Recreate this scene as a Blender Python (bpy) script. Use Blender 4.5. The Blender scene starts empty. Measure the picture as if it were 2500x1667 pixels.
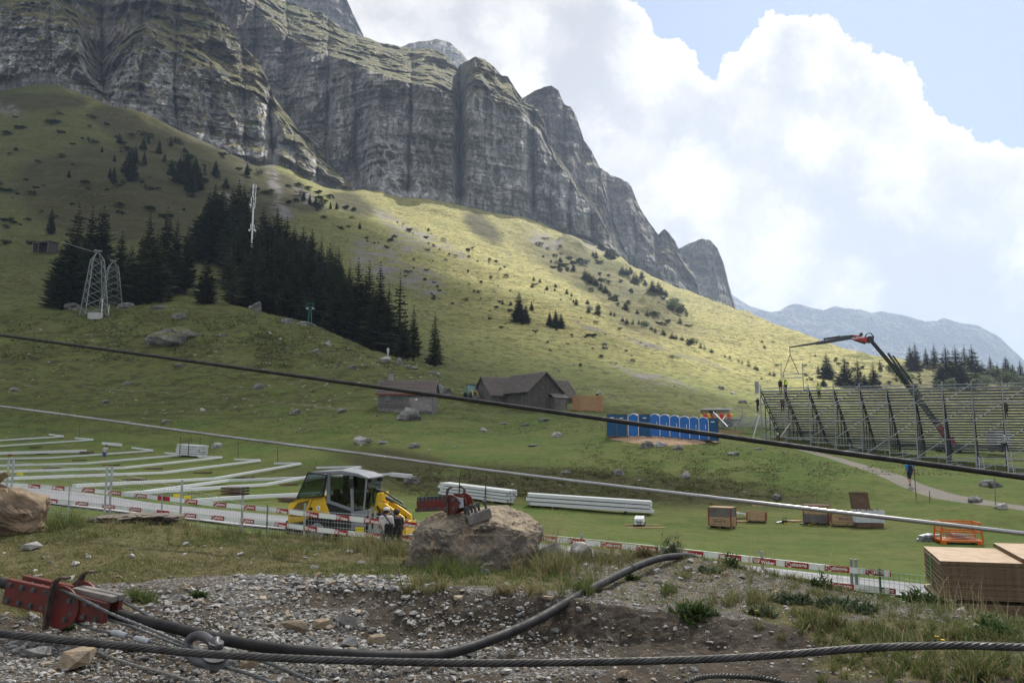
import bpy, bmesh, math, random
import numpy as np
from mathutils import Vector, Matrix, Euler
from mathutils.bvhtree import BVHTree
SC = bpy.context.scene
COL = SC.collection
R = math.radians
# ------------------------------------------------------------------ camera
F = 2500 * 28 / 36.0
PITCH = R(7.0)
CAM_Z = 1.6
cd = bpy.data.cameras.new('camera'); cam = bpy.data.objects.new('camera', cd); COL.objects.link(cam)
cd.lens = 28; cd.sensor_width = 36; cd.clip_start = 0.1; cd.clip_end = 20000
cam.location = (0, 0, CAM_Z); cam.rotation_euler = (R(90) + PITCH, 0, 0)
SC.camera = cam
CP, SP = math.cos(PITCH), math.sin(PITCH)
# ------------------------------------------------------------------ light
SUN_EL, SUN_AZ = R(50), R(24)            # azimuth measured from +Y (view direction) towards +X
SUN_DIR = Vector((math.sin(SUN_AZ) * math.cos(SUN_EL), math.cos(SUN_AZ) * math.cos(SUN_EL), math.sin(SUN_EL)))
sl = bpy.data.lights.new('sun', 'SUN'); so = bpy.data.objects.new('sun', sl); COL.objects.link(so)
sl.energy = 5.0; sl.angle = R(0.5); sl.color = (1.0, 0.95, 0.86)
so.rotation_euler = (-SUN_DIR).to_track_quat('-Z', 'Y').to_euler()
so.location = SUN_DIR * 3000
def ray(px, py):
 a = (px - 1250) / F; b = (833.5 - py) / F
 return Vector((a, CP - b * SP, SP + b * CP))
def at(px, py, y):
 r = ray(px, py); t = y / r.y
 return Vector((r.x * t, y, CAM_Z + r.z * t))
def at_np(px, py, y):
 a = (px - 1250) / F; b = (833.5 - py) / F
 ry = CP - b * SP; t = y / ry
 return np.stack([a * t, y + 0 * a, CAM_Z + (SP + b * CP) * t], -1)
class NT:
 """small node-tree helper"""
 def __init__(s, tree): s.t = tree; s.n = tree.nodes; s.l = tree.links
 def add(s, typ, **kw):
  n = s.n.new(typ)
  for k, v in kw.items():
   if k.startswith('i_'):
    key = k[2:]; key = int(key) if key.isdigit() else key.replace('_', ' ')
    s.put(n.inputs[key], v)
   else: setattr(n, k, v)
  return n
 def put(s, sock, v):
  if isinstance(v, bpy.types.NodeSocket): s.l.new(v, sock)
  elif isinstance(v, bpy.types.Node): s.l.new(v.outputs[0], sock)
  else: sock.default_value = v
 def math(s, op, a, b=0.0, c=0.0, clamp=False):
  n = s.n.new('ShaderNodeMath'); n.operation = op; n.use_clamp = clamp
  s.put(n.inputs[0], a); s.put(n.inputs[1], b); s.put(n.inputs[2], c); return n.outputs[0]
 def vmath(s, op, a, b=None):
  n = s.n.new('ShaderNodeVectorMath'); n.operation = op; s.put(n.inputs[0], a)
  if b is not None: s.put(n.inputs[1], b)
  return n.outputs['Value'] if op in ('DOT_PRODUCT', 'DISTANCE', 'LENGTH') else n.outputs[0]
 def noise(s, vec, scale, detail=4, rough=0.55, dist=0.0):
  n = s.n.new('ShaderNodeTexNoise'); s.put(n.inputs['Vector'], vec); n.inputs['Scale'].default_value = scale
  n.inputs['Detail'].default_value = detail; n.inputs['Roughness'].default_value = rough; n.inputs['Distortion'].default_value = dist
  return n.outputs['Fac']
 def ramp(s, fac, stops, interp='LINEAR'):
  n = s.n.new('ShaderNodeValToRGB'); s.put(n.inputs[0], fac); e = n.color_ramp; e.interpolation = interp
  while len(e.elements) < len(stops): e.elements.new(0.5)
  for el, (p, c) in zip(e.elements, stops):
   el.position = p; el.color = (c, c, c, 1) if isinstance(c, (int, float)) else (*c[:3], 1)
  return n.outputs[0]
 def mix(s, fac, a, b, typ='MIX'):
  n = s.n.new('ShaderNodeMix'); n.data_type = 'RGBA'; n.blend_type = typ
  s.put(n.inputs[0], fac)
  for i, v in ((6, a), (7, b)):
   if isinstance(v, (tuple, list)) and len(v) == 3: v = (*v, 1)
   s.put(n.inputs[i], v)
  return n.outputs[2]
 def mapr(s, v, a, b, c=0.0, d=1.0, smooth=True):
  n = s.n.new('ShaderNodeMapRange'); n.interpolation_type = 'SMOOTHSTEP' if smooth else 'LINEAR'
  s.put(n.inputs[0], v)
  for i, x in enumerate((a, b, c, d)): s.put(n.inputs[1 + i], x)
  return n.outputs[0]
# ------------------------------------------------------------------ sky
W = bpy.data.worlds.new('World'); SC.world = W; W.use_nodes = True
def build_world():
 k = NT(W.node_tree); k.n.clear()
 out = k.add('ShaderNodeOutputWorld'); bg = k.add('ShaderNodeBackground')
 tc = k.add('ShaderNodeTexCoord'); d = tc.outputs['Generated']
 sky = k.add('ShaderNodeTexSky', sky_type='NISHITA', sun_disc=False, sun_elevation=SUN_EL, sun_rotation=SUN_AZ)
 sky.altitude = 1300; sky.air_density = 1.0; sky.dust_density = 1.6; sky.ozone_density = 1.0
 # cumulus banks: directions of their lobes on the sky with an angular radius each
 lobes = [(1000, 330, 420), (1300, 200, 230), (1440, 110, 140), (1500, 70, 85), (1560, 260, 160), (1650, 300, 110), (1480, 420, 260),
             (1700, 520, 300), (1900, 480, 240), (1840, 340, 150), (1900, 180, 120), (1935, 85, 62), (2005, 110, 55), (2050, 190, 85),
             (1870, 92, 38), (2100, 280, 120), (2010, 330, 170), (2180, 360, 110), (2240, 420, 120), (2310, 345, 52), (2370, 460, 110),
             (2460, 440, 75), (2520, 520, 140), (2250, 640, 260), (2000, 700, 300), (2480, 760, 280), (600, 250, 500), (200, 300, 600), (1150, -60, 230)]
 warp = k.vmath('SUBTRACT', k.add('ShaderNodeTexNoise', i_Vector=d, i_Scale=9.0, i_Detail=6.0, i_Roughness=0.6).outputs['Color'], (0.5, 0.5, 0.5))
 sc_ = k.n.new('ShaderNodeVectorMath'); sc_.operation = 'SCALE'; k.put(sc_.inputs[0], warp); sc_.inputs['Scale'].default_value = 0.055
 warp2 = k.vmath('SUBTRACT', k.add('ShaderNodeTexNoise', i_Vector=d, i_Scale=38.0, i_Detail=8.0, i_Roughness=0.62).outputs['Color'], (0.5, 0.5, 0.5))
 sc2 = k.n.new('ShaderNodeVectorMath'); sc2.operation = 'SCALE'; k.put(sc2.inputs[0], warp2); sc2.inputs['Scale'].default_value = 0.046
 dw = k.vmath('ADD', k.vmath('ADD', d, sc_.outputs[0]), sc2.outputs[0])
 f = None
 for (px, py, r) in lobes:
  c = ray(px, py).normalized()
  dist = k.vmath('DISTANCE', dw, tuple(c))
  v = k.math('SUBTRACT', r / F, dist)
  f = v if f is None else k.math('SMOOTH_MAX', f, v, 0.012)
 # the rest of the sky: scattered cumulus of the same kind
 other = k.math('MULTIPLY', k.math('SUBTRACT', k.noise(d, 2.6, 7, 0.6), 0.43), 0.35)
 front = k.mapr(k.vmath('DOT_PRODUCT', d, tuple(ray(1250, 600).normalized())), 0.70, 0.80)
 f = k.math('ADD', k.math('MULTIPLY', f, front), k.math('MULTIPLY', other, k.math('SUBTRACT', 1.0, front)))
 mask = k.mapr(f, 0.0, 0.0045)
 body = k.noise(dw, 5.5, 5, 0.55); fine = k.noise(dw, 17.0, 6, 0.6)
 t = k.math('ADD', k.math('MULTIPLY', body, 0.75), k.math('MULTIPLY', fine, 0.25))
 pf = k.add('ShaderNodeTexVoronoi', i_Vector=dw, i_Scale=13.0); pf.feature = 'SMOOTH_F1'; pf.inputs['Smoothness'].default_value = 0.6
 t = k.math('ADD', k.math('MULTIPLY', t, 0.86), k.math('MULTIPLY', k.mapr(pf.outputs['Distance'], 0.1, 0.8), 0.14))
 edge = k.mapr(f, 0.0, 0.035)                      # thick cores are greyer than the sunlit rims
 t2 = k.math('MULTIPLY', k.mapr(t, 0.40, 0.62), edge)
 cloud = k.ramp(t2, [(0.0, (0.56, 0.555, 0.55)), (0.35, (0.475, 0.475, 0.48)), (1.0, (0.35, 0.362, 0.39))])
 skyc = k.n.new('ShaderNodeVectorMath'); skyc.operation = 'SCALE'; k.put(skyc.inputs[0], sky.outputs[0]); skyc.inputs['Scale'].default_value = SKY_GAIN
 blue = k.mix(0.88, skyc.outputs[0], (0.265, 0.32, 0.425))   # thin high veil
 col = k.mix(mask, blue, cloud)
 col10 = k.n.new('ShaderNodeVectorMath'); col10.operation = 'SCALE'; k.put(col10.inputs[0], col); col10.inputs['Scale'].default_value = 1.0 / SKY_STRENGTH
 k.l.new(col10.outputs[0], bg.inputs[0]); bg.inputs[1].default_value = SKY_STRENGTH
 k.l.new(bg.outputs[0], out.inputs[0])
SKY_STRENGTH = 0.1
SKY_GAIN = 0.1
build_world()
SC.view_settings.view_transform = 'Standard'; SC.view_settings.look = 'None'
SC.view_settings.exposure = 1.0; SC.view_settings.gamma = 1.0; SC.view_settings.use_curve_mapping = False
SC.render.engine = 'CYCLES'
cy = SC.cycles
cy.use_denoising = True; cy.use_adaptive_sampling = True; cy.adaptive_threshold = 0.02
cy.max_bounces = 5; cy.diffuse_bounces = 2; cy.glossy_bounces = 2; cy.transmission_bounces = 4; cy.transparent_max_bounces = 8; cy.volume_bounces = 1
cy.caustics_reflective = False; cy.caustics_refractive = False
cy.sample_clamp_indirect = 4.0
# ------------------------------------------------------------------ scene helpers
rng = np.random.default_rng(7)
rnd = random.Random(11)
def tag(o, label=None, cat=None, group=None, kind=None):
 if label: o['label'] = label
 if cat: o['category'] = cat
 if group: o['group'] = group
 if kind: o['kind'] = kind
 elif cat: o['kind'] = 'thing'
 return o
def thing(name, label, cat, loc=(0, 0, 0), rz=0.0, group=None):
 o = bpy.data.objects.new(name, None); COL.objects.link(o); o.location = loc; o.rotation_euler = (0, 0, rz)
 o.empty_display_size = 0.2
 return tag(o, label, cat, group)
def copy_tree(o, parent=None):
 c = o.copy(); COL.objects.link(c)
 if parent is not None: c.parent = parent; c.matrix_parent_inverse = o.matrix_parent_inverse
 for ch in o.children: copy_tree(ch, c)
 return c
class MB:
 """collects shapes, builds ONE mesh object"""
 def __init__(s): s.v = []; s.f = []; s.m = []; s.n = 0; s.mi = 0
 def add(s, vs, fs):
  b = len(s.v); s.v.extend([tuple(x) for x in vs]); s.f.extend([tuple(i + b for i in f) for f in fs]); s.m.extend([s.mi] * len(fs)); return s
 def box(s, c, size, M=None, taper=1.0):
  x, y, z = (a / 2 for a in size); c = Vector(c)
  vs = [Vector((sx * x * (taper if sz > 0 else 1), sy * y * (taper if sz > 0 else 1), sz * z)) for sz in (-1, 1) for sy in (-1, 1) for sx in (-1, 1)]
  if M is not None: vs = [M @ a for a in vs]
  return s.add([a + c for a in vs], [(0, 2, 3, 1), (4, 5, 7, 6), (0, 1, 5, 4), (2, 6, 7, 3), (0, 4, 6, 2), (1, 3, 7, 5)])
 def bar(s, p, q, w, h, up=(0, 0, 1)):
  p, q = Vector(p), Vector(q); d = q - p; L = d.length
  if L < 1e-6: return s
  d = d / L; u = Vector(up)
  if abs(d.dot(u)) > 0.98: u = Vector((0, 1, 0))
  r = d.cross(u).normalized(); u = r.cross(d)
  M = Matrix((r, d, u)).transposed()
  return s.box((p + q) / 2, (w, L, h), M)
 def cyl(s, p, q, r0, r1=None, n=8, caps=True):
  r1 = r0 if r1 is None else r1
  p, q = Vector(p), Vector(q); d = (q - p).normalized(); u = Vector((0, 0, 1)) if abs(d.z) < 0.9 else Vector((1, 0, 0))
  a = d.cross(u).normalized(); b = d.cross(a)
  vs = []
  for c, r in ((p, r0), (q, r1)):
   vs += [c + (a * math.cos(t) + b * math.sin(t)) * r for t in (2 * math.pi * i / n for i in range(n))]
  fs = [(i, (i + 1) % n, n + (i + 1) % n, n + i) for i in range(n)]
  if caps: fs += [tuple(range(n - 1, -1, -1)), tuple(range(n, 2 * n))]
  return s.add(vs, fs)
 def tube(s, pts, r, n=8, caps=True):
  pts = [Vector(p) for p in pts]; rs = r if hasattr(r, '__len__') else [r] * len(pts)
  vs = []; prev = None
  for i, p in enumerate(pts):
   d = (pts[min(i + 1, len(pts) - 1)] - pts[max(i - 1, 0)]).normalized()
   if prev is None:
    u = Vector((0, 0, 1)) if abs(d.z) < 0.9 else Vector((1, 0, 0)); a = d.cross(u).normalized()
   else: a = (prev - d * prev.dot(d)).normalized()
   prev = a; b = d.cross(a)
   vs += [p + (a * math.cos(t) + b * math.sin(t)) * rs[i] for t in (2 * math.pi * j / n for j in range(n))]
  fs = []
  for i in range(len(pts) - 1):
   for j in range(n):
    fs.append((i * n + j, i * n + (j + 1) % n, (i + 1) * n + (j + 1) % n, (i + 1) * n + j))
  if caps: fs += [tuple(range(n - 1, -1, -1)), tuple(range((len(pts) - 1) * n, len(pts) * n))]
  return s.add(vs, fs)
 def prism(s, outline, y0, y1, M=None):
  """outline in (x,z), extruded along y"""
  n = len(outline); vs = [Vector((x, y, z)) for y in (y0, y1) for (x, z) in outline]
  if M is not None: vs = [M @ a for a in vs]
  fs = [(i, (i + 1) % n, n + (i + 1) % n, n + i) for i in range(n)] + [tuple(range(n - 1, -1, -1)), tuple(range(n, 2 * n))]
  return s.add(vs, fs)
 def lathe(s, prof, n=16, M=None, axis='Z'):
  """prof: (radius, height) pairs"""
  vs = []
  for (r, h) in prof:
   for j in range(n):
    t = 2 * math.pi * j / n; c, d = r * math.cos(t), r * math.sin(t)
    vs.append(Vector((c, d, h)) if axis == 'Z' else (Vector((h, c, d)) if axis == 'X' else Vector((c, h, d))))
  if M is not None: vs = [M @ a for a in vs]
  fs = [(i * n + j, i * n + (j + 1) % n, (i + 1) * n + (j + 1) % n, (i + 1) * n + j) for i in range(len(prof) - 1) for j in range(n)]
  fs += [tuple(range(n - 1, -1, -1)), tuple(range((len(prof) - 1) * n, len(prof) * n))]
  return s.add(vs, fs)
 def quad(s, a, b, c, d): return s.add([a, b, c, d], [(0, 1, 2, 3)])
 def mesh(s, name, mats, smooth=False):
  me = bpy.data.meshes.new(name); me.from_pydata(s.v, [], s.f)
  for m in (mats if isinstance(mats, (list, tuple)) else [mats]): me.materials.append(m)
  if any(s.m): me.polygons.foreach_set('material_index', s.m)
  bm = bmesh.new(); bm.from_mesh(me); bmesh.ops.recalc_face_normals(bm, faces=bm.faces); bm.to_mesh(me); bm.free()
  if smooth: me.shade_smooth() if hasattr(me, 'shade_smooth') else None
  me.update(); return me
 def obj(s, name, mats, parent=None, loc=None, rz=None, smooth=False, bevel=0.0):
  o = bpy.data.objects.new(name, s.mesh(name, mats, smooth)); COL.objects.link(o)
  if parent is not None: o.parent = parent
  if loc is not None: o.location = loc
  if rz is not None: o.rotation_euler = (0, 0, rz)
  if bevel:
   b = o.modifiers.new('bevel', 'BEVEL'); b.width = bevel; b.segments = 2; b.limit_method = 'ANGLE'; b.angle_limit = R(40)
  return o
def np_mesh(name, verts, faces, mat, attrs=None, smooth=True):
 """faces: (n,4) or (n,3) int array"""
 me = bpy.data.meshes.new(name); nv = len(verts); nf, w = faces.shape
 me.vertices.add(nv); me.vertices.foreach_set('co', np.asarray(verts, np.float32).ravel())
 me.loops.add(nf * w); me.loops.foreach_set('vertex_index', faces.astype(np.int32).ravel())
 me.polygons.add(nf); me.polygons.foreach_set('loop_start', np.arange(nf, dtype=np.int32) * w)
 try: me.polygons.foreach_set('loop_total', np.full(nf, w, np.int32))
 except Exception: pass
 me.polygons.foreach_set('use_smooth', np.full(nf, smooth))
 me.update(calc_edges=True); me.validate()
 for m in (mat if isinstance(mat, (list, tuple)) else [mat]): me.materials.append(m)
 for k, a in (attrs or {}).items():
  if a.ndim == 2:
   at_ = me.attributes.new(k, 'FLOAT_COLOR', 'POINT'); at_.data.foreach_set('color', np.asarray(a, np.float32).ravel())
  else:
   at_ = me.attributes.new(k, 'FLOAT', 'POINT'); at_.data.foreach_set('value', np.asarray(a, np.float32).ravel())
 o = bpy.data.objects.new(name, me); COL.objects.link(o); return o
def grid_faces(nr, nc):
 i = np.arange(nr * nc).reshape(nr, nc)
 return np.stack([i[:-1, :-1], i[:-1, 1:], i[1:, 1:], i[1:, :-1]], -1).reshape(-1, 4)
# ------------------------------------------------------------------ numpy noise
_perm = np.random.default_rng(3).permutation(4096)
_val = np.random.default_rng(4).random(4096) * 2 - 1
def vnoise(p):
 """value noise for (...,3) points, about -1..1"""
 i = np.floor(p).astype(np.int64); f = p - i; f = f * f * f * (f * (f * 6 - 15) + 10)
 r = 0
 for dx in (0, 1):
  for dy in (0, 1):
   for dz in (0, 1):
    h = _perm[(_perm[(_perm[(i[..., 0] + dx) & 4095] + i[..., 1] + dy) & 4095] + i[..., 2] + dz) & 4095]
    w = (f[..., 0] if dx else 1 - f[..., 0]) * (f[..., 1] if dy else 1 - f[..., 1]) * (f[..., 2] if dz else 1 - f[..., 2])
    r = r + _val[h] * w
 return r
def fbm(p, octv=5, gain=0.5, ridged=False):
 p = np.asarray(p, float); a = 1.0; s = 0; t = 0
 for o in range(octv):
  n = vnoise(p + 17.3 * o)
  if ridged: n = 1 - 2 * np.abs(n)
  s = s + a * n; t += a; a *= gain; p = p * 2.03
 return s / t
def sstep(x, a, b):
 t = np.clip((x - a) / (b - a), 0, 1); return t * t * (3 - 2 * t)
def curve(px, pts):
 pts = np.array(pts, float); return np.stack([np.interp(px, pts[:, 0], pts[:, k]) for k in range(1, pts.shape[1])], -1)
# ------------------------------------------------------------------ materials
MATS = {}
def mat(name, col, rough=0.7, metal=0.0, var=0.15, vscale=3.0, bump=0.0, bscale=20.0, col2=None, spec=0.3, alpha=None, trans=None, detail=6, coord='Object'):
 if name in MATS: return MATS[name]
 m = bpy.data.materials.new(name); m.use_nodes = True; k = NT(m.node_tree); b = k.n['Principled BSDF']
 tc = k.add('ShaderNodeTexCoord').outputs[coord]
 n = k.noise(tc, vscale, detail, 0.6)
 c2 = col2 or tuple(x * 0.55 for x in col)
 fac = k.mapr(n, 0.5 - 0.22, 0.5 + 0.22, 0.0, 1.0)
 fac = k.math('MULTIPLY', fac, 1.0 if col2 else min(1.0, var * 2))
 k.put(b.inputs['Base Color'], k.mix(fac, col, c2))
 k.put(b.inputs['Roughness'], k.mapr(n, 0.3, 0.7, max(0.0, rough - 0.1), min(1.0, rough + 0.1)))
 b.inputs['Metallic'].default_value = metal; b.inputs['Specular IOR Level'].default_value = spec
 if bump:
  bn = k.add('ShaderNodeBump'); k.put(bn.inputs['Height'], k.noise(tc, bscale, 6, 0.6)); bn.inputs['Strength'].default_value = bump; bn.inputs['Distance'].default_value = 0.5 / bscale
  k.l.new(bn.outputs[0], b.inputs['Normal'])
 if alpha is not None: b.inputs['Alpha'].default_value = alpha
 if trans: b.inputs['Transmission Weight'].default_value = trans
 MATS[name] = m; return m
# ================================================================== terrain
def rock_grass_material():
 m = bpy.data.materials.new('mountain_rock'); m.use_nodes = True; k = NT(m.node_tree); b = k.n['Principled BSDF']
 geo = k.add('ShaderNodeNewGeometry'); P = geo.outputs['Position']; N = k.add('ShaderNodeSeparateXYZ', i_0=geo.outputs['Normal'])
 def sc(v): return k.vmath('MULTIPLY', P, v)
 strat = k.noise(sc((0.004, 0.004, 0.085)), 1.0, 8, 0.62, 0.5)
 streak = k.noise(sc((0.06, 0.06, 0.008)), 1.0, 6, 0.6, 0.6)
 blot = k.noise(sc((0.012, 0.012, 0.012)), 1.0, 6, 0.6)
 crack = k.math('ABSOLUTE', k.math('SUBTRACT', k.noise(sc((0.11, 0.11, 0.022)), 1.0, 8, 0.68, 0.6), 0.5))
 rock = k.mix(k.mapr(blot, 0.42, 0.60), (0.42, 0.415, 0.415), (0.29, 0.28, 0.27))
 up_ = k.add('ShaderNodeAttribute', attribute_name='tier').outputs['Fac']
 rock = k.mix(k.mapr(k.math('ADD', up_, k.math('MULTIPLY', k.math('SUBTRACT', blot, 0.5), 0.9)), 0.45, 0.75), rock, k.mix(k.mapr(strat, 0.4, 0.6), (0.235, 0.21, 0.19), (0.165, 0.152, 0.136)))
 rock = k.mix(k.mapr(strat, 0.515, 0.56), rock, k.mix(0.40, rock, (0.08, 0.078, 0.074)))
 rock = k.mix(k.mapr(streak, 0.48, 0.66), rock, k.mix(0.25, rock, (0.36, 0.35, 0.34)))
 rock = k.mix(k.mapr(crack, 0.006, 0.028, 1, 0), rock, k.mix(0.55, rock, (0.05, 0.049, 0.047)))
 gn = k.noise(sc((0.05, 0.05, 0.05)), 1.0, 7, 0.65)
 grass = k.mix(k.mapr(gn, 0.38, 0.62), (0.055, 0.070, 0.024), (0.17, 0.15, 0.06))
 ga = k.add('ShaderNodeAttribute', attribute_name='grass').outputs['Fac']
 lean = k.math('ADD', N.outputs['Z'], k.math('ADD', k.math('MULTIPLY', k.math('SUBTRACT', gn, 0.5), 0.9), k.math('MULTIPLY', ga, 0.5)))
 lean = k.math('ADD', lean, k.math('MULTIPLY', k.math('SUBTRACT', strat, 0.5), 0.5))
 gf = k.mapr(lean, 0.60, 0.70)
 k.put(b.inputs['Base Color'], k.mix(gf, rock, grass))
 b.inputs['Roughness'].default_value = 0.9; b.inputs['Specular IOR Level'].default_value = 0.15
 h = k.math('ADD', k.math('MULTIPLY', strat, 9.0), k.math('ADD', k.math('MULTIPLY', k.math('MINIMUM', crack, 0.06), 30.0), k.math('MULTIPLY', streak, 4.0)))
 bn = k.add('ShaderNodeBump'); k.put(bn.inputs['Height'], h); bn.inputs['Strength'].default_value = 0.9; bn.inputs['Distance'].default_value = 1.0
 k.l.new(bn.outputs[0], b.inputs['Normal'])
 return m
M_ROCKFACE = rock_grass_material()
def meadow_material():
 m = bpy.data.materials.new('alpine_meadow'); m.use_nodes = True; k = NT(m.node_tree); b = k.n['Principled BSDF']
 geo = k.add('ShaderNodeNewGeometry'); P = geo.outputs['Position']
 def sc(v): return k.vmath('MULTIPLY', P, v)
 def A(n): return k.add('ShaderNodeAttribute', attribute_name=n).outputs['Fac']
 n1 = k.noise(sc((0.02, 0.02, 0.05)), 1.0, 6, 0.6)
 n2 = k.noise(sc((0.16, 0.16, 0.5)), 1.0, 7, 0.65)
 n3 = k.noise(sc((1.4, 1.4, 3.0)), 1.0, 6, 0.7)
 terr = k.noise(sc((0.05, 0.05, 1.5)), 1.0, 6, 0.65)          # cattle terraces follow the contours
 g = k.mix(k.mapr(n2, 0.36, 0.64), (0.082, 0.122, 0.026), (0.122, 0.134, 0.040))
 g = k.mix(k.math('MULTIPLY', k.mapr(n3, 0.46, 0.70), 0.6), g, (0.045, 0.06, 0.016))
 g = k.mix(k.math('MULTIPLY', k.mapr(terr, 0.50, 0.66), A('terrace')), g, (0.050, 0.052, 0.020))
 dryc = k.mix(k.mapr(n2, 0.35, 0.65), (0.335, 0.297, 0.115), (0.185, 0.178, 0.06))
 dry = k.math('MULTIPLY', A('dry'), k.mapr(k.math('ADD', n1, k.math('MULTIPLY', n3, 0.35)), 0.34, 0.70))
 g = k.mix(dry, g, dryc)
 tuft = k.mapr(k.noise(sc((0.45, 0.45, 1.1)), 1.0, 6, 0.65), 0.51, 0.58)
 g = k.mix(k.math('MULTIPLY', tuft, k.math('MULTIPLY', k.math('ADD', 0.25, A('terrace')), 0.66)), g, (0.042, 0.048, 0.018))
 heath_shade = k.math('MULTIPLY', A('heath_shade'), k.mapr(k.math('ADD', k.math('MULTIPLY', n3, 0.6), k.math('MULTIPLY', n2, 0.4)), 0.30, 0.50))
 g = k.mix(heath_shade, g, k.mix(n3, (0.022, 0.032, 0.011), (0.065, 0.050, 0.020)))
 spk = k.add('ShaderNodeTexVoronoi', i_Scale=1.0, i_Vector=sc((0.55, 0.55, 0.55)))
 stony = k.math('MULTIPLY', k.mapr(spk.outputs['Distance'], 0.10, 0.20, 1, 0), k.mapr(k.noise(sc((0.05, 0.05, 0.05)), 1.0, 4), 0.50, 0.6))
 g = k.mix(k.math('MULTIPLY', stony, k.math('MULTIPLY', A('stones'), 0.8)), g, (0.30, 0.29, 0.27))
 scr = k.math('MULTIPLY', A('scree'), k.mapr(k.math('ADD', k.math('MULTIPLY', n3, 0.4), k.math('MULTIPLY', k.noise(sc((0.09, 0.09, 0.12)), 1.0, 7, 0.7), 0.6)), 0.46, 0.56))
 g = k.mix(scr, g, k.mix(n3, (0.24, 0.215, 0.225), (0.12, 0.108, 0.115)))
 pth = k.mapr(k.math('ADD', A('path'), k.math('MULTIPLY', k.math('SUBTRACT', n3, 0.5), 0.9)), 0.40, 0.62)
 g = k.mix(pth, g, k.mix(k.noise(sc((7, 7, 7)), 1.0, 5, 0.7), (0.30, 0.275, 0.24), (0.13, 0.12, 0.10)))
 k.put(b.inputs['Base Color'], g)
 b.inputs['Roughness'].default_value = 0.95; b.inputs['Specular IOR Level'].default_value = 0.1
 h = k.math('ADD', k.math('MULTIPLY', n3, 0.22), k.math('ADD', k.math('MULTIPLY', n2, 0.9), k.math('MULTIPLY', terr, k.math('MULTIPLY', A('terrace'), 0.9))))
 bn = k.add('ShaderNodeBump'); k.put(bn.inputs['Height'], h); bn.inputs['Strength'].default_value = 0.8; bn.inputs['Distance'].default_value = 1.0
 k.l.new(bn.outputs[0], b.inputs['Normal'])
 return m
M_MEADOW = meadow_material()
# each line: (px, py, depth) along the photograph's width; lines run from near to far
CLIFF_BASE = [(-300, 215, 620), (0, 207, 620), (77, 191, 622), (142, 188, 622), (191, 214, 620), (245, 233, 622), (268, 249, 624), (344, 260, 628), (383, 283, 632), (432, 306, 636),
              (509, 341, 642), (574, 383, 648), (631, 404, 652), (673, 383, 662), (708, 398, 668), (746, 421, 672), (796, 452, 680), (842, 455, 690), (922, 452, 720), (972, 478, 730),
              (1053, 475, 745), (1133, 494, 760), (1183, 513, 770), (1259, 522, 785), (1297, 524, 795), (1355, 555, 810), (1397, 574, 818), (1450, 586, 830), (1506, 620, 820), (1560, 656, 780),
              (1650, 698, 720), (1794, 749, 640), (1900, 785, 560), (1995, 826, 500), (2070, 852, 460), (2145, 873, 430), (2200, 879, 410), (2350, 892, 390), (2500, 925, 370), (2900, 960, 350)]
ROAD_NEAR = [(-400, 1205, 34), (54, 1224, 32), (182, 1240, 31), (474, 1271, 29.5), (593, 1286, 28.5), (807, 1305, 26.8), (1200, 1345, 25), (1600, 1390, 24), (2032, 1442, 22.8), (2199, 1459, 22.4), (2500, 1500, 21), (2900, 1545, 20)]
ROAD_FAR = [(-400, 1178, 40), (54, 1191, 38), (217, 1206, 36.5), (369, 1230, 34.5), (499, 1243, 33.5), (660, 1258, 32), (1000, 1300, 30), (1338, 1335, 28), (1852, 1388, 26.2), (2199, 1424, 25.2), (2500, 1456, 24), (2900, 1490, 23)]
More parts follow.
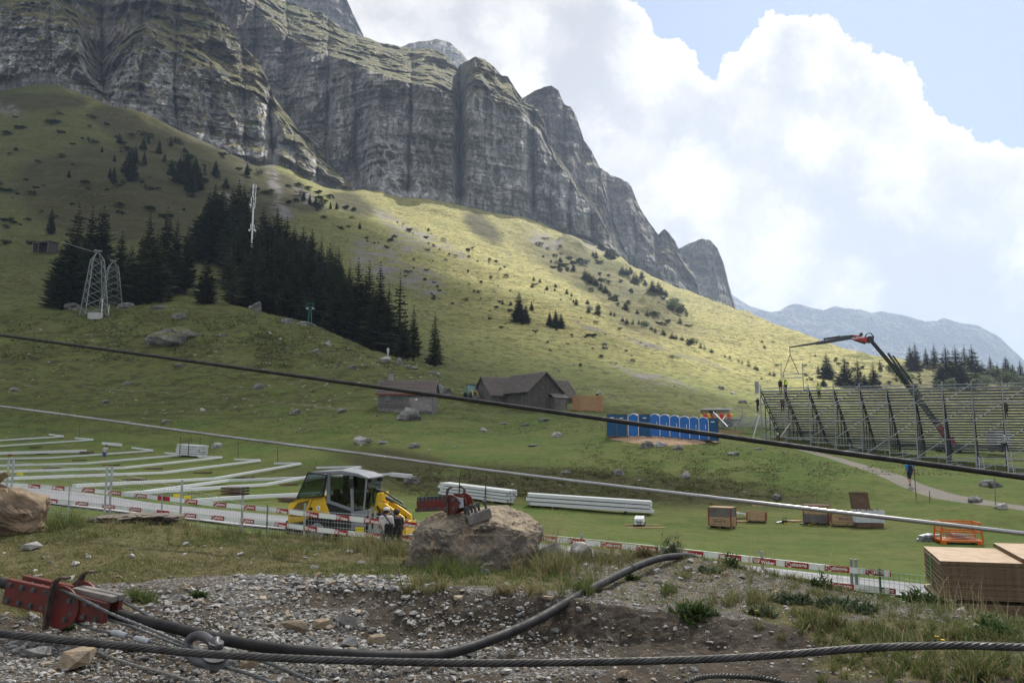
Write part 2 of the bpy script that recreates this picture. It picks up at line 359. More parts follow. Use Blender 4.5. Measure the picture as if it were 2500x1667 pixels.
T_LINES = [
 [(-400, 1480, 13.5), (600, 1450, 13.5), (1250, 1560, 13.5), (2000, 1680, 13), (2900, 1720, 13)],
 [(p, y + 30, d - 1.6) for p, y, d in ROAD_NEAR],
 ROAD_NEAR, ROAD_FAR,
 [(-400, 1153, 62), (0, 1153, 60), (300, 1155, 60), (600, 1176, 58), (900, 1216, 50), (1200, 1250, 47), (1440, 1270, 46), (1763, 1302, 43), (2000, 1298, 43), (2300, 1299, 42), (2900, 1310, 40)],
 [(-400, 1128, 86), (0, 1128, 86), (300, 1126, 86), (465, 1117, 88), (600, 1125, 80), (750, 1137, 74), (900, 1165, 64), (1050, 1190, 58), (1200, 1205, 56), (1350, 1215, 55), (1500, 1240, 53), (1650, 1250, 52), (1800, 1242, 54), (1950, 1235, 55), (2100, 1232, 54), (2250, 1226, 52), (2400, 1240, 46), (2900, 1280, 40)],
 [(-400, 1060, 107), (0, 1060, 107), (300, 1060, 107), (600, 1085, 95), (750, 1095, 88), (900, 1108, 80), (1050, 1123, 73), (1200, 1130, 70), (1350, 1130, 69), (1500, 1140, 67), (1650, 1145, 66), (1800, 1150, 66), (1950, 1150, 65), (2100, 1155, 63), (2250, 1160, 61), (2400, 1172, 60), (2900, 1190, 56)],
 [(-400, 985, 124), (0, 985, 124), (300, 985, 124), (600, 1000, 117), (750, 1010, 112), (900, 1014, 104), (1050, 1020, 104), (1200, 1030, 104), (1350, 1035, 100), (1480, 1060, 84), (1610, 1070, 79), (1760, 1078, 80), (1919, 1086, 81), (2157, 1112, 81), (2306, 1132, 80), (2484, 1153, 79), (2900, 1180, 76)],
 [(-400, 900, 145), (0, 900, 145), (300, 890, 146), (600, 890, 143), (750, 925, 132), (880, 985, 113), (1050, 985, 120), (1200, 995, 120), (1350, 999, 120), (1450, 1001, 118), (1600, 1012, 118), (1800, 1040, 115), (1950, 1060, 110), (2100, 1080, 108), (2250, 1095, 105), (2500, 1105, 105), (2900, 1110, 105)],
 [(-400, 770, 187), (0, 760, 182), (100, 752, 180), (200, 768, 174), (260, 768, 172), (400, 748, 175), (600, 748, 175), (650, 757, 172), (760, 785, 165), (860, 835, 155), (960, 868, 148), (1050, 893, 144), (1150, 935, 138), (1300, 950, 150), (1450, 947, 160), (1600, 952, 170), (1800, 1000, 160), (1950, 1035, 150), (2100, 1055, 140), (2500, 1085, 140), (2900, 1090, 140)],
 [(-400, 745, 225), (0, 738, 222), (100, 738, 222), (300, 722, 212), (430, 712, 208), (520, 725, 205), (600, 765, 200), (760, 805, 190), (860, 852, 178), (960, 880, 170), (1050, 890, 176), (1150, 885, 200), (1300, 880, 212), (1450, 885, 222), (1600, 900, 222), (1800, 945, 215), (1950, 985, 200), (2100, 1010, 190), (2500, 1040, 190), (2900, 1050, 190)],
 [(-400, 585, 305), (0, 590, 300), (300, 600, 300), (600, 640, 300), (800, 690, 300), (1000, 760, 292), (1200, 765, 310), (1300, 768, 320), (1450, 780, 330), (1600, 820, 320), (1800, 890, 300), (1950, 920, 290), (2100, 935, 285), (2300, 950, 280), (2500, 975, 280), (2900, 990, 280)],
 [(-400, 420, 420), (0, 430, 420), (300, 450, 430), (600, 510, 440), (800, 560, 440), (1000, 610, 450), (1200, 665, 455), (1350, 695, 455), (1500, 740, 440), (1650, 800, 420), (1800, 842, 390), (1950, 875, 372), (2100, 900, 355), (2300, 915, 335), (2500, 945, 325), (2900, 970, 310)],
 [(-400, 320, 520), (0, 318, 520), (150, 300, 520), (300, 350, 530), (600, 450, 545), (800, 500, 555), (1000, 540, 590), (1200, 585, 610), (1350, 625, 630), (1500, 675, 620), (1650, 745, 560), (1800, 795, 500), (1950, 845, 430), (2100, 880, 395), (2300, 897, 365), (2500, 935, 348), (2900, 965, 330)],
 CLIFF_BASE,
]
def pts_np(line, px): c = curve(px, line); return at_np(px, c[:, 0], c[:, 1])
def gsm(a, sig, axis):
 if sig <= 0: return a
 r = int(sig * 3) + 1; w = np.exp(-0.5 * (np.arange(-r, r + 1) / sig) ** 2); w /= w.sum()
 pad = [(0, 0)] * a.ndim; pad[axis] = (r, r); ap = np.pad(a, pad, mode='edge')
 return sum(w[i] * np.take(ap, np.arange(i, i + a.shape[axis]), axis=axis) for i in range(2 * r + 1))
def blob(px, py, lst):
 r = np.zeros_like(px)
 for (cx, cy, rx, ry, ang) in lst:
  c, s = math.cos(R(ang)), math.sin(R(ang)); dx, dy = px - cx, py - cy
  u = (dx * c + dy * s) / rx; v = (-dx * s + dy * c) / ry
  r = np.maximum(r, sstep(-(np.sqrt(u * u + v * v)), -1.25, -0.6))
 return r
def project(P):
 """world points -> photograph pixels (used to lay out surface masks)"""
 d = P - np.array([0, 0, CAM_Z]); fwd = d[..., 1] * CP + d[..., 2] * SP; up = -d[..., 1] * SP + d[..., 2] * CP
 return 1250 + F * d[..., 0] / fwd, 833.5 - F * up / fwd
def build_meadow():
 px = np.r_[np.arange(-1500, -300, 30.0), np.arange(-300, 2801, 5.0), np.arange(2830, 3900, 30.0)]
 L = [pts_np(l, px) for l in T_LINES]
 # beyond the last line the ground runs on behind the cliffs, or falls away behind the spur on the right
 last = L[-1]; cb = curve(px, CLIFF_BASE)
 fall = sstep(px, 1480, 1640)
 b1 = last.copy(); b1[:, :2] *= (1 + 30 / cb[:, 1])[:, None]; b1[:, 2] += 6 - fall * 10
 b2 = last.copy(); b2[:, :2] *= (1 + 220 / cb[:, 1])[:, None]; b2[:, 2] += 10 - fall * 130
 L += [b1, b2]
 nrow = [4, 6, 18, 34, 26, 34, 34, 36, 34, 22, 44, 42, 36, 40, 5, 6]
 rows = []
 for i, n in enumerate(nrow):
  for j in range(n):
   t = j / n
   d0, d1 = L[i][:, 1], L[i + 1][:, 1]
   rows.append(L[i] * (1 - t) + L[i + 1] * t)
 rows.append(L[-1]); V = np.array(rows)
 road_i = nrow[0] + nrow[1]
 Vs = gsm(gsm(V, 5.0, 0), 4.0, 1)
 keep = np.zeros(len(V)); keep[:road_i + nrow[2] + 3] = 1; keep = gsm(keep[:, None], 2.0, 0)[:, :, None]
 V = V * keep + Vs * (1 - keep)
 V = gsm(V, 2.0, 1)
 PX, PY = project(V); D = V[..., 1]
 # hummocks: flat on the mown field, rougher on the hillside
 field = sstep(D, 58, 100); hill = sstep(D, 95, 150); far = sstep(D, 200, 420)
 amp = 0.03 + 0.12 * field + 0.75 * hill + 2.2 * far
 z = amp * fbm(V * np.array([0.16, 0.16, 0.1]), 4) * (1 - far) + 0.30 * hill * (1 - far) * fbm(V * 0.55 + 3, 3) + far * (6.0 * fbm(V * np.array([0.018, 0.018, 0.03]), 5) + 1.6 * fbm(V * np.array([0.07, 0.07, 0.09]) + 5, 4, ridged=True))
 bank = blob(PX, PY, [(1350, 1185, 640, 46, 2)])
 z += bank * (0.40 * fbm(V * 0.8, 3) + 0.16 * fbm(V * 2.6 + 7, 2))
 # rock bands breaking through the far slope
 outc = blob(PX, PY, [(1395, 612, 34, 26, 20), (1600, 755, 40, 22, 15), (250, 480, 110, 28, 8), (1500, 650, 40, 14, 20), (860, 428, 26, 18, 30)])
 z += outc * 5.0 * (0.5 + fbm(V * 0.06, 4, ridged=True))
 edge = sstep(cb[None, :, 1] - D, -10, 25)
 V[..., 2] += z * np.where(D > 300, edge, 1)
 a = {}
 a['heath_shade'] = np.clip(blob(PX, PY, [(1350, 1185, 700, 46, 3), (1000, 1140, 200, 40, 10), (300, 480, 260, 110, 8), (520, 440, 200, 120, 30), (860, 500, 70, 30, 20), (700, 470, 90, 40, 30), (60, 250, 150, 26, 0), (1180, 560, 60, 26, 35), (330, 330, 120, 40, 30)]) +
                         0.75 * blob(PX, PY, [(1480, 700, 260, 46, 28), (1560, 780, 100, 40, 20), (1400, 640, 90, 40, 30), (2350, 960, 300, 60, 0)]) + 0.34 * sstep(D, 95, 120) * (1 - sstep(D, 170, 200)) + 0.55 * sstep(D, 170, 260) * (1 - sstep(PX - (900 + (PY - 500) * 1.0), -520, 60)), 0, 1)  # heath cover; far left slope darkened further, cloud shade put into the colour
 a['scree'] = np.clip(blob(PX, PY, [(668, 440, 16, 55, -15), (756, 490, 50, 16, 35), (690, 520, 34, 20, 20), (920, 640, 70, 40, 30), (1000, 600, 60, 30, 30), (1330, 590, 46, 20, 20), (1440, 600, 50, 16, 30), (10, 270, 40, 14, 20),
                                       (1560, 835, 100, 6, 17), (1480, 812, 80, 5, 17), (1600, 925, 110, 12, 17), (960, 545, 60, 20, 35), (1060, 590, 90, 14, 25), (1700, 880, 90, 5, 17), (1030, 690, 60, 30, 20), (545, 490, 25, 14, 30)]), 0, 1)
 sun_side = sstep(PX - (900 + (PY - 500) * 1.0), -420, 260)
 a['dry'] = np.clip(sstep(D, 170, 300) * (0.14 + 0.86 * sun_side) + 0.22 * sstep(D, 100, 150) * (1 - 0.6 * sstep(D, 200, 300)) + blob(PX, PY, [(330, 290, 60, 22, 38), (240, 250, 90, 30, 30)]), 0, 1)  # straw kept to the sunlit side; left slope's shade painted in as darker green
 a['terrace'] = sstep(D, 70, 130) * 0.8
 a['stones'] = sstep(D, 90, 115) * (1 - 0.6 * sstep(D, 300, 420)) * 0.9
 pl = np.array([at(p, y, d)[:2] for p, y, d in [(1960, 1092, 79), (2040, 1118, 74), (2130, 1150, 66), (2222, 1194, 58), (2320, 1240, 52), (2420, 1275, 48), (2560, 1300, 45), (2800, 1330, 42)]])
 dm = np.full(D.shape, 99.0)
 for p, q in zip(pl[:-1], pl[1:]):
  w = V[..., :2] - p; e = q - p; t = np.clip((w @ e) / (e @ e), 0, 1); dm = np.minimum(dm, np.linalg.norm(w - t[..., None] * e, axis=-1))
 pathm = sstep(-dm, -1.25, -0.35) * (0.78 + 0.22 * sstep(np.abs(dm), 0.12, 0.4))
 pl2 = np.array([at(p, y, d)[:2] for p, y, d in [(0, 930, 136), (200, 942, 133), (480, 972, 127), (700, 985, 119), (860, 1000, 110)]])
 dm = np.full(D.shape, 99.0)
 for p, q in zip(pl2[:-1], pl2[1:]):
  w = V[..., :2] - p; e = q - p; t = np.clip((w @ e) / (e @ e), 0, 1); dm = np.minimum(dm, np.linalg.norm(w - t[..., None] * e, axis=-1))
 a['path'] = np.clip(np.maximum(pathm, 0.46 * sstep(-dm, -0.9, -0.3)), 0, 1)
 nr, nc = D.shape
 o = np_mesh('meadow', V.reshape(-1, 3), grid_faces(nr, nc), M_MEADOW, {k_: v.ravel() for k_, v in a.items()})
 o['kind'] = 'structure'
 return o, V
MEADOW, MV = build_meadow()
def bvh_of(objs):
 vs, fs = [], []
 for o in objs:
  b = len(vs); me = o.data
  co = np.empty(len(me.vertices) * 3, np.float32); me.vertices.foreach_get('co', co); vs += co.reshape(-1, 3).tolist()
  fs += [[i + b for i in p.vertices] for p in me.polygons]
 return BVHTree.FromPolygons(vs, fs)
BV_M = bvh_of([MEADOW])
CAMV = Vector((0, 0, CAM_Z))
def drop(px, py, bv=None, lift=0.0):
 """the spot on the ground that the photograph shows at this pixel"""
 for i in range(12):
  h = (bv or BV_M).ray_cast(CAMV, ray(px, py + 3 * i).normalized(), 9000)
  if h[0] is not None: break
 if h[0] is None: raise ValueError('no ground at %s %s' % (px, py))
 return h[0] + Vector((0, 0, lift))
def gz(x, y, bv=None):
 h = (bv or BV_M).ray_cast(Vector((x, y, 900)), Vector((0, 0, -1)), 2000)
 return h[0].z if h[0] is not None else 0.0
def gnorm(x, y, bv=None):
 h = (bv or BV_M).ray_cast(Vector((x, y, 900)), Vector((0, 0, -1)), 2000); return h[1] if h[0] is not None else Vector((0, 0, 1))
def mpp(p): return ((p.y * CP) + (p.z - CAM_Z) * SP) / F          # metres per photograph pixel at a place
# ------------------------------------------------------------------ cliffs and summits
def gully(px, lst):
 """buttresses bulge between gullies; returns depth offset in metres (+ is back)"""
 xs = np.array([g[0] for g in lst], float); dep = np.array([g[1] for g in lst], float)
 i = np.clip(np.searchsorted(xs, px) - 1, 0, len(xs) - 2)
 s = (px - xs[i]) / (xs[i + 1] - xs[i]) * 2 - 1
 r = np.sqrt(np.clip(1 - s * s, 0, 1)); d = dep[i] * (1 - (s + 1) / 2) + dep[i + 1] * (s + 1) / 2
 return d * (1 - r)
def cliff(name, p0, p1, lines, nrows, gul, step=4.0, grass=0.0, rough=1.0, seed=0, jag=3.0, backdrop=150, mat_=None, smooth_top=False):
 """lines: base -> top, each [(px, py, depth)...]"""
 px = np.arange(p0, p1 + step, step)
 if p0 == -300: px = np.r_[np.arange(-1500, -300, 20.0), px]
 C = [curve(px, l) for l in lines]
 PY, DD, T = [], [], []
 for i, n in enumerate(nrows):
  for j in range(n + (1 if i == len(nrows) - 1 else 0)):
   t = j / n; PY.append(C[i][:, 0] * (1 - t) + C[i + 1][:, 0] * t); DD.append(C[i][:, 1] * (1 - t) + C[i + 1][:, 1] * t); T.append((i + t) / len(nrows))
 PY = np.array(PY); DD = np.array(DD); T = np.array(T)[:, None] + 0 * px; PX = px[None, :] + 0 * PY
 P = at_np(PX, PY, DD)
 warp = 14 * fbm(P * 0.012 + seed, 3)
 off = 1.35 * gully(PX + warp * (1 - 0.4 * T), gul) * (1 - 0.45 * T)
 n1 = fbm(P * np.array([1 / 110, 1 / 110, 1 / 200]) + seed, 4); n2 = fbm(P * np.array([1 / 30, 1 / 30, 1 / 110]) + seed + 5, 5, ridged=True)
 n3 = fbm(P * np.array([1 / 160, 1 / 160, 1 / 13]) + seed + 9, 4, gain=0.6); n4 = fbm(P * np.array([1 / 12, 1 / 12, 1 / 22]) + seed + 3, 4, ridged=True)
 end = np.minimum(1, np.minimum(T / 0.06 + 0.25, 1))
 D2 = DD + (off + rough * (30 * n1 - 19 * n2 - 10 * n3 - 5 * n4 - 3.0 * fbm(P * np.array([1 / 7, 1 / 7, 1 / 5]) + seed, 3, ridged=True))) * end
 PYj = PY + jag * (T > 0.98) * fbm(np.stack([PX * 0.06, 0 * PX, 0 * PX + seed], -1), 5)
 P = at_np(PX, PYj, D2)
 # foot runs down under the slope, the back falls away behind the crest
 foot = P[:1].copy(); foot[..., 2] -= 40; foot[..., :2] *= 1.004
 back = P[-1:].copy(); f = 1 + backdrop / DD[-1:, :, None]; back[..., :2] *= f; back[..., 2] -= 60
 back2 = P[-1:].copy(); f = 1 + 2 * backdrop / DD[-1:, :, None]; back2[..., :2] *= f; back2[..., 2] = np.minimum(back2[..., 2], 0) - 20
 P = np.concatenate([foot, P, back, back2]); nr, nc = P.shape[:2]
 g = np.full(nr * nc, grass) if np.isscalar(grass) else np.interp(np.concatenate([[0], T[:, 0], [1, 1]]), np.linspace(0, 1, len(grass)), grass)[:, None].repeat(nc, 1).ravel()
 tr = np.concatenate([[0], T[:, 0], [1, 1]])[:, None].repeat(nc, 1).ravel()
 o = np_mesh(name, P.reshape(-1, 3), grid_faces(nr, nc), mat_ or M_ROCKFACE, {'grass': g, 'tier': np.clip(tr * 1.25, 0, 1) if nrows[0] > 40 else tr * 0}, smooth=False); o['kind'] = 'structure'; return o
def base_of(px0, px1, dd=0, extra=()):
 return [(p, y + 4, d + dd) for p, y, d in CLIFF_BASE if px0 - 120 <= p <= px1 + 120] + list(extra)
A_TOP = [(-300, -420), (0, -380), (300, -260), (420, -90), (494, 0), (536, 42), (593, 111), (631, 149), (651, 188), (674, 245), (700, 276), (727, 318), (758, 341), (792, 379), (842, 440), (866, 458)]
A_MID = [(-300, 40), (0, 20), (120, 18), (190, 66), (225, 140), (250, 178), (275, 150), (325, 95), (370, 80), (420, 125), (500, 160), (560, 205), (620, 232), (655, 262), (700, 310), (760, 372), (866, 459)]
cliff('mountain', -300, 866, [base_of(-300, 866),
      [(p, y, float(np.interp(p, [-300, 200, 240, 280, 866], [660, 655, 690, 655, 705]))) for p, y in A_MID],
      [(p, y - float(np.interp(p, [-300, 180, 330, 420, 640, 700, 866], [60, 40, 26, 50, 24, 12, 0.4])), float(np.interp(p, [-300, 250, 866], [705, 712, 712]))) for p, y in A_MID],
      [(p, y, float(np.interp(p, [-300, 300, 500, 700, 866], [800, 775, 745, 728, 716]))) for p, y in A_TOP]],
      [64, 10, 60], [(-300, 10), (-160, 14), (-30, 16), (120, 10), (246, 24), (345, 10), (432, 18), (520, 10), (600, 12), (664, 26), (720, 10), (770, 16), (866, 14)], step=3.0, grass=(-0.2, -0.10, 0.40, 0.36, 0.16, 0.26, 0.3), seed=1.3)
B_TOP = [(380, -320), (520, -160), (600, -80), (689, 0), (740, 18), (788, 34), (846, 80), (894, 92), (926, 103), (980, 115), (1052, 120), (1083, 132), (1116, 165), (1129, 157), (1160, 138), (1183, 145), (1206, 165), (1225, 186), (1240, 188), (1259, 218),
         (1276, 241), (1313, 268), (1330, 298), (1338, 344), (1355, 375), (1389, 417), (1412, 459), (1450, 497), (1473, 536), (1489, 562), (1512, 612)]
B_MID = [(380, -160), (520, -40), (600, 0), (700, 90), (780, 130), (850, 150), (900, 172), (940, 185), (1000, 205), (1060, 212), (1105, 240), (1122, 262), (1140, 235), (1175, 224), (1215, 262), (1250, 275), (1290, 300), (1320, 330), (1340, 372), (1389, 432), (1412, 470), (1450, 508), (1512, 615)]
cliff('mountain', 380, 1512, [[(p, y + 4, d + 4 if p >= 922 else float(np.interp(p, [380, 842, 922], [860, 790, 724]))) for p, y, d in CLIFF_BASE if p >= 340],
      [(p, y, float(np.interp(p, [380, 700, 880, 1000, 1110, 1122, 1140, 1512], [910, 860, 800, 790, 800, 832, 800, 850]))) for p, y in B_MID],
      [(p, y, float(np.interp(p, [380, 800, 1000, 1100, 1122, 1150, 1300, 1512], [1010, 980, 980, 940, 900, 850, 860, 862]))) for p, y in B_TOP]],
      [96, 40], [(380, 14), (520, 14), (620, 20), (700, 16), (800, 22), (868, 16), (930, 9), (1003, 24), (1060, 8), (1122, 62), (1200, 6), (1302, 22), (1350, 10), (1396, 18), (1450, 14), (1512, 10)], step=2.6, grass=(-0.3, -0.25, -0.22, -0.1, 0.14, 0.42, 0.5), seed=4.1)
C_TOP = [(1225, 300), (1260, 248), (1276, 239), (1309, 219), (1347, 209), (1363, 220), (1370, 237), (1378, 254), (1393, 260), (1408, 287), (1426, 344), (1443, 367), (1466, 412), (1482, 470), (1500, 540), (1530, 625)]
cliff('mountain', 1225, 1530, [[(1225, 560, 900), (1400, 600, 920), (1530, 660, 930)], [(p, y, 985) for p, y in C_TOP]], [70], [(1225, 14), (1290, 14), (1380, 18), (1420, 8), (1460, 14), (1530, 12)], step=2.6, grass=(-0.2, -0.2, 0.05), seed=7.7)
D_TOP = [(1420, 420), (1466, 409), (1489, 425), (1519, 436), (1542, 457), (1556, 494), (1573, 524), (1592, 552), (1607, 574), (1614, 566), (1623, 559), (1638, 574), (1650, 589), (1656, 605), (1674, 635), (1692, 662), (1704, 686), (1712, 730)]
cliff('mountain', 1420, 1712, [[(1420, 600, 1010), (1712, 760, 1000)], [(p, y, 1085) for p, y in D_TOP]], [64], [(1420, 12), (1480, 14), (1545, 20), (1600, 16), (1650, 10), (1712, 14)], step=2.4, grass=(-0.25, -0.2, 0.0), seed=11.2, jag=5)
K_TOP = [(1630, 650), (1656, 607), (1680, 596), (1700, 588), (1713, 582), (1734, 587), (1752, 605), (1767, 644), (1779, 692), (1794, 746), (1806, 790)]
cliff('mountain', 1630, 1806, [[(1630, 740, 1240), (1806, 800, 1240)], [(p, y, 1330) for p, y in K_TOP]], [54], [(1630, 16), (1690, 14), (1740, 10), (1806, 16)], step=2.2, grass=(0.0, 0.05, 0.25), seed=15.4, jag=4)
cliff('mountain', 700, 915, [[(700, 200, 1240), (915, 200, 1240)], [(700, -120, 1330), (780, -90, 1330), (846, 0, 1330), (868, 46, 1330), (890, 92, 1330), (915, 140, 1330)]], [50], [(700, 20), (780, 16), (840, 16), (915, 20)], step=3, grass=-0.1, seed=18.9)
cliff('mountain', 950, 1165, [[(950, 210, 1500), (1165, 220, 1500)], [(950, 140, 1580), (980, 113, 1580), (1030, 100, 1580), (1068, 96, 1580), (1098, 105, 1580), (1129, 130, 1580), (1145, 152, 1580), (1165, 190, 1580)]], [30], [(950, 16), (1020, 12), (1090, 14), (1165, 16)], step=3, grass=0.05, seed=21.5, rough=0.6)
M_FAR = bpy.data.materials.new('far_mountain_forest'); M_FAR.use_nodes = True
def far_mat():
 k = NT(M_FAR.node_tree); b = k.n['Principled BSDF']; P = k.add('ShaderNodeNewGeometry').outputs['Position']; N = k.add('ShaderNodeSeparateXYZ', i_0=k.add('ShaderNodeNewGeometry').outputs['Normal']).outputs['Z']
 c = k.mix(k.mapr(k.noise(P, 0.004, 8, 0.65), 0.42, 0.58), (0.035, 0.045, 0.026), (0.085, 0.082, 0.055)); c = k.mix(k.mapr(N, 0.30, 0.60, 1, 0), c, (0.13, 0.125, 0.12))
 k.put(b.inputs['Base Color'], c); b.inputs['Roughness'].default_value = 0.95; b.inputs['Specular IOR Level'].default_value = 0.05
far_mat()
FAR_TOP = [(1640, 700), (1788, 719), (1800, 727), (1830, 747), (1884, 762), (1905, 757), (1932, 742), (1947, 741), (1974, 750), (2007, 757), (2040, 747), (2064, 753), (2097, 756), (2127, 763), (2151, 760), (2190, 766), (2226, 774), (2259, 784), (2286, 783), (2304, 777),
           (2340, 787), (2385, 793), (2414, 807), (2444, 825), (2475, 855), (2500, 880), (2600, 950), (2800, 1010)]
cliff('mountain', 1640, 2800, [[(1640, 1010, 3500), (2800, 1060, 3500)], [(p, y, 4300) for p, y in FAR_TOP]], [80], [(1640, 60), (1800, 40), (1940, 70), (2060, 40), (2180, 70), (2310, 60), (2440, 80), (2800, 60)], step=4, grass=0.25, seed=25.5, rough=3.5, jag=3, backdrop=500, mat_=M_FAR)
# ground beyond what the photograph shows, one sheet out to the horizon and under everything
def far_ground():
 xs = np.linspace(-6500, 6500, 40); ys = np.linspace(-1500, 7500, 30); X, Y = np.meshgrid(xs, ys)
 Z = -150 + 10 * fbm(np.stack([X * 0.002, Y * 0.002, 0 * X], -1), 3)
 Z = np.where((np.abs(X) < 500) & (Y < 60), -160, Z)
 o = np_mesh('ground', np.stack([X, Y, Z], -1).reshape(-1, 3), grid_faces(30, 40), M_MEADOW); o['kind'] = 'structure'
far_ground()
# ------------------------------------------------------------------ unseen cloud, outlined and thickened to lay shade on the field and left-hand slope
def cloud_shade():
 H = 1150.0
 # where its shade ends on the ground (photograph pixels), then up the sunbeam to the cloud
 edge = [(690, 440), (770, 490), (900, 540), (1050, 600), (1200, 655), (1380, 740), (1520, 800), (1640, 850), (1760, 895), (1800, 985)]
 g = [drop(p, y) for p, y in edge]
 g += [Vector((60, 92, 0)), Vector((130, 96, 0)), Vector((420, 60, 0)), Vector((420, -420, 0)), Vector((-1500, -420, 0)), Vector((-1500, 760, 120)), Vector((-420, 720, 330)), Vector((-262, 660, 300))]
 pts = [p + SUN_DIR * ((H - p.z) / SUN_DIR.z) for p in g]
 n = 240; poly = []
 m = len(pts)
 for i in range(m):
  a, b = pts[i], pts[(i + 1) % m]; s = max(2, int((b - a).length / 9))
  for j in range(s): poly.append(a + (b - a) * (j / s))
 P = np.array([[p.x, p.y] for p in poly])
 nn = fbm(np.stack([P[:, 0] * 0.013, P[:, 1] * 0.013, 0 * P[:, 0]], -1), 4); c = P.mean(0)
 dirs = (P - c) / np.linalg.norm(P - c, axis=1)[:, None]; P = P + dirs * (nn * 34)[:, None]
 rings = [(1.0, 0), (0.975, -18), (0.94, -32), (0.9, -42), (0.85, -48), (0.78, -52), (0.65, -56), (0.5, -58), (0.25, -60), (0.0, -60)]
 V = []; K = len(P)
 for (s, h) in rings[::-1] : V.append(np.c_[c + (P - c) * s, np.full(K, H + h)])
 for (s, h) in [(1.0, 6), (0.95, 50), (0.88, 100), (0.76, 150), (0.6, 190), (0.3, 220), (0.0, 230)]: V.append(np.c_[c + (P - c) * s, np.full(K, H + h)])
 V = np.array(V); V[..., 2] += 26 * fbm(V * 0.012, 4) * (np.abs(V[..., 2] - H) > 30)
 nr = len(V); i = np.arange(nr * K).reshape(nr, K); j = np.roll(i, -1, 1)
 Fc = np.stack([i[:-1], j[:-1], j[1:], i[1:]], -1).reshape(-1, 4)
 m_ = bpy.data.materials.new('shade_cloud_vapour'); m_.use_nodes = True; k = NT(m_.node_tree); k.n.clear()
 out = k.add('ShaderNodeOutputMaterial'); mx = k.add('ShaderNodeMixShader'); df = k.add('ShaderNodeBsdfDiffuse'); tl = k.add('ShaderNodeBsdfTranslucent')
 df.inputs[0].default_value = (0.9, 0.9, 0.9, 1); tl.inputs[0].default_value = (0.9, 0.91, 0.93, 1); mx.inputs[0].default_value = 0.55
 k.l.new(df.outputs[0], mx.inputs[1]); k.l.new(tl.outputs[0], mx.inputs[2])
 # vapour is dense in the middle, thin and wispy towards the rim
 tp = k.add('ShaderNodeBsdfTransparent'); m2 = k.add('ShaderNodeMixShader'); P_ = k.add('ShaderNodeNewGeometry').outputs['Position']
 th = k.math('ADD', k.add('ShaderNodeAttribute', attribute_name='dense').outputs['Fac'], k.math('MULTIPLY', k.math('SUBTRACT', k.noise(P_, 0.012, 5, 0.6), 0.5), 0.55), clamp=True)
 k.put(m2.inputs[0], th); k.l.new(tp.outputs[0], m2.inputs[1]); k.l.new(mx.outputs[0], m2.inputs[2]); k.l.new(m2.outputs[0], out.inputs[0])
 ring_s = np.array([q[0] for q in rings[::-1]] + [1.0, 0.95, 0.88, 0.76, 0.6, 0.3, 0.0])
 base_d = np.clip((1.0 - ring_s) / 0.16, 0, 1)[:, None] * np.ones((1, K))
 gy = V[..., 1] - SUN_DIR.y / SUN_DIR.z * V[..., 2]
 dens = base_d * (0.42 + 0.20 * sstep(gy, 10, 45) + 0.34 * sstep(gy, 70, 150))  # thicker over farther ground to deepen the shade there
 o = np_mesh('cloud', V.reshape(-1, 3), Fc, m_, {'dense': dens.ravel()}); o['kind'] = 'structure'
cloud_shade()
def haze():
 mb = MB(); lo, hi = -190.0, 780.0
 mb.box((0, 2950, (lo + hi) / 2), (13400, 9300, hi - lo))
 m = bpy.data.materials.new('haze'); m.use_nodes = True; k = NT(m.node_tree); k.n.clear()
 out = k.add('ShaderNodeOutputMaterial'); v = k.add('ShaderNodeVolumePrincipled')
 v.inputs['Color'].default_value = (0.42, 0.51, 0.69, 1); v.inputs['Density'].default_value = HAZE; v.inputs['Anisotropy'].default_value = 0.35
 k.l.new(v.outputs[0], out.inputs['Volume'])
 o = mb.obj('haze', m); o['kind'] = 'stuff'; o.visible_shadow = True
HAZE = 0.00017
haze()
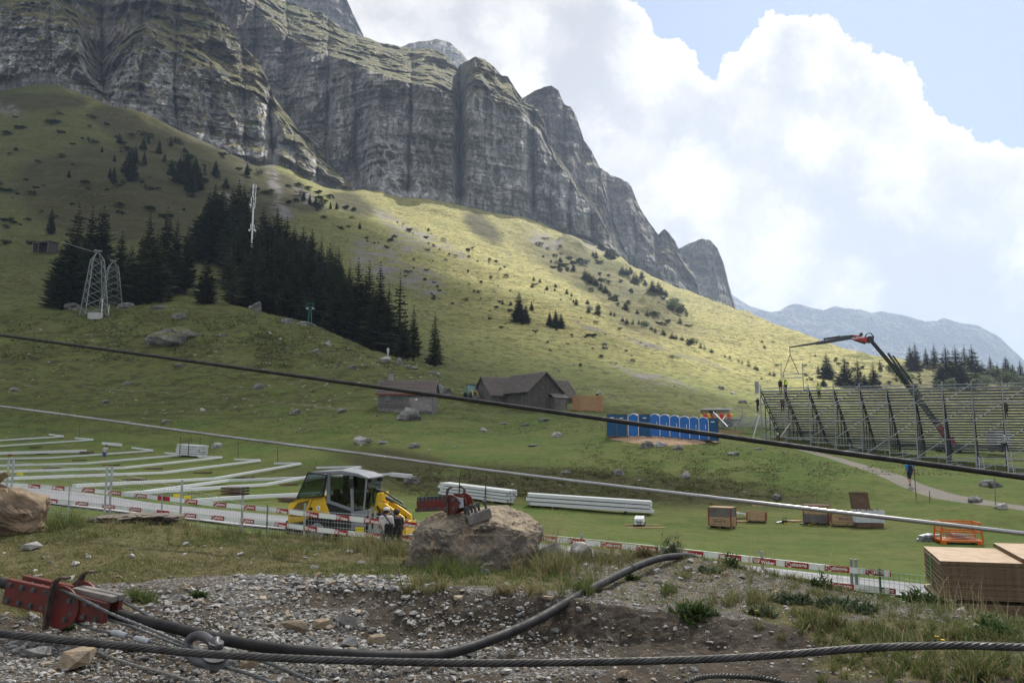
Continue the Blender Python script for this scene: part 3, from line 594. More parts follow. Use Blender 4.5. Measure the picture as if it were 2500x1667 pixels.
# ================================================================== foreground embankment
def fore_material():
 m = bpy.data.materials.new('embankment_soil'); m.use_nodes = True; k = NT(m.node_tree); b = k.n['Principled BSDF']
 P = k.add('ShaderNodeNewGeometry').outputs['Position']
 def A(n): return k.add('ShaderNodeAttribute', attribute_name=n).outputs['Fac']
 n1 = k.noise(P, 1.6, 6, 0.65); n2 = k.noise(P, 9.0, 7, 0.7); n3 = k.noise(P, 45.0, 6, 0.7)
 vo = k.add('ShaderNodeTexVoronoi', i_Vector=P, i_Scale=34.0); vo2 = k.add('ShaderNodeTexVoronoi', i_Vector=P, i_Scale=80.0)
 soil = k.mix(k.mapr(n2, 0.35, 0.65), (0.088, 0.071, 0.054), (0.040, 0.034, 0.027))
 soil = k.mix(k.math('MULTIPLY', k.mapr(n3, 0.55, 0.7), 0.5), soil, (0.17, 0.14, 0.11))
 def stones(v): return k.mix(k.math('MULTIPLY', k.add('ShaderNodeSeparateColor', i_0=v.outputs['Color']).outputs[0], 1.0), (0.06, 0.054, 0.047), (0.27, 0.255, 0.235))
 gv = k.mix(k.mapr(vo.outputs['Distance'], 0.45, 0.62), stones(vo), k.mix(k.mapr(vo2.outputs['Distance'], 0.3, 0.5), stones(vo2), (0.06, 0.048, 0.037)))
 turf = k.mix(k.mapr(n2, 0.35, 0.62), (0.055, 0.062, 0.022), (0.14, 0.115, 0.055))
 turf = k.mix(k.math('MULTIPLY', k.mapr(n3, 0.5, 0.7), 0.6), turf, (0.03, 0.032, 0.012))
 g = k.mapr(k.math('ADD', A('gravel'), k.math('MULTIPLY', k.math('SUBTRACT', n1, 0.5), 0.9)), 0.35, 0.6)
 t = k.mapr(k.math('ADD', A('turf'), k.math('MULTIPLY', k.math('SUBTRACT', n2, 0.5), 0.9)), 0.38, 0.6)
 col = k.mix(t, k.mix(g, soil, gv), turf)
 k.put(b.inputs['Base Color'], col); b.inputs['Roughness'].default_value = 0.95; b.inputs['Specular IOR Level'].default_value = 0.12
 h = k.math('ADD', k.math('MULTIPLY', n2, 0.05), k.math('ADD', k.math('MULTIPLY', n3, 0.012), k.math('MULTIPLY', k.math('MULTIPLY', vo.outputs['Distance'], g), -0.02)))
 bn = k.add('ShaderNodeBump'); k.put(bn.inputs['Height'], h); bn.inputs['Strength'].default_value = 0.9; bn.inputs['Distance'].default_value = 1.0
 k.l.new(bn.outputs[0], b.inputs['Normal']); return m
CREST = [(-700, 1330, 12.5), (0, 1302, 13.5), (120, 1276, 14.5), (300, 1256, 15), (450, 1276, 14.5), (600, 1301, 14), (750, 1313, 13.6), (900, 1329, 13.2), (1000, 1346, 12.8), (1330, 1366, 11.8), (1450, 1361, 11.5), (1560, 1353, 11.2),
         (1650, 1351, 10.8), (1700, 1356, 10.5), (1800, 1381, 10.3), (1900, 1403, 10.2), (2000, 1426, 10.1), (2100, 1447, 10.0), (2250, 1473, 9.8), (2350, 1493, 9.6), (2500, 1513, 9.4), (3200, 1600, 8.6)]
FG_LINES = [
 [(-700, 4200, 1.0), (3200, 4200, 1.0)],
 [(-700, 2400, 2.2), (1250, 2400, 2.3), (3200, 2400, 2.2)],
 [(-700, 1667, 5.3), (0, 1667, 5.3), (1250, 1667, 6.0), (1800, 1667, 5.6), (2500, 1667, 5.2), (3200, 1667, 5.2)],
 [(-700, 1590, 6.1), (0, 1590, 6.1), (600, 1590, 6.4), (1250, 1597, 7.0), (1700, 1602, 6.9), (2000, 1610, 6.5), (2200, 1612, 6.1), (2500, 1602, 6.0), (3200, 1600, 6.0)],
 [(-700, 1500, 7.2), (0, 1500, 7.2), (500, 1505, 7.3), (700, 1530, 7.2), (850, 1548, 7.15), (1100, 1566, 7.2), (1400, 1580, 7.3), (1700, 1588, 7.15), (1900, 1598, 6.8), (2100, 1585, 6.6), (2500, 1578, 6.5), (3200, 1575, 6.5)],
 [(-700, 1450, 8.2), (0, 1450, 8.2), (400, 1430, 8.5), (700, 1418, 8.8), (850, 1424, 8.1), (1000, 1434, 7.75), (1200, 1444, 7.65), (1400, 1458, 7.7), (1550, 1490, 7.55), (1700, 1508, 7.45), (1900, 1528, 7.3), (2000, 1512, 7.4), (2200, 1530, 7.1), (2500, 1543, 6.9), (3200, 1550, 6.9)],
 [(-700, 1370, 10.4), (0, 1370, 10.4), (500, 1370, 10.5), (900, 1382, 10.3), (1200, 1402, 9.9), (1400, 1406, 9.6), (1600, 1402, 9.5), (1800, 1432, 9.0), (2000, 1455, 8.8), (2250, 1492, 8.4), (2500, 1520, 8.0), (3200, 1570, 7.8)],
 CREST]
def build_fore():
 px = np.arange(-700, 3201, 6.0); L = [pts_np(l, px) for l in FG_LINES]
 cr = L[-1]; b1 = cr.copy(); b1[:, :2] *= ((curve(px, CREST)[:, 1] + 0.8) / curve(px, CREST)[:, 1])[:, None]; b1[:, 2] -= 0.22
 b2 = cr.copy(); b2[:, :2] *= ((curve(px, CREST)[:, 1] + 4.6) / curve(px, CREST)[:, 1])[:, None]; b2[:, 2] = np.interp(px, [-700, 0, 1000, 2000, 3200], [-1.6, -1.6, -2.5, -3.3, -3.6])
 L += [b1, b2]; nrow = [8, 16, 26, 34, 34, 36, 34, 6, 10]
 rows = []
 for i, n in enumerate(nrow):
  for j in range(n): t = j / n; rows.append(L[i] * (1 - t) + L[i + 1] * t)
 rows.append(L[-1]); V = gsm(gsm(np.array(rows), 2.2, 0), 3.0, 1)
 PX, PY = project(V); D = V[..., 1]
 foot = curve(px, FG_LINES[4]); top = curve(px, FG_LINES[5])
 wob = 60 * fbm(V * 1.3, 4)
 bank = sstep(PY, top[:, 0] - 6, top[:, 0] + 14) * sstep(PX + 2.2 * wob, 700, 950)
 turf = 1 - sstep(PY, top[:, 0] - 22, top[:, 0] + 2)
 turf = np.where(PX > 1380, turf * (0.45 + 0.0 * PX), turf)
 left_grav = blob(PX + wob, PY + 0.1 * wob, [(620, 1432, 330, 26, 1), (420, 1452, 150, 22, 0), (60, 1540, 100, 20, 0)])
 turf = np.clip(turf - left_grav + blob(PX, PY, [(330, 1470, 40, 18, 0), (60, 1480, 90, 30, 0), (2250, 1560, 300, 46, 0), (2300, 1630, 340, 40, 0), (1950, 1500, 120, 40, 0)]), 0, 1)
 gravel = np.clip(1 - bank * 0.85 * sstep(PX + 3 * wob, 780, 1250) * (1 - 0.8 * sstep(PY, foot[:, 0] - 5, foot[:, 0] + 22) * (1 - sstep(PX + 3 * wob, 1100, 1500))) - 0.75 * sstep(fbm(V * 1.1 + 9, 4), -0.25, 0.25) + blob(PX, PY, [(1500, 1640, 500, 30, 0)]) * 0.5, 0, 1)
 gravel = np.where((PX > 1380) & (PY < top[:, 0]), 0.8, gravel)
 z = 0.035 * fbm(V * 1.5, 4) + 0.022 * fbm(V * 5.0, 4) + 0.012 * fbm(V * 17.0, 3, ridged=True) * (1 - 0.5 * turf)
 z += 0.05 * bank * fbm(V * 3.0, 4, ridged=True)
 V[..., 2] += z * sstep(D, 2, 4) * (1 - 0.7 * sstep(D, curve(px, CREST)[:, 1] - 0.6, curve(px, CREST)[:, 1]))
 nr, nc = D.shape
 o = np_mesh('embankment', V.reshape(-1, 3), grid_faces(nr, nc), fore_material(), {'turf': turf.ravel(), 'gravel': gravel.ravel()}); o['kind'] = 'structure'
 return o, V, turf
FORE, FV, FTURF = build_fore()
BV_F = bvh_of([FORE])
# ------------------------------------------------------------------ road
def build_road():
 m = bpy.data.materials.new('asphalt'); m.use_nodes = True; k = NT(m.node_tree); b = k.n['Principled BSDF']
 P = k.add('ShaderNodeNewGeometry').outputs['Position']
 c = k.mix(k.noise(P, 1.2, 6, 0.6), (0.30, 0.30, 0.31), (0.20, 0.20, 0.205)); c = k.mix(k.math('MULTIPLY', k.noise(P, 60, 3, 0.6), 0.35), c, (0.12, 0.12, 0.12))
 k.put(b.inputs['Base Color'], c); b.inputs['Roughness'].default_value = 0.9
 wl = mat('road_paint', (0.72, 0.72, 0.70), 0.6, var=0.15, vscale=4)
 px = np.arange(-300, 2801, 15.0); a = pts_np(ROAD_NEAR, px); c_ = pts_np(ROAD_FAR, px)
 def strip(name, t0, t1, lift, mt, n):
  rows = []
  for j in range(n + 1):
   t = t0 + (t1 - t0) * j / n; r = a * (1 - t) + c_ * t
   for q in r: q[2] = gz(q[0], q[1]) + lift
   rows.append(r)
  V = np.array(rows); V[..., 2] = gsm(V[..., 2:3], 2.0, 1)[..., 0]
  o = np_mesh(name, V.reshape(-1, 3), grid_faces(*V.shape[:2]), mt); return o
 strip('road', 0, 1, 0.06, m, 8)['kind'] = 'structure'
 s = strip('road_marking', 0.045, 0.075, 0.068, wl, 1); s['kind'] = 'structure'
build_road()
# ------------------------------------------------------------------ stones
LIME = mat('limestone', (0.40, 0.39, 0.375), 0.85, var=0.4, vscale=5, bump=0.6, bscale=18, col2=(0.24, 0.23, 0.215))
LIMD = mat('limestone_dark', (0.20, 0.195, 0.185), 0.85, var=0.4, vscale=5, bump=0.6, bscale=18, col2=(0.10, 0.095, 0.09))
TAN = mat('sandstone', (0.34, 0.26, 0.165), 0.85, var=0.4, vscale=4, bump=0.6, bscale=16, col2=(0.20, 0.165, 0.125))
LICH = mat('lichen_rock', (0.26, 0.255, 0.245), 0.9, var=0.5, vscale=2.6, bump=1.0, bscale=6, col2=(0.09, 0.086, 0.08), detail=10)
def hull_mesh(name, seed, n=16, sq=(1, 1, 0.7), jit=0.25, sub=0, disp=0.0):
 r = random.Random(seed); bm = bmesh.new()
 for i in range(n):
  v = Vector((r.gauss(0, 1), r.gauss(0, 1), r.gauss(0, 1))).normalized() * (1 - jit * r.random())
  bm.verts.new((v.x * sq[0] * .5, v.y * sq[1] * .5, v.z * sq[2] * .5))
 res = bmesh.ops.convex_hull(bm, input=bm.verts)
 junk = [e for e in res['geom_interior'] + res['geom_unused'] if isinstance(e, bmesh.types.BMVert)]
 if junk: bmesh.ops.delete(bm, geom=list(set(junk)), context='VERTS')
 if sub:
  bmesh.ops.bevel(bm, geom=list(bm.edges), offset=0.03, segments=1, affect='EDGES')
  bmesh.ops.triangulate(bm, faces=bm.faces)
  bmesh.ops.subdivide_edges(bm, edges=bm.edges, cuts=sub, use_grid_fill=True)
  bm.normal_update(); co = np.array([v.co[:] for v in bm.verts]); no = np.array([v.normal[:] for v in bm.verts])
  d = disp * (fbm(co * 4 + seed, 5, ridged=True) * 0.6 + fbm(co * 12 + seed, 3) * 0.25)
  for v, c in zip(bm.verts, co + no * d[:, None]): v.co = c
 me = bpy.data.meshes.new(name); bm.to_mesh(me); bm.free(); return me
STONE_ME = []
for mi, mt in enumerate((LIME, LIME, LIMD, TAN)):
 for s in range(5):
  me = hull_mesh('stone', 40 + mi * 9 + s, 13, (1, 0.8, 0.62), 0.3); me.materials.append(mt); STONE_ME.append((mi, me))
def put(me, name, p, scale, rz=None, tilt=0.35, parent=None):
 o = bpy.data.objects.new(name, me); COL.objects.link(o); o.location = p
 o.scale = scale if hasattr(scale, '__len__') else (scale,) * 3
 o.rotation_euler = (rnd.uniform(-tilt, tilt), rnd.uniform(-tilt, tilt), rnd.uniform(0, 6.28) if rz is None else rz); return o
def fore_stones():
 zone = [(0, 1500, 900, 1667), (0, 1560, 1500, 1667), (200, 1430, 760, 1560), (560, 1405, 1000, 1440), (700, 1430, 1300, 1600), (1000, 1420, 2000, 1600), (1400, 1370, 1900, 1470), (1500, 1600, 2400, 1667), (1800, 1420, 2400, 1520), (0, 1325, 1000, 1420)]
 wts = [3, 4.5, 3.0, 2.4, 1.6, 1.3, 0.9, 0.8, 0.6, 0.22]
 big = []
 # stones that stand out one by one in the photograph: (px, py, width px, kind)
 named = [(90, 1600, 70, 0, 'white angular stone under the steel rope at the lower left'), (190, 1628, 112, 3, 'long flat rust-tan slab lying in the gravel at the lower left'), (75, 1343, 50, 0, 'rounded pale stone in the grass above the red rope clamp'),
             (850, 1527, 60, 2, 'squared dark grey stone at the foot of the dug bank'), (786, 1532, 56, 3, 'tan and grey split stone beside the squared dark stone'), (720, 1545, 70, 3, 'long tan-grey stone slanting down to the black rope'),
             (920, 1570, 56, 3, 'blocky stone with an orange weathered top'), (857, 1575, 50, 0, 'pale grey flat stone among the tan stones'), (978, 1500, 30, 0, 'pale pointed stone stuck upright in the bank'),
             (1065, 1635, 46, 3, 'tan block just under the steel rope'), (606, 1630, 54, 3, 'cracked cream stone right of the shackle'), (1530, 1655, 46, 3, 'rusty brown stone at the bottom edge right of centre'), (1150, 1600, 46, 0, 'pale stone half under the curving black rope'),
             (1770, 1405, 26, 3, 'round pinkish stone on top of the gravel mound'), (2380, 1540, 40, 3, 'tan slate leaning in the weeds below the stacked boards'), (1605, 1397, 26, 0, 'pale stone on the mound near the end of the black rope'),
             (316, 1590, 36, 2, 'grey stone touching the steel rope from below, left of the shackle')]
 for px, py, w, mi, lab in named:
  p = drop(px, py, BV_F); s = w * mpp(p) * 1.2
  o = put(rnd.choice([m for i, m in STONE_ME if i == mi]), 'stone', p + Vector((0, 0, s * 0.16)), (s, s * 0.85, s * 0.8), rz=rnd.uniform(-0.4, 0.4), tilt=0.15)
  tag(o, lab, 'stone', 'larger stones of the dug embankment')
 small_v, small_f, small_c = [], [], []
 base = [(np.array([v.co[:] for v in m.vertices]), [tuple(p.vertices) for p in m.polygons], i) for i, m in STONE_ME]
 cols = {0: (0.38, 0.37, 0.355), 1: (0.29, 0.285, 0.275), 2: (0.17, 0.167, 0.16), 3: (0.33, 0.265, 0.19)}
 N = 12500; nb = 0; n0 = 0
 for i in range(N):
  z = rnd.choices(zone, wts)[0]; px = rnd.uniform(z[0], z[2]); py = rnd.uniform(z[1], z[3])
  try: p = drop(px, py, BV_F)
  except ValueError: continue
  u = rnd.random(); w = 3.5 + 6.5 * u ** 1.5 + (14 if rnd.random() < 0.25 else 0) * rnd.random() + (26 * rnd.random() if rnd.random() < 0.09 else 0)
  s = w * mpp(p) * (0.75 if px > 1350 else 1)
  mi = rnd.choices((0, 1, 2, 3), (4, 4, 3.4, 1.6))[0]
  if w > 16.5 and nb < 275:
   nb += 1
   o = put(rnd.choice([m for k_, m in STONE_ME if k_ == mi]), 'stone', p + Vector((0, 0, s * 0.12)), (s, s, s * rnd.uniform(0.7, 1.1)), tilt=0.5)
   tag(o, 'loose angular stone lying among many alike in the embankment gravel', 'stone', 'loose gravel stones of the embankment'); continue
  c, f, k_ = base[rnd.randrange(len(base))]
  a = rnd.uniform(0, 6.28); ca, sa = math.cos(a), math.sin(a); q = c * s * np.array([1, 1, rnd.uniform(0.7, 1.1)])
  q = np.stack([q[:, 0] * ca - q[:, 1] * sa, q[:, 0] * sa + q[:, 1] * ca, q[:, 2]], 1) + np.array(p) + np.array([0, 0, s * 0.10])
  small_v.append(q); small_f += [[j + n0 for j in t] for t in f]; n0 += len(q)
  cc = np.array(cols[mi]) * rnd.uniform(0.7, 1.2); small_c.append(np.tile(np.r_[cc, 1], (len(q), 1)))
 m = bpy.data.materials.new('gravel_stone'); m.use_nodes = True; k = NT(m.node_tree); b = k.n['Principled BSDF']
 at_ = k.add('ShaderNodeAttribute', attribute_name='Col'); k.put(b.inputs['Base Color'], k.mix(k.mapr(k.noise(k.add('ShaderNodeNewGeometry').outputs['Position'], 40, 5), 0.35, 0.65, 0, 0.45), at_.outputs['Color'], (0.11, 0.10, 0.085)))
 b.inputs['Roughness'].default_value = 0.9
 o = np_mesh('gravel', np.concatenate(small_v), np.array(small_f), m, {'Col': np.concatenate(small_c)}, smooth=False); o['kind'] = 'stuff'
fore_stones()
# ------------------------------------------------------------------ grass and weeds of the embankment
def blade_material(name, rough=0.75):
 m = bpy.data.materials.new(name); m.use_nodes = True; k = NT(m.node_tree); b = k.n['Principled BSDF']
 at_ = k.add('ShaderNodeAttribute', attribute_name='Col'); k.put(b.inputs['Base Color'], at_.outputs['Color']); b.inputs['Roughness'].default_value = rough; b.inputs['Specular IOR Level'].default_value = 0.2
 tr = k.add('ShaderNodeBsdfTranslucent'); k.put(tr.inputs[0], at_.outputs['Color']); mx = k.add('ShaderNodeMixShader'); mx.inputs[0].default_value = 0.3
 o = k.n['Material Output']; k.l.new(b.outputs[0], mx.inputs[1]); k.l.new(tr.outputs[0], mx.inputs[2]); k.l.new(mx.outputs[0], o.inputs[0]); return m
M_BLADE = blade_material('grass_blade')
def blades(name, base, h, w, lean, cols, mt=M_BLADE, curl=0.5):
 """base (n,3), h/w/lean (n,), cols (n,3): each blade a bent three-segment strip"""
 n = len(base); az = rng.uniform(0, 2 * np.pi, n); az2 = rng.uniform(0, 2 * np.pi, n)
 d = np.stack([np.cos(az), np.sin(az), 0 * az], 1); sd = np.stack([np.cos(az2), np.sin(az2), 0 * az2], 1)
 rows = []
 for t, ww in ((0, 1.0), (0.4, 0.85), (0.75, 0.55), (1.0, 0.12)):
  c = base + d * (lean * t ** (1 + curl) * h)[:, None] + np.array([0, 0, 1]) * (h * (t - 0.25 * np.minimum(lean, 1.6) * t * t))[:, None]
  rows += [c - sd * (w * ww / 2)[:, None], c + sd * (w * ww / 2)[:, None]]
 V = np.stack(rows, 1); i = np.arange(n)[:, None] * 8
 Fc = np.concatenate([i + np.array([[0, 1, 3, 2]]), i + np.array([[2, 3, 5, 4]]), i + np.array([[4, 5, 7, 6]])])
 C = np.repeat(np.c_[cols, np.ones(n)][:, None], 8, 1)
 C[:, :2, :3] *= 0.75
 o = np_mesh(name, V.reshape(-1, 3), Fc, mt, {'Col': C.reshape(-1, 4)}, smooth=False); return o
GREEN = np.array([(0.095, 0.135, 0.034), (0.07, 0.11, 0.028), (0.13, 0.15, 0.045), (0.055, 0.09, 0.025)])
STRAW = np.array([(0.27, 0.22, 0.11), (0.22, 0.175, 0.085), (0.17, 0.13, 0.06), (0.31, 0.27, 0.15)])
def pick(n, fstraw):
 s = rng.random(n) < fstraw; c = np.where(s[:, None], STRAW[rng.integers(0, 4, n)], GREEN[rng.integers(0, 4, n)]); return c * rng.uniform(0.75, 1.2, n)[:, None]
def fore_grass():
 # turf cover: sampled over the turfed part of the embankment surface
 V = FV; q = 0.25 * (V[:-1, :-1] + V[1:, :-1] + V[:-1, 1:] + V[1:, 1:]); tq = FTURF[:-1, :-1]
 area = np.linalg.norm(np.cross(V[1:, :-1] - V[:-1, :-1], V[:-1, 1:] - V[:-1, :-1]), axis=-1)
 PX, PY = project(q); vis = (PX > -120) & (PX < 2620) & (q[..., 1] > 4.0)
 patch = sstep(fbm(q * 0.9, 4), -0.35, 0.25)
 w = (area * sstep(tq, 0.15, 0.7) * vis * (0.25 + patch) * np.where(PX > 1400, 0.75, 1)).ravel(); w /= w.sum()
 nclump = 15000; idx = rng.choice(len(w), nclump, p=w); c = q.reshape(-1, 3)[idx] + rng.normal(0, 1, (nclump, 3)) * np.array([0.05, 0.05, 0])
 dry = sstep(fbm(c * 0.55 + 31, 4), -0.3, 0.35); nb = 11
 base = np.repeat(c, nb, 0) + rng.normal(0, 1, (nclump * nb, 3)) * np.array([0.035, 0.035, 0.0]); n = len(base); base[:, 2] -= 0.015
 tall = np.repeat(rng.gamma(2.5, 0.4, nclump), nb)
 h = (0.028 + 0.034 * tall) * rng.uniform(0.5, 1.2, n); lean = rng.uniform(0.2, 1.7, n); wd = rng.uniform(0.004, 0.008, n)
 fs = np.repeat(0.12 + 0.42 * dry, nb); s = rng.random(n) < fs
 cols = np.where(s[:, None], STRAW[rng.integers(0, 4, n)], GREEN[rng.integers(0, 4, n)]) * rng.uniform(0.7, 1.15, n)[:, None]
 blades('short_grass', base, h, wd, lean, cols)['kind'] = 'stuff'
 # longer tussocks: (px, py, spread px, count, height m, straw share)
 tus = [(150, 1285, 60, 700, 0.30, 0.15), (60, 1290, 60, 350, 0.22, 0.3), (300, 1275, 140, 900, 0.14, 0.7), (420, 1285, 60, 350, 0.16, 0.75), (560, 1300, 120, 700, 0.16, 0.4), (760, 1318, 140, 900, 0.16, 0.55), (900, 1335, 90, 900, 0.24, 0.65), (960, 1350, 50, 500, 0.28, 0.6),
           (1105, 1392, 60, 900, 0.26, 0.08), (1350, 1395, 70, 1200, 0.30, 0.6), (1420, 1370, 60, 500, 0.22, 0.5), (1500, 1360, 60, 600, 0.22, 0.6), (1420, 1432, 70, 450, 0.16, 0.25), (1560, 1340, 60, 450, 0.14, 0.8), (1750, 1385, 110, 500, 0.09, 0.45), (1900, 1412, 120, 600, 0.09, 0.45),
           (2020, 1446, 120, 500, 0.08, 0.35), (2200, 1486, 150, 600, 0.09, 0.35), (60, 1470, 60, 700, 0.16, 0.15), (340, 1462, 36, 500, 0.11, 0.05), (1440, 1450, 40, 260, 0.16, 0.1), (1980, 1520, 120, 1100, 0.11, 0.4), (2150, 1560, 170, 1800, 0.085, 0.22), (2350, 1550, 170, 1800, 0.085, 0.25), (2250, 1630, 230, 2600, 0.09, 0.3),
           (2420, 1640, 120, 1400, 0.13, 0.35), (1820, 1470, 100, 600, 0.16, 0.5), (1630, 1450, 20, 200, 0.12, 0.1), (1060, 1425, 140, 500, 0.12, 0.6), (1280, 1440, 120, 500, 0.12, 0.75)]
 B, Hh, Wd, Ln, Cc = [], [], [], [], []
 for px, py, sp, cnt, hh, fs in tus:
  k = 0; cl = max(3, cnt // 40); cen = [(px + rnd.gauss(0, sp * 0.5), py + rnd.gauss(0, sp * 0.14)) for _ in range(cl)]
  while k < cnt:
   c_ = rnd.choice(cen)
   try: p = drop(c_[0] + rnd.gauss(0, 7), c_[1] + rnd.gauss(0, 3.5), BV_F)
   except ValueError: k += 1; continue
   if p.y > 17: k += 1; continue
   B.append(p); Hh.append(hh * rnd.uniform(0.35, 1.15)); Wd.append(rnd.uniform(0.0035, 0.008)); Ln.append(rnd.uniform(0.1, 1.1)); Cc.append(pick(1, fs)[0]); k += 1
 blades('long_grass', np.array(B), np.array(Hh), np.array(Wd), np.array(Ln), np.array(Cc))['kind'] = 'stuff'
 # tall dry stalks with seed heads: (px, py, spread, count, height)
 st = [(1335, 1352, 45, 110, 0.78), (1290, 1372, 30, 40, 0.5), (1400, 1365, 60, 40, 0.5), (860, 1335, 120, 50, 0.34), (560, 1300, 200, 40, 0.34), (1000, 1352, 30, 40, 0.36), (1850, 1390, 90, 22, 0.45), (2040, 1430, 60, 8, 0.6), (2330, 1500, 60, 30, 0.5), (1500, 1358, 60, 24, 0.4), (250, 1275, 130, 30, 0.34), (2200, 1585, 200, 30, 0.22), (2400, 1520, 90, 24, 0.3), (1420, 1440, 60, 12, 0.34)]
 B, Hh, Wd, Ln, Cc = [], [], [], [], []; seed_b, sh, sw, sl_, sc_ = [], [], [], [], []
 for px, py, sp, cnt, hh in st:
  for _ in range(cnt):
   try: p = drop(px + rnd.gauss(0, sp * 0.5), py + rnd.gauss(0, 4), BV_F)
   except ValueError: continue
   if p.y > 17: continue
   h_ = hh * rnd.uniform(0.5, 1.1); B.append(p); Hh.append(h_); Wd.append(0.006); Ln.append(rnd.uniform(0.1, 0.55)); Cc.append(STRAW[3] * rnd.uniform(0.8, 1.25))
 B = np.array(B); n = len(B); blades('dry_stalks', B, np.array(Hh), np.array(Wd), np.array(Ln), np.array(Cc), curl=1.2)['kind'] = 'stuff'
 # gorse-like twiggy shrub and broad-leaved weeds
 def weed(name, px, py, wpx, cnt, leaf, label, cat, hh, cols, grp=None, twig=0):
  c0 = drop(px, py, BV_F); s = wpx * mpp(c0); B, Hh, Wd, Ln, Cc = [], [], [], [], []; lob = [(rnd.uniform(-.34, .34) * s, rnd.uniform(-.22, .22) * s, rnd.uniform(.14, .30) * s, rnd.uniform(.4, 1.1)) for _ in range(6)]
  for _ in range(cnt):
   a = rnd.uniform(0, 6.28); lx, ly, lr, lh = rnd.choice(lob); q_ = math.sqrt(rnd.random()); x, y = c0.x + lx + math.cos(a) * lr * q_, c0.y + ly + math.sin(a) * lr * q_
   zz = gz(x, y, BV_F); up = hh * lh * rnd.random() ** 1.6 * (1 - 0.7 * q_ * q_)
   B.append((x, y, zz + up - 0.01)); Hh.append(leaf * rnd.uniform(0.6, 1.3)); Wd.append(leaf * (rnd.uniform(0.2, 0.4) if not twig else 0.1)); Ln.append(rnd.uniform(0.3, 1.8)); Cc.append(np.array(rnd.choice(cols)) * rnd.uniform(0.7, 1.25))
  o = blades(name, np.array(B), np.array(Hh), np.array(Wd), np.array(Ln), np.array(Cc)); tag(o, label, cat, grp)
 gc = [(0.05, 0.085, 0.022), (0.07, 0.11, 0.03), (0.04, 0.07, 0.02)]; gg = [(0.075, 0.10, 0.055), (0.055, 0.085, 0.04)]
 weed('shrub', 1635, 1352, 90, 520, 0.09, 'twiggy green bush on top of the mound where the black rope ends', 'shrub', 0.34, [(0.06, 0.075, 0.035), (0.085, 0.09, 0.05)], twig=1)
 weed('heather', 1575, 1352, 110, 420, 0.05, 'low reddish brown heather beside the twiggy bush on the mound', 'plant', 0.12, [(0.10, 0.065, 0.05), (0.07, 0.06, 0.03)])
 for px, py, w, n_, lab, hh in [(1700, 1500, 120, 520, 'dark leafy weed hanging over the edge of the bank right of the black rope', 0.12), (2060, 1490, 130, 800, 'bushy green weed on the mound left of the board stack', 0.15), (2275, 1480, 130, 560, 'large-leaved weed at the foot of the stacked boards', 0.22),
                                   (1940, 1470, 100, 360, 'dandelion-like rosette between gravel and yellow flowers', 0.1), (1735, 1398, 60, 240, 'small green cushion plant near the round pinkish stone', 0.08), (1545, 1415, 40, 140, 'tiny dark weed just right of the sloping black rope', 0.06),
                                   (1790, 1372, 40, 60, 'upright leafy stem in front of the left of the slogan banner', 0.24), (1998, 1432, 52, 90, 'upright leafy stem in front of the doubled fence post', 0.20), (1850, 1500, 90, 340, 'grey-green spreading weed in the middle of the mound', 0.08), (2420, 1545, 120, 420, 'leafy weed at the right edge below the boards', 0.16), (480, 1460, 40, 160, 'small green tuft alone in the pale gravel', 0.05),
                                   (1430, 1435, 40, 200, 'short weed hugging the underside of the sloping black rope', 0.08), (160, 1535, 26, 90, 'tiny weed under the red rope clamp', 0.07)]:
  weed('weed', px, py, w, n_, 0.06 if hh < 0.2 else 0.09, lab.replace('slogan', 'red and white'), 'weed', hh, gc if rnd.random() < 0.7 else gg, 'weeds of the embankment')
 ym = mat('yellow_petal', (0.75, 0.50, 0.02), 0.6, var=0.1); gm = mat('flower_stem', (0.07, 0.10, 0.03), 0.7)
 spots = [(2288, 1558), (2303, 1567), (1868, 1486), (1836, 1491), (1846, 1495), (2348, 1635), (1896, 1447)]
 labs = ['left one of two yellow flowers close together above the steel rope', 'right one of two yellow flowers close together above the steel rope', 'yellow flower highest of the three near the dandelion rosette', 'leftmost yellow flower on the mound slope', 'low yellow flower beside the leftmost one',
   'yellow flower below the steel rope at lower right', 'yellow flower near the mound crest under the fence']
 for (px, py), lb in zip(spots, labs):
  p = drop(px, py + 8, BV_F); t = thing('flower', lb, 'flower', p, 0, 'yellow flowers on the embankment'); h = 9 * mpp(p) + 0.01
  MB().tube([(0, 0, -0.02), (0.004, 0, h * 0.6), (0.0, 0, h)], 0.0025, 5).obj('stem', gm, t)
  pm = MB()
  for i in range(10):
   a = i * 0.628; c, s_ = math.cos(a), math.sin(a); r0, r1, w_ = 0.003, 0.017, 0.005
   pm.quad((c * r0 - s_ * w_ * .5, s_ * r0 + c * w_ * .5, h), (c * r1 - s_ * w_, s_ * r1 + c * w_, h + 0.006), (c * r1 + s_ * w_, s_ * r1 - c * w_, h + 0.006), (c * r0 + s_ * w_ * .5, s_ * r0 - c * w_ * .5, h))
  pm.lathe([(0.006, h), (0.005, h + 0.006)], 8); pm.obj('petals', ym, t)
fore_grass()
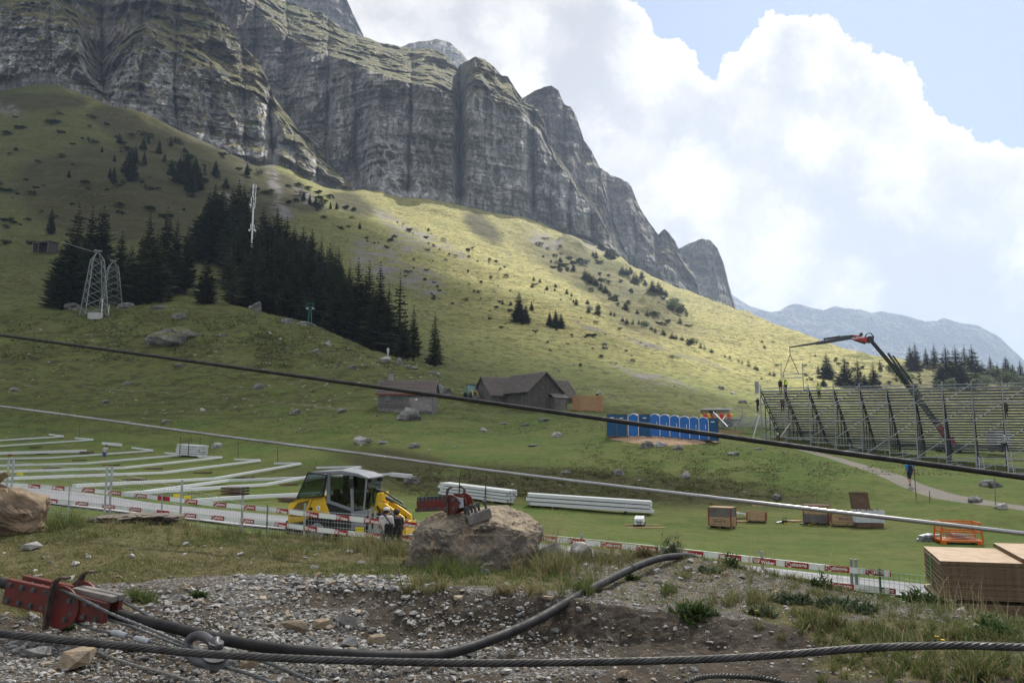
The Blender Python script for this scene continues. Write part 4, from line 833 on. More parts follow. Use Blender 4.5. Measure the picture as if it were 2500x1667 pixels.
def tussocks():
 """heathy tussocks on the bank and the rough pasture"""
 B, H_, W_, L_, C_ = [], [], [], [], []
 zones = [((760, 1118, 2060, 1232), 13000, 0.075, 0.35), ((1000, 1140, 1900, 1215), 7000, 0.095, 0.35), ((0, 860, 1500, 1060), 12000, 0.13, 0.3), ((600, 770, 1080, 900), 3500, 0.24, 0.35), ((0, 760, 700, 880), 5000, 0.26, 0.35), ((1400, 1080, 2450, 1160), 4000, 0.12, 0.3)]
 hc = np.array([(0.055, 0.080, 0.024), (0.075, 0.095, 0.030), (0.085, 0.070, 0.032), (0.045, 0.062, 0.02)]); sc_ = np.array([(0.15, 0.135, 0.055), (0.12, 0.12, 0.045)])
 for (x0, y0, x1, y1), n, hh, fs in zones:
  px = rng.uniform(x0, x1, n); py = rng.uniform(y0, y1, n); den = fbm(np.stack([px * 0.02, py * 0.06, 0 * px], -1), 4)
  for a, b, dn in zip(px, py, den):
   if dn < -0.12: continue
   h = BV_M.ray_cast(CAMV, ray(a, b).normalized(), 400)
   if h[0] is None or not (44 < h[0].y < 185): continue
   for _ in range(3):
    B.append((h[0].x + rnd.gauss(0, .12), h[0].y + rnd.gauss(0, .12), h[0].z - .02)); H_.append(hh * rnd.uniform(.5, 1.3)); W_.append(hh * rnd.uniform(.35, .8)); L_.append(rnd.uniform(.5, 2.2)); C_.append((sc_[rnd.randrange(2)] if rnd.random() < fs else hc[rnd.randrange(4)]) * rnd.uniform(.8, 1.3))
 blades('heath_tussocks', np.array(B), np.array(H_), np.array(W_), np.array(L_), np.array(C_))['kind'] = 'stuff'
tussocks()
# ================================================================== boulders and field stones
def boulder(name, px, py, w, h, label, seed, mt=LICH, cat='boulder', grp=None, bv=None, n=22, depth=0.8, sub=3, disp=0.10, rz=None, sink=0.12, jit=0.22):
 p = drop(px, py, bv); s = w * mpp(p); hh = h * mpp(p)
 me = hull_mesh(name, seed, n, (1, depth, 1), jit, sub, disp); me.materials.append(mt)
 for f in me.polygons: f.use_smooth = False
 o = bpy.data.objects.new(name, me); COL.objects.link(o)
 zs = [v.co.z for v in me.vertices]; xs = [v.co.x for v in me.vertices]; sz = hh * (1 + sink) / (max(zs) - min(zs)); sx = s / (max(xs) - min(xs))
 o.scale = (sx, sx, sz); ys = [v.co.y for v in me.vertices]
 me.transform(Matrix.Translation((-(max(xs) + min(xs)) / 2, -(max(ys) + min(ys)) / 2, 0)))
 o.location = p + Vector((0, s * depth * 0.35, -min(zs) * sz - hh * sink)); o.rotation_euler = (0, 0, rnd.uniform(-0.3, 0.3) if rz is None else rz)
 return tag(o, label, cat, grp)
BROWN = mat('weathered_boulder', (0.21, 0.175, 0.14), 0.9, var=0.5, vscale=2.4, bump=0.9, bscale=6, col2=(0.10, 0.088, 0.08), detail=10)
TANB = mat('tan_boulder', (0.34, 0.25, 0.155), 0.9, var=0.5, vscale=2.2, bump=1.0, bscale=7, col2=(0.11, 0.082, 0.058), detail=12)
def veined_rock():
 m = bpy.data.materials.new('veined_boulder'); m.use_nodes = True; k = NT(m.node_tree); b = k.n['Principled BSDF']
 P = k.add('ShaderNodeTexCoord').outputs['Object']
 Pw = k.vmath('MULTIPLY', P, (2.2, 2.2, 2.2))
 n = k.noise(Pw, 1.5, 9, 0.65); c = k.mix(k.mapr(n, 0.36, 0.64), (0.20, 0.165, 0.13), (0.105, 0.092, 0.08))
 c = k.mix(k.mapr(k.noise(Pw, 3.4, 8, 0.7), 0.56, 0.66), c, (0.30, 0.255, 0.20))
 v = k.math('ABSOLUTE', k.math('SUBTRACT', k.noise(Pw, 0.8, 5, 0.55, 1.2), 0.5)); c = k.mix(k.mapr(v, 0.0, 0.012, 0.8, 0.0), c, (0.42, 0.30, 0.18))
 v2 = k.math('ABSOLUTE', k.math('SUBTRACT', k.noise(Pw, 2.2, 5, 0.6, 0.8), 0.48)); c = k.mix(k.mapr(v2, 0.0, 0.012, 0.5, 0.0), c, (0.36, 0.34, 0.30))
 N = k.add('ShaderNodeSeparateXYZ', i_0=k.add('ShaderNodeNewGeometry').outputs['Normal']).outputs['Z']
 c = k.mix(k.math('MULTIPLY', k.mapr(N, 0.35, 0.8), k.mapr(n, 0.3, 0.6)), c, (0.36, 0.29, 0.205))
 k.put(b.inputs['Base Color'], c); b.inputs['Roughness'].default_value = 0.9; b.inputs['Specular IOR Level'].default_value = 0.2
 bn = k.add('ShaderNodeBump'); k.put(bn.inputs['Height'], k.math('ADD', k.math('MULTIPLY', n, 0.5), k.math('MULTIPLY', k.noise(Pw, 9, 8, 0.7), 0.16))); bn.inputs['Strength'].default_value = 0.9; bn.inputs['Distance'].default_value = 0.2
 k.l.new(bn.outputs[0], b.inputs['Normal']); return m
def big_boulder():
 # built from its outline in the photograph, with a flat worn top on which the clamp and block rest
 p0 = drop(1165, 1392, BV_F); d0 = p0.y; s = mpp(p0)
 def P(px, py, back): q = at(px, py, d0 + back); return q
 pts = [P(990, 1388, .15), P(1002, 1340, .05), P(1018, 1290, .15), P(1042, 1262, .3), P(1085, 1252, .35), P(1150, 1280, .05), P(1080, 1395, -.05), P(1160, 1405, -.12), P(1245, 1392, -.05), P(1300, 1350, .15),
           P(1322, 1305, .35), P(1316, 1285, .5), P(1290, 1256, .6), P(1240, 1240, .7), P(1195, 1241, .8), P(1270, 1300, .05), P(1215, 1278, .08), P(1060, 1300, .0), P(1128, 1265, .25)]
 bp = [P(1020, 1290, 1.1), P(1100, 1250, 1.2), P(1200, 1243, 1.25), P(1290, 1262, 1.2), P(1318, 1300, 1.0), P(1000, 1345, .9), P(1080, 1395, 1.1), P(1250, 1392, 1.2)]
 c = P(1165, 1392, .55); c.z = p0.z
 bm = bmesh.new()
 for q in pts + bp + [q + Vector((0, 0.1, -0.35)) for q in pts[:1] + pts[6:9]]: bm.verts.new(q - c)
 r = bmesh.ops.convex_hull(bm, input=bm.verts); junk = [e for e in r['geom_interior'] + r['geom_unused'] if isinstance(e, bmesh.types.BMVert)]
 if junk: bmesh.ops.delete(bm, geom=list(set(junk)), context='VERTS')
 bmesh.ops.triangulate(bm, faces=bm.faces); bmesh.ops.bevel(bm, geom=list(bm.edges), offset=0.035, segments=1, affect='EDGES'); bmesh.ops.triangulate(bm, faces=bm.faces)
 for _ in range(4):
  e = [x for x in bm.edges if x.calc_length() > 0.05]
  if e: bmesh.ops.subdivide_edges(bm, edges=e, cuts=1); bmesh.ops.triangulate(bm, faces=bm.faces)
 bm.normal_update(); co = np.array([v.co[:] for v in bm.verts]); no = np.array([v.normal[:] for v in bm.verts])
 dd = 0.07 * fbm(co * 2.1 + 3, 5, ridged=True) + 0.03 * fbm(co * 6, 4, ridged=True) + 0.012 * fbm(co * 20, 3, ridged=True) - 0.03
 for v, q in zip(bm.verts, co + no * dd[:, None]): v.co = q
 me = bpy.data.meshes.new('boulder'); bm.to_mesh(me); bm.free(); me.materials.append(veined_rock())
 o = bpy.data.objects.new('boulder', me); COL.objects.link(o); o.location = c
 tag(o, 'large brown boulder with pale veins carrying a red rope clamp on its top', 'boulder')
 return o
BIG = big_boulder()
bpy.context.view_layer.update()
BV_B = BVHTree.FromPolygons([(BIG.matrix_world @ v.co)[:] for v in BIG.data.vertices], [tuple(p.vertices) for p in BIG.data.polygons])
boulder('boulder', -22, 1312, 200, 158, 'tan brown boulder cut off by the left edge of the picture', 5, TANB, bv=BV_F, n=20, sub=3, disp=0.13, rz=0.2)
boulder('boulder', 1345, 1374, 66, 48, 'grey pointed rock in the dry grass at the right foot of the big boulder', 8, LIMD, 'rock', bv=BV_F, n=14, sub=1, disp=0.05)
boulder('boulder', 1420, 1362, 58, 44, 'pale slanting rock leaning in front of the banner right of the big boulder', 19, LIME, 'rock', bv=BV_F, n=12, sub=1, disp=0.04)
boulder('boulder', 315, 1274, 240, 20, 'low brown rock ledge breaking out of the turf below the fence', 12, BROWN, 'rock', bv=BV_F, n=40, sub=3, disp=0.22, depth=0.4, rz=0.05, sink=0.5)
boulder('boulder', 1180, 1402, 26, 14, 'small round stone tucked under the front of the big boulder', 21, LIMD, 'stone', bv=BV_F, n=12, sub=0)
HILL = [  # rocks of the pasture that show one by one: px, py(base), width, height, words
 (412, 842, 150, 58, 'broad grass-topped grey outcrop on the knoll below the spruces'), (432, 778, 36, 20, 'light rock just behind the grass-topped outcrop'), (620, 758, 30, 28, 'upright grey rock on the knoll crest at the edge of the wood'), (995, 1027, 66, 40, 'big cracked grey boulder in front of the left hut'),
 (1078, 968, 50, 38, 'mossy boulder wedged beside the right end of the left hut'), (625, 950, 26, 18, 'grey boulder alone on the pasture left of the dark cable'), (717, 1012, 28, 18, 'dark rounded boulder in the pasture left of the hut'), (833, 1008, 22, 14, 'brown rock with a white marker below the hut'), (880, 1084, 36, 24, 'left one of a pair of rounded boulders below the hut'), (902, 1086, 30, 22, 'right one of a pair of rounded boulders below the hut'),
 (932, 1084, 28, 10, 'flat rock right of the paired boulders'), (1010, 1094, 30, 16, 'white rounded rock in the meadow right of the paired boulders'), (525, 1095, 26, 18, 'dark rock just right of the strapped beam stack on the left'), (1003, 1180, 40, 22, 'bright white rock on the field behind the loader arm'), (740, 794, 50, 14, 'reddish rock low on the knoll under the wood'), (700, 790, 34, 16, 'jagged rock on the knoll left of the ski-lift post'),
 (940, 884, 26, 18, 'pale boulder on the slope just above the left hut'), (975, 890, 16, 22, 'upright pale rock right above the hut roof'), (860, 900, 22, 12, 'white rock left above the hut chimney'), (770, 860, 24, 12, 'grey rock halfway down the knoll slope'), (800, 842, 16, 12, 'small grey rock near the lowest spruces'), (1000, 900, 40, 12, 'flat pale rocks above the hut roof right end'),
 (1060, 914, 30, 10, 'rock pile in the grass between the two huts'), (1512, 1159, 30, 16, 'white rock on the heathy bank below the toilets'), (1672, 1168, 30, 22, 'brown round boulder on the heathy bank'), (1382, 1158, 26, 12, 'pale flat rock on the bank above the long beam stack'), (1898, 1221, 24, 20, 'square grey rock on the bank above the open crate'), (1582, 1094, 34, 22, 'dark mossy rock in front of the wood chips, left one'),
 (1612, 1091, 38, 16, 'dark long rock in front of the wood chips, middle one'), (1655, 1098, 28, 16, 'dark rock in front of the wood chips, right one'), (1793, 1112, 30, 12, 'grey low rock on the grass right of the toilets'), (1855, 1098, 20, 8, 'small dark rock under the grandstand corner'), (1360, 1066, 30, 14, 'pale rock in the meadow left of the toilets'), (1280, 1040, 22, 10, 'pale rock in the grass in front of the barn'),
 (1230, 1036, 30, 8, 'flat pale rock on the slope in front of the barn'), (1327, 1028, 28, 9, 'flat white rock right in front of the barn gable'), (1180, 1053, 20, 10, 'white rock in the meadow below the tractor'), (1300, 1090, 24, 8, 'white stone low in the meadow left of the toilets'), (2430, 1190, 60, 22, 'flat rock slab in the grass right of the blue-shirted walker'), (2390, 1226, 40, 18, 'pale slanting rock beside the gravel path'),
 (2452, 1243, 34, 18, 'round grey rock beside the gravel path by a stake'), (30, 955, 24, 12, 'grey rock in the pasture at the left edge'), (315, 940, 36, 12, 'low brown outcrop on the track at the left'), (440, 895, 40, 14, 'rock ledge on the pasture under the outcrop'), (540, 822, 30, 14, 'grey rock right of the grass-topped outcrop'), (640, 905, 20, 10, 'small white rock on the pasture slope'),
 (255, 985, 20, 12, 'small white rock above the far beams'), (400, 1035, 24, 14, 'pale rock behind the strapped beam stack'), (495, 1003, 18, 10, 'small pale rock by the grey cable'), (170, 755, 50, 24, 'rock beside the left foot of the lattice tower'), (300, 752, 46, 18, 'rock group right of the lattice tower'), (385, 755, 40, 14, 'flat dark rock at the trees on the knoll'),
 (1440, 755, 18, 12, 'dark rock high on the slope right of the spruce pair'), (1476, 842, 14, 8, 'dark boulder on the sunny slope, upper one'), (1478, 852, 16, 10, 'dark boulder on the sunny slope, lower one'), (1762, 950, 18, 10, 'brown rock on the sunny slope behind the toilets'), (1790, 962, 14, 8, 'small brown rock left of the grandstand'), (1815, 984, 24, 10, 'dark flat rock left of the grandstand top')]
def mossy():
 m = LICH.copy(); m.name = 'grass_topped_rock'; k = NT(m.node_tree); b = k.n['Principled BSDF']; src = b.inputs['Base Color'].links[0].from_socket
 N = k.add('ShaderNodeSeparateXYZ', i_0=k.add('ShaderNodeNewGeometry').outputs['Normal']).outputs['Z']; P = k.add('ShaderNodeNewGeometry').outputs['Position']
 f = k.mapr(k.math('ADD', N, k.math('MULTIPLY', k.math('SUBTRACT', k.noise(P, 1.2, 6, 0.7), 0.5), 0.9)), 0.50, 0.72)
 k.put(b.inputs['Base Color'], k.mix(f, src, k.mix(k.noise(P, 2.0, 4), (0.14, 0.125, 0.045), (0.06, 0.075, 0.025)))); return m
MOSS = mossy()
for i, (px, py, w, h, lab) in enumerate(HILL):
 mossed = 'grass-topped' in lab or 'mossy' in lab or 'ledge' in lab or 'outcrop' in lab
 boulder('rock', px, py, w, h * 0.85, lab, 100 + i, MOSS if mossed else (LICH if i % 4 else LIME), 'rock', 'rocks scattered over the pasture', n=16 if w < 100 else 30, sub=3 if w > 45 else (2 if w > 24 else 1), disp=0.13, sink=0.45)
def field_rocks():
 mes = []
 for s in range(6):
  me = hull_mesh('rock', 300 + s, 12, (1, 0.8, 0.6), 0.3, 1, 0.05); me.materials.append(LICH if s == 0 else LIME); mes.append(me)
 zones = [((0, 800, 900, 1000), 70, 'low pale rock among many alike on the pasture slope below the knoll'), ((560, 770, 1050, 900), 55, 'pale rock among many alike on the flank of the knoll below the spruces'), ((600, 985, 1450, 1110), 36, 'small rock among many alike in the meadow below the huts'), ((1000, 1130, 2100, 1215), 20, 'small stone among many alike on the heathy bank'),
             ((1300, 700, 1900, 950), 60, 'dark small rock among many alike on the sunny slope'), ((850, 560, 1250, 800), 40, 'scree block among many alike on the slope beyond the wood')]
 for (x0, y0, x1, y1), n, lab in zones:
  for _ in range(n):
   px, py = rnd.uniform(x0, x1), rnd.uniform(y0, y1)
   h = BV_M.ray_cast(CAMV, ray(px, py).normalized(), 9000)
   if h[0] is None: continue
   s = rnd.uniform(4.5, 12) * mpp(h[0]); o = put(rnd.choice(mes), 'rock', h[0] + Vector((0, 0, s * 0.10)), (s, s, s * rnd.uniform(0.6, 1))); tag(o, lab, 'rock', lab.split(' among')[0] + 's')
field_rocks()
# ================================================================== rope gear in front
RED = mat('red_oxide_paint', (0.145, 0.020, 0.015), 0.6, var=0.5, vscale=7, bump=0.25, bscale=60, col2=(0.075, 0.030, 0.024), spec=0.3)
RUST = mat('rusty_steel', (0.11, 0.075, 0.06), 0.7, 0.3, var=0.5, vscale=14, bump=0.3, bscale=60, col2=(0.05, 0.04, 0.038))
STEEL = mat('dark_steel', (0.11, 0.11, 0.118), 0.55, 0.5, var=0.4, vscale=12, bump=0.15, bscale=80)
GALV = mat('galvanised_steel', (0.42, 0.44, 0.46), 0.45, 0.55, var=0.3, vscale=6, col2=(0.30, 0.32, 0.34))
WIRE = mat('wire_rope', (0.21, 0.22, 0.22), 0.5, 0.6, var=0.5, vscale=20, col2=(0.13, 0.13, 0.13))
ROPEB = mat('greased_rope', (0.075, 0.072, 0.07), 0.5, 0.4, var=0.5, vscale=10, col2=(0.035, 0.034, 0.033))
RUBB = mat('black_rope', (0.026, 0.025, 0.026), 0.62, 0.0, var=0.5, vscale=8, bump=0.10, bscale=120, spec=0.22)
WOODG = mat('grey_timber', (0.22, 0.20, 0.18), 0.85, var=0.4, vscale=6, col2=(0.12, 0.11, 0.10), bump=0.3, bscale=30)
def spline(pts, n):
 P = np.array([p[:] for p in pts], float); m = len(P); t = np.linspace(0, m - 1, n); i = np.clip(t.astype(int), 0, m - 2); u = (t - i)[:, None]
 g = lambda k: P[np.clip(k, 0, m - 1)]
 a, b, c, d = g(i - 1), g(i), g(i + 1), g(i + 2)
 return 0.5 * (2 * b + (c - a) * u + (2 * a - 5 * b + 4 * c - d) * u * u + (3 * b - a - 3 * c + d) * u ** 3)
def path(pts, n=60): return spline([at(*p) for p in pts], n)
def frames(P):
 T = np.gradient(P, axis=0); T /= np.linalg.norm(T, axis=1)[:, None]; up = np.array([0, 0, 1.0]); A = np.cross(T, up); A /= np.linalg.norm(A, axis=1)[:, None]; return T, A, np.cross(A, T)
def strand_rope(name, P, r, pitch, ns, label, mt, cat='rope', sides=6):
 """laid rope: every strand is a part"""
 P = np.array(P); T, A, B = frames(P); L = np.r_[0, np.cumsum(np.linalg.norm(np.diff(P, axis=0), axis=1))]
 mid = len(P) // 2; root = thing(name, label, cat, P[mid]); P = P - P[mid]
 for k in range(ns):
  ph = 2 * np.pi * (L / pitch + k / ns); c = P + (A * np.cos(ph)[:, None] + B * np.sin(ph)[:, None]) * r * 0.60
  m = MB(); m.tube([Vector(q) for q in c], r * 0.47, sides); m.obj('strand', mt, root, smooth=True)
 return root
def twisted(name, P, r, pitch, label, mt, lobes=6, parent=None):
 P = np.array(P); T, A, B = frames(P); L = np.r_[0, np.cumsum(np.linalg.norm(np.diff(P, axis=0), axis=1))]; n = lobes * 2
 c0 = P[len(P) // 2].copy(); P = P - c0
 ang = 2 * np.pi * (np.arange(n)[None, :] / n + L[:, None] / pitch); rr = np.where(np.arange(n) % 2 == 0, r, r * 0.78)[None, :]
 V = P[:, None] + (A[:, None] * np.cos(ang)[..., None] + B[:, None] * np.sin(ang)[..., None]) * rr[..., None]
 i = np.arange(len(P) * n).reshape(len(P), n); j = np.roll(i, -1, 1); Fc = np.stack([i[:-1], j[:-1], j[1:], i[1:]], -1).reshape(-1, 4)
 o = np_mesh(name, V.reshape(-1, 3), Fc, mt, smooth=False); o.location = c0; tag(o, label, 'rope'); return o
strand_rope('steel_rope', path([(-260, 1515, 5.2), (0, 1546, 5.2), (250, 1571, 5.25), (500, 1595, 5.3), (800, 1610, 5.4), (1100, 1617, 5.45), (1400, 1616, 5.5), (1700, 1609, 5.45), (1900, 1598, 5.4), (2100, 1582, 5.35), (2250, 1576, 5.3), (2400, 1576, 5.25), (2800, 1590, 5.2)], 420), 0.024, 0.30, 6, 'thick twisted steel rope running across the whole bottom of the picture', ROPEB)
hose = path([(-240, 1395, 7.0), (-60, 1412, 6.7), (12, 1424, 6.6), (150, 1460, 6.55), (280, 1499, 6.45), (420, 1531, 6.3), (550, 1562, 6.15), (700, 1586, 6.05), (850, 1599, 6.0), (1000, 1602, 6.1), (1080, 1596, 6.3), (1160, 1575, 6.55), (1250, 1540, 6.9), (1320, 1507, 7.25), (1400, 1460, 7.75), (1480, 1418, 8.5), (1560, 1380, 9.4), (1620, 1361, 10.0), (1682, 1357, 10.6), (1700, 1366, 11.0)], 150)
hm = MB(); c0 = Vector(hose[75]); hm.tube([Vector(q) - c0 for q in hose], 0.042, 14); tag(hm.obj('track_rope', RUBB, loc=c0, smooth=True), 'smooth thick black rope sagging through the pit and rising over the mound', 'rope')
twisted('wire_sling', path([(142, 1436, 6.35), (200, 1462, 6.25), (270, 1497, 6.15), (370, 1537, 5.95), (455, 1574, 5.75), (490, 1588, 5.7)], 90), 0.013, 0.10, 'grey wire rope from the front drum of the red clamp to the shackle', WIRE)
twisted('wire_sling', path([(186, 1416, 6.75), (235, 1432, 6.7), (300, 1468, 6.65), (360, 1502, 6.6), (410, 1540, 6.4), (470, 1578, 5.95), (492, 1588, 5.75)], 90), 0.013, 0.10, 'grey wire rope from the rear drum passing behind the thick black rope', WIRE)
twisted('wire_sling', path([(265, 1512, 6.4), (330, 1533, 6.3), (400, 1560, 6.0), (480, 1590, 5.75)], 60), 0.011, 0.09, 'short wire rope coming out under the tail of the red clamp', WIRE)
sl_ = twisted('wire_sling', path([(170, 1512, 6.5), (220, 1533, 6.3), (280, 1546, 6.15), (360, 1564, 5.95), (480, 1592, 5.72)], 60), 0.011, 0.09, 'wire rope with two pressed metal sleeves lying under the clamp', WIRE)
for a, b in (((276, 1543, 6.15), (310, 1552, 6.07)), ((331, 1558, 6.02), (366, 1566, 5.94))):
 m = MB(); m.cyl(at(*a) - sl_.location, at(*b) - sl_.location, 0.022, n=12); m.obj('sleeve', GALV, sl_, smooth=False)
twisted('wire_sling', path([(520, 1622, 5.55), (575, 1635, 5.5), (640, 1656, 5.4), (720, 1692, 5.3)], 60), 0.014, 0.10, 'wire rope running from the shackle out of the bottom edge, left one', WIRE)
twisted('wire_sling', path([(535, 1590, 5.7), (600, 1602, 5.7), (660, 1620, 5.6), (720, 1644, 5.5), (800, 1680, 5.4)], 60), 0.014, 0.10, 'wire rope running from the shackle out of the bottom edge, right one', WIRE)
twisted('wire_sling', path([(163, 1571, 6.0), (210, 1584, 5.9), (260, 1601, 5.75), (330, 1624, 5.6), (420, 1648, 5.45), (530, 1684, 5.3)], 70), 0.013, 0.10, 'pale worn wire rope crossing the gravel at the lower left below the steel rope', mat('worn_rope', (0.26, 0.245, 0.22), 0.7, 0.3, var=0.4, vscale=20))
twisted('wire_sling', path([(1675, 1668, 5.4), (1700, 1655, 5.45), (1745, 1649, 5.5), (1800, 1650, 5.5), (1870, 1656, 5.45), (1920, 1668, 5.4), (1980, 1690, 5.3)], 70), 0.018, 0.14, 'short arc of twisted steel rope at the bottom edge right of centre', ROPEB)
def shackle():
 c = at(505, 1592, 5.62); t = thing('shackle', 'heavy steel shackle joining the grey wire ropes under the long steel rope', 'shackle', c)
 k = mpp(c)
 def L(px, py, d): return at(px, py, d) - c
 bow = spline([L(535, 1582, 5.55), (L(512, 1562, 5.62)), L(490, 1550, 5.7), L(468, 1556, 5.75), (L(458, 1574, 5.75)), L(462, 1596, 5.7), L(480, 1614, 5.6), L(512, 1622, 5.5)], 40)
 m = MB(); m.tube([Vector(q) for q in bow], 0.031, 12); m.obj('bow', STEEL, t, smooth=True)
 m = MB(); m.cyl(L(528, 1556, 5.6), L(522, 1640, 5.48), 0.026, n=12); m.obj('pin', STEEL, t, smooth=True)
 m = MB(); m.lathe([(0.05, -0.02), (0.052, 0.0), (0.05, 0.02)], 12); o = m.obj('bolt_head', STEEL, t); o.location = L(527, 1574, 5.58); o.rotation_euler = (0.2, 0.15, 0)
 m = MB(); m.lathe([(0.04, -0.03), (0.085, -0.03), (0.07, 0.0), (0.085, 0.03), (0.04, 0.03)], 20); o = m.obj('thimble', STEEL, t); o.location = L(527, 1606, 5.52); o.rotation_euler = (0.35, 0.15, 0)
shackle()
def hexbolt(m, p, axis, r=0.018, h=0.02):
 d = Vector(axis).normalized(); p = Vector(p); m.cyl(p, p + d * 0.004, r * 1.35, n=10); m.cyl(p, p + d * h, r, n=6)
def rope_clamp(c, ax, label, mirror=False, k=1.0):
 """front is local -Y, length along local X"""
 t = thing('rope_clamp', label, 'clamp', c); xa = Vector(ax).normalized(); ya = Vector((0, 0, 1)).cross(xa).normalized(); za = xa.cross(ya)
 M = Matrix((xa, ya, za)).transposed().to_4x4(); t.rotation_euler = M.to_euler(); t.scale = (k, k, k)
 def plate(y0, y1, x0, x1, h0, h1, nm, mt=RED):
  m = MB(); m.prism([(x0, -h0), (x1, -h1), (x1, h1), (x0, h0)], y0, y1); m.obj(nm, mt, t, bevel=0.006)
 plate(-0.105, -0.055, -0.47, 0.02, 0.10, 0.10, 'side_plate'); plate(0.055, 0.105, -0.47, 0.02, 0.10, 0.10, 'side_plate')
 plate(-0.105, -0.05, 0.13, 0.46, 0.095, 0.08, 'jaw_plate'); plate(0.05, 0.105, 0.13, 0.46, 0.095, 0.08, 'jaw_plate')
 for y in (-0.035, 0.045):
  m = MB(); m.box((0.29, y, 0.10), (0.38, 0.06, 0.05)); m.obj('clamp_bar', WOODG if not mirror else STEEL, t, bevel=0.006)
 m = MB(); m.mi = 0
 for x in (-0.42, -0.31, -0.20, -0.09):
  for z in (-0.06, 0.06): hexbolt(m, (x, -0.107, z), (0, -1, 0))
 for x in (0.18, 0.29, 0.40):
  for z in (-0.055, 0.045): hexbolt(m, (x, -0.107, z), (0, -1, 0))
 bm_ = m
 for i in range(0, 14):
  pass
 # each bolt head is its own part
 for x, z in [(x, z) for x in (-0.42, -0.31, -0.20, -0.09) for z in (-0.06, 0.06)] + [(x, z) for x in (0.18, 0.29, 0.40) for z in (-0.055, 0.045)]:
  b = MB(); hexbolt(b, (x, -0.1065, z), (0, -1, 0)); b.obj('bolt', STEEL, t)
 for x in (-0.36, -0.26, -0.15):
  b = MB(); b.cyl((x, -0.06, 0.06), (x, 0.06, 0.06), 0.009, n=8); b.obj('tie_rod', GALV, t)
 for y, s in ((-0.125, -1), (0.10, 1)):
  m = MB(); m.lathe([(0.02, 0), (0.165, 0), (0.165, 0.018), (0.02, 0.018)], 28, Matrix.Translation((0.075, y, -0.02)), axis='Y'); fl = m.obj('drum_flange', RED, t, smooth=False)
  for a in (40, 130, 220, 310):
   b = MB(); hexbolt(b, (0.075 + 0.105 * math.cos(R(a)), y if s < 0 else y + 0.02, -0.02 + 0.105 * math.sin(R(a))), (0, s, 0)); b.obj('bolt', STEEL, fl)
 m = MB(); m.lathe([(0.13, 0), (0.115, 0.05), (0.115, 0.13), (0.13, 0.2)], 24, Matrix.Translation((0.075, -0.105, -0.02)), axis='Y'); m.obj('drum', RUST, t, smooth=True)
 for y in (-0.17, 0.125):
  m = MB(); sgn = 1
  pts = [(-0.0, -0.19), (-0.005, 0.0), (-0.005, 0.12), (0.015, 0.185), (0.06, 0.22), (0.12, 0.225)]
  for (x0, z0), (x1, z1) in zip(pts[:-1], pts[1:]): m.bar((x0 + 0.02, y, z0), (x1 + 0.02, y, z1), 0.055, 0.018, up=(1, 0, 0) if abs(x1 - x0) < abs(z1 - z0) else (0, 0, 1))
  m.obj('hook', RUST, t)
 return t
pa, pb = at(40, 1438, 6.55), at(275, 1490, 6.38)
rope_clamp((pa + pb) / 2, pb - pa, 'red bolted rope clamp lying on the gravel at the lower left', k=0.98)
# second clamp, standing on the boulder
def top_of_boulder(px, py):
 h = BV_B.ray_cast(CAMV, ray(px, py).normalized(), 50); 
 if h[0] is None: return drop(px, py, BV_F)
 return h[0]
tb = top_of_boulder(1095, 1268)
def clamp_two():
 c = at(1098, 1229, tb.y + 0.12); t = thing('rope_clamp', 'red drum clamp with a double row of black bolts standing on the big boulder', 'clamp', c); s = mpp(c) * 0.88
 t.rotation_euler = (0, R(-4), R(-14))
 X = lambda z: z * s
 m = MB(); m.box((X(-50), 0, X(2)), (X(86), 0.12, X(22))); m.obj('side_plate', RED, t, bevel=0.006)
 for i in range(7):
  for z in (16, -12):
   b = MB(); x = X(-88 + i * 11.5); b.cyl((x, -0.02, X(z - 5)), (x, -0.02, X(z + 7)), 0.028, 0.026, n=8); b.obj('bolt', STEEL, t)
 m = MB(); m.box((X(-50), -0.07, X(-12)), (X(90), 0.05, X(10))); m.obj('lower_rail', RUST, t)
 for i, (y, r) in enumerate(((-0.15, 26), (0.0, 27), (0.15, 26))):
  m = MB(); m.lathe([(0.02, -0.012), (X(r), -0.012), (X(r), 0.012), (0.02, 0.012)], 26, Matrix.Translation((X(12) + i * X(10), y, 0)), axis='Y'); fl = m.obj('drum_flange', RED, t)
  if i == 0:
   for a in (45, 135, 225, 315):
    b = MB(); hexbolt(b, (X(12) + X(16) * math.cos(R(a)), y - 0.012, X(16) * math.sin(R(a))), (0, -1, 0), 0.022, 0.03); b.obj('bolt', STEEL, fl)
 m = MB(); m.lathe([(X(20), -0.14), (X(18), 0), (X(20), 0.14)], 24, Matrix.Translation((X(22), 0, 0)), axis='Y'); m.obj('drum', RUST, t, smooth=True)
 for x0, y in ((6, -0.17), (32, 0.17)):
  m = MB(); pts = [(x0, -30), (x0, 10), (x0, 30), (x0 + 3, 40), (x0 + 10, 45), (x0 + 16, 45)] if y < 0 else [(x0, -34), (x0, 20), (x0 + 2, 36), (x0 - 6, 43), (x0 - 14, 43)]
  for (a0, z0), (a1, z1) in zip(pts[:-1], pts[1:]): m.bar((X(a0), y, X(z0)), (X(a1), y, X(z1)), X(11), 0.02, up=(1, 0, 0) if abs(a1 - a0) < abs(z1 - z0) else (0, 0, 1))
  m.obj('hook', RUST, t)
 m = MB(); m.box((X(38), -0.12, X(2)), (X(17), 0.05, X(26))); hub = m.obj('hub_block', GALV, t)
 m = MB(); m.cyl((X(38), -0.155, X(2)), (X(38), -0.135, X(2)), X(4), n=4); m.obj('diamond_hole', ROPEB, hub)
clamp_two()
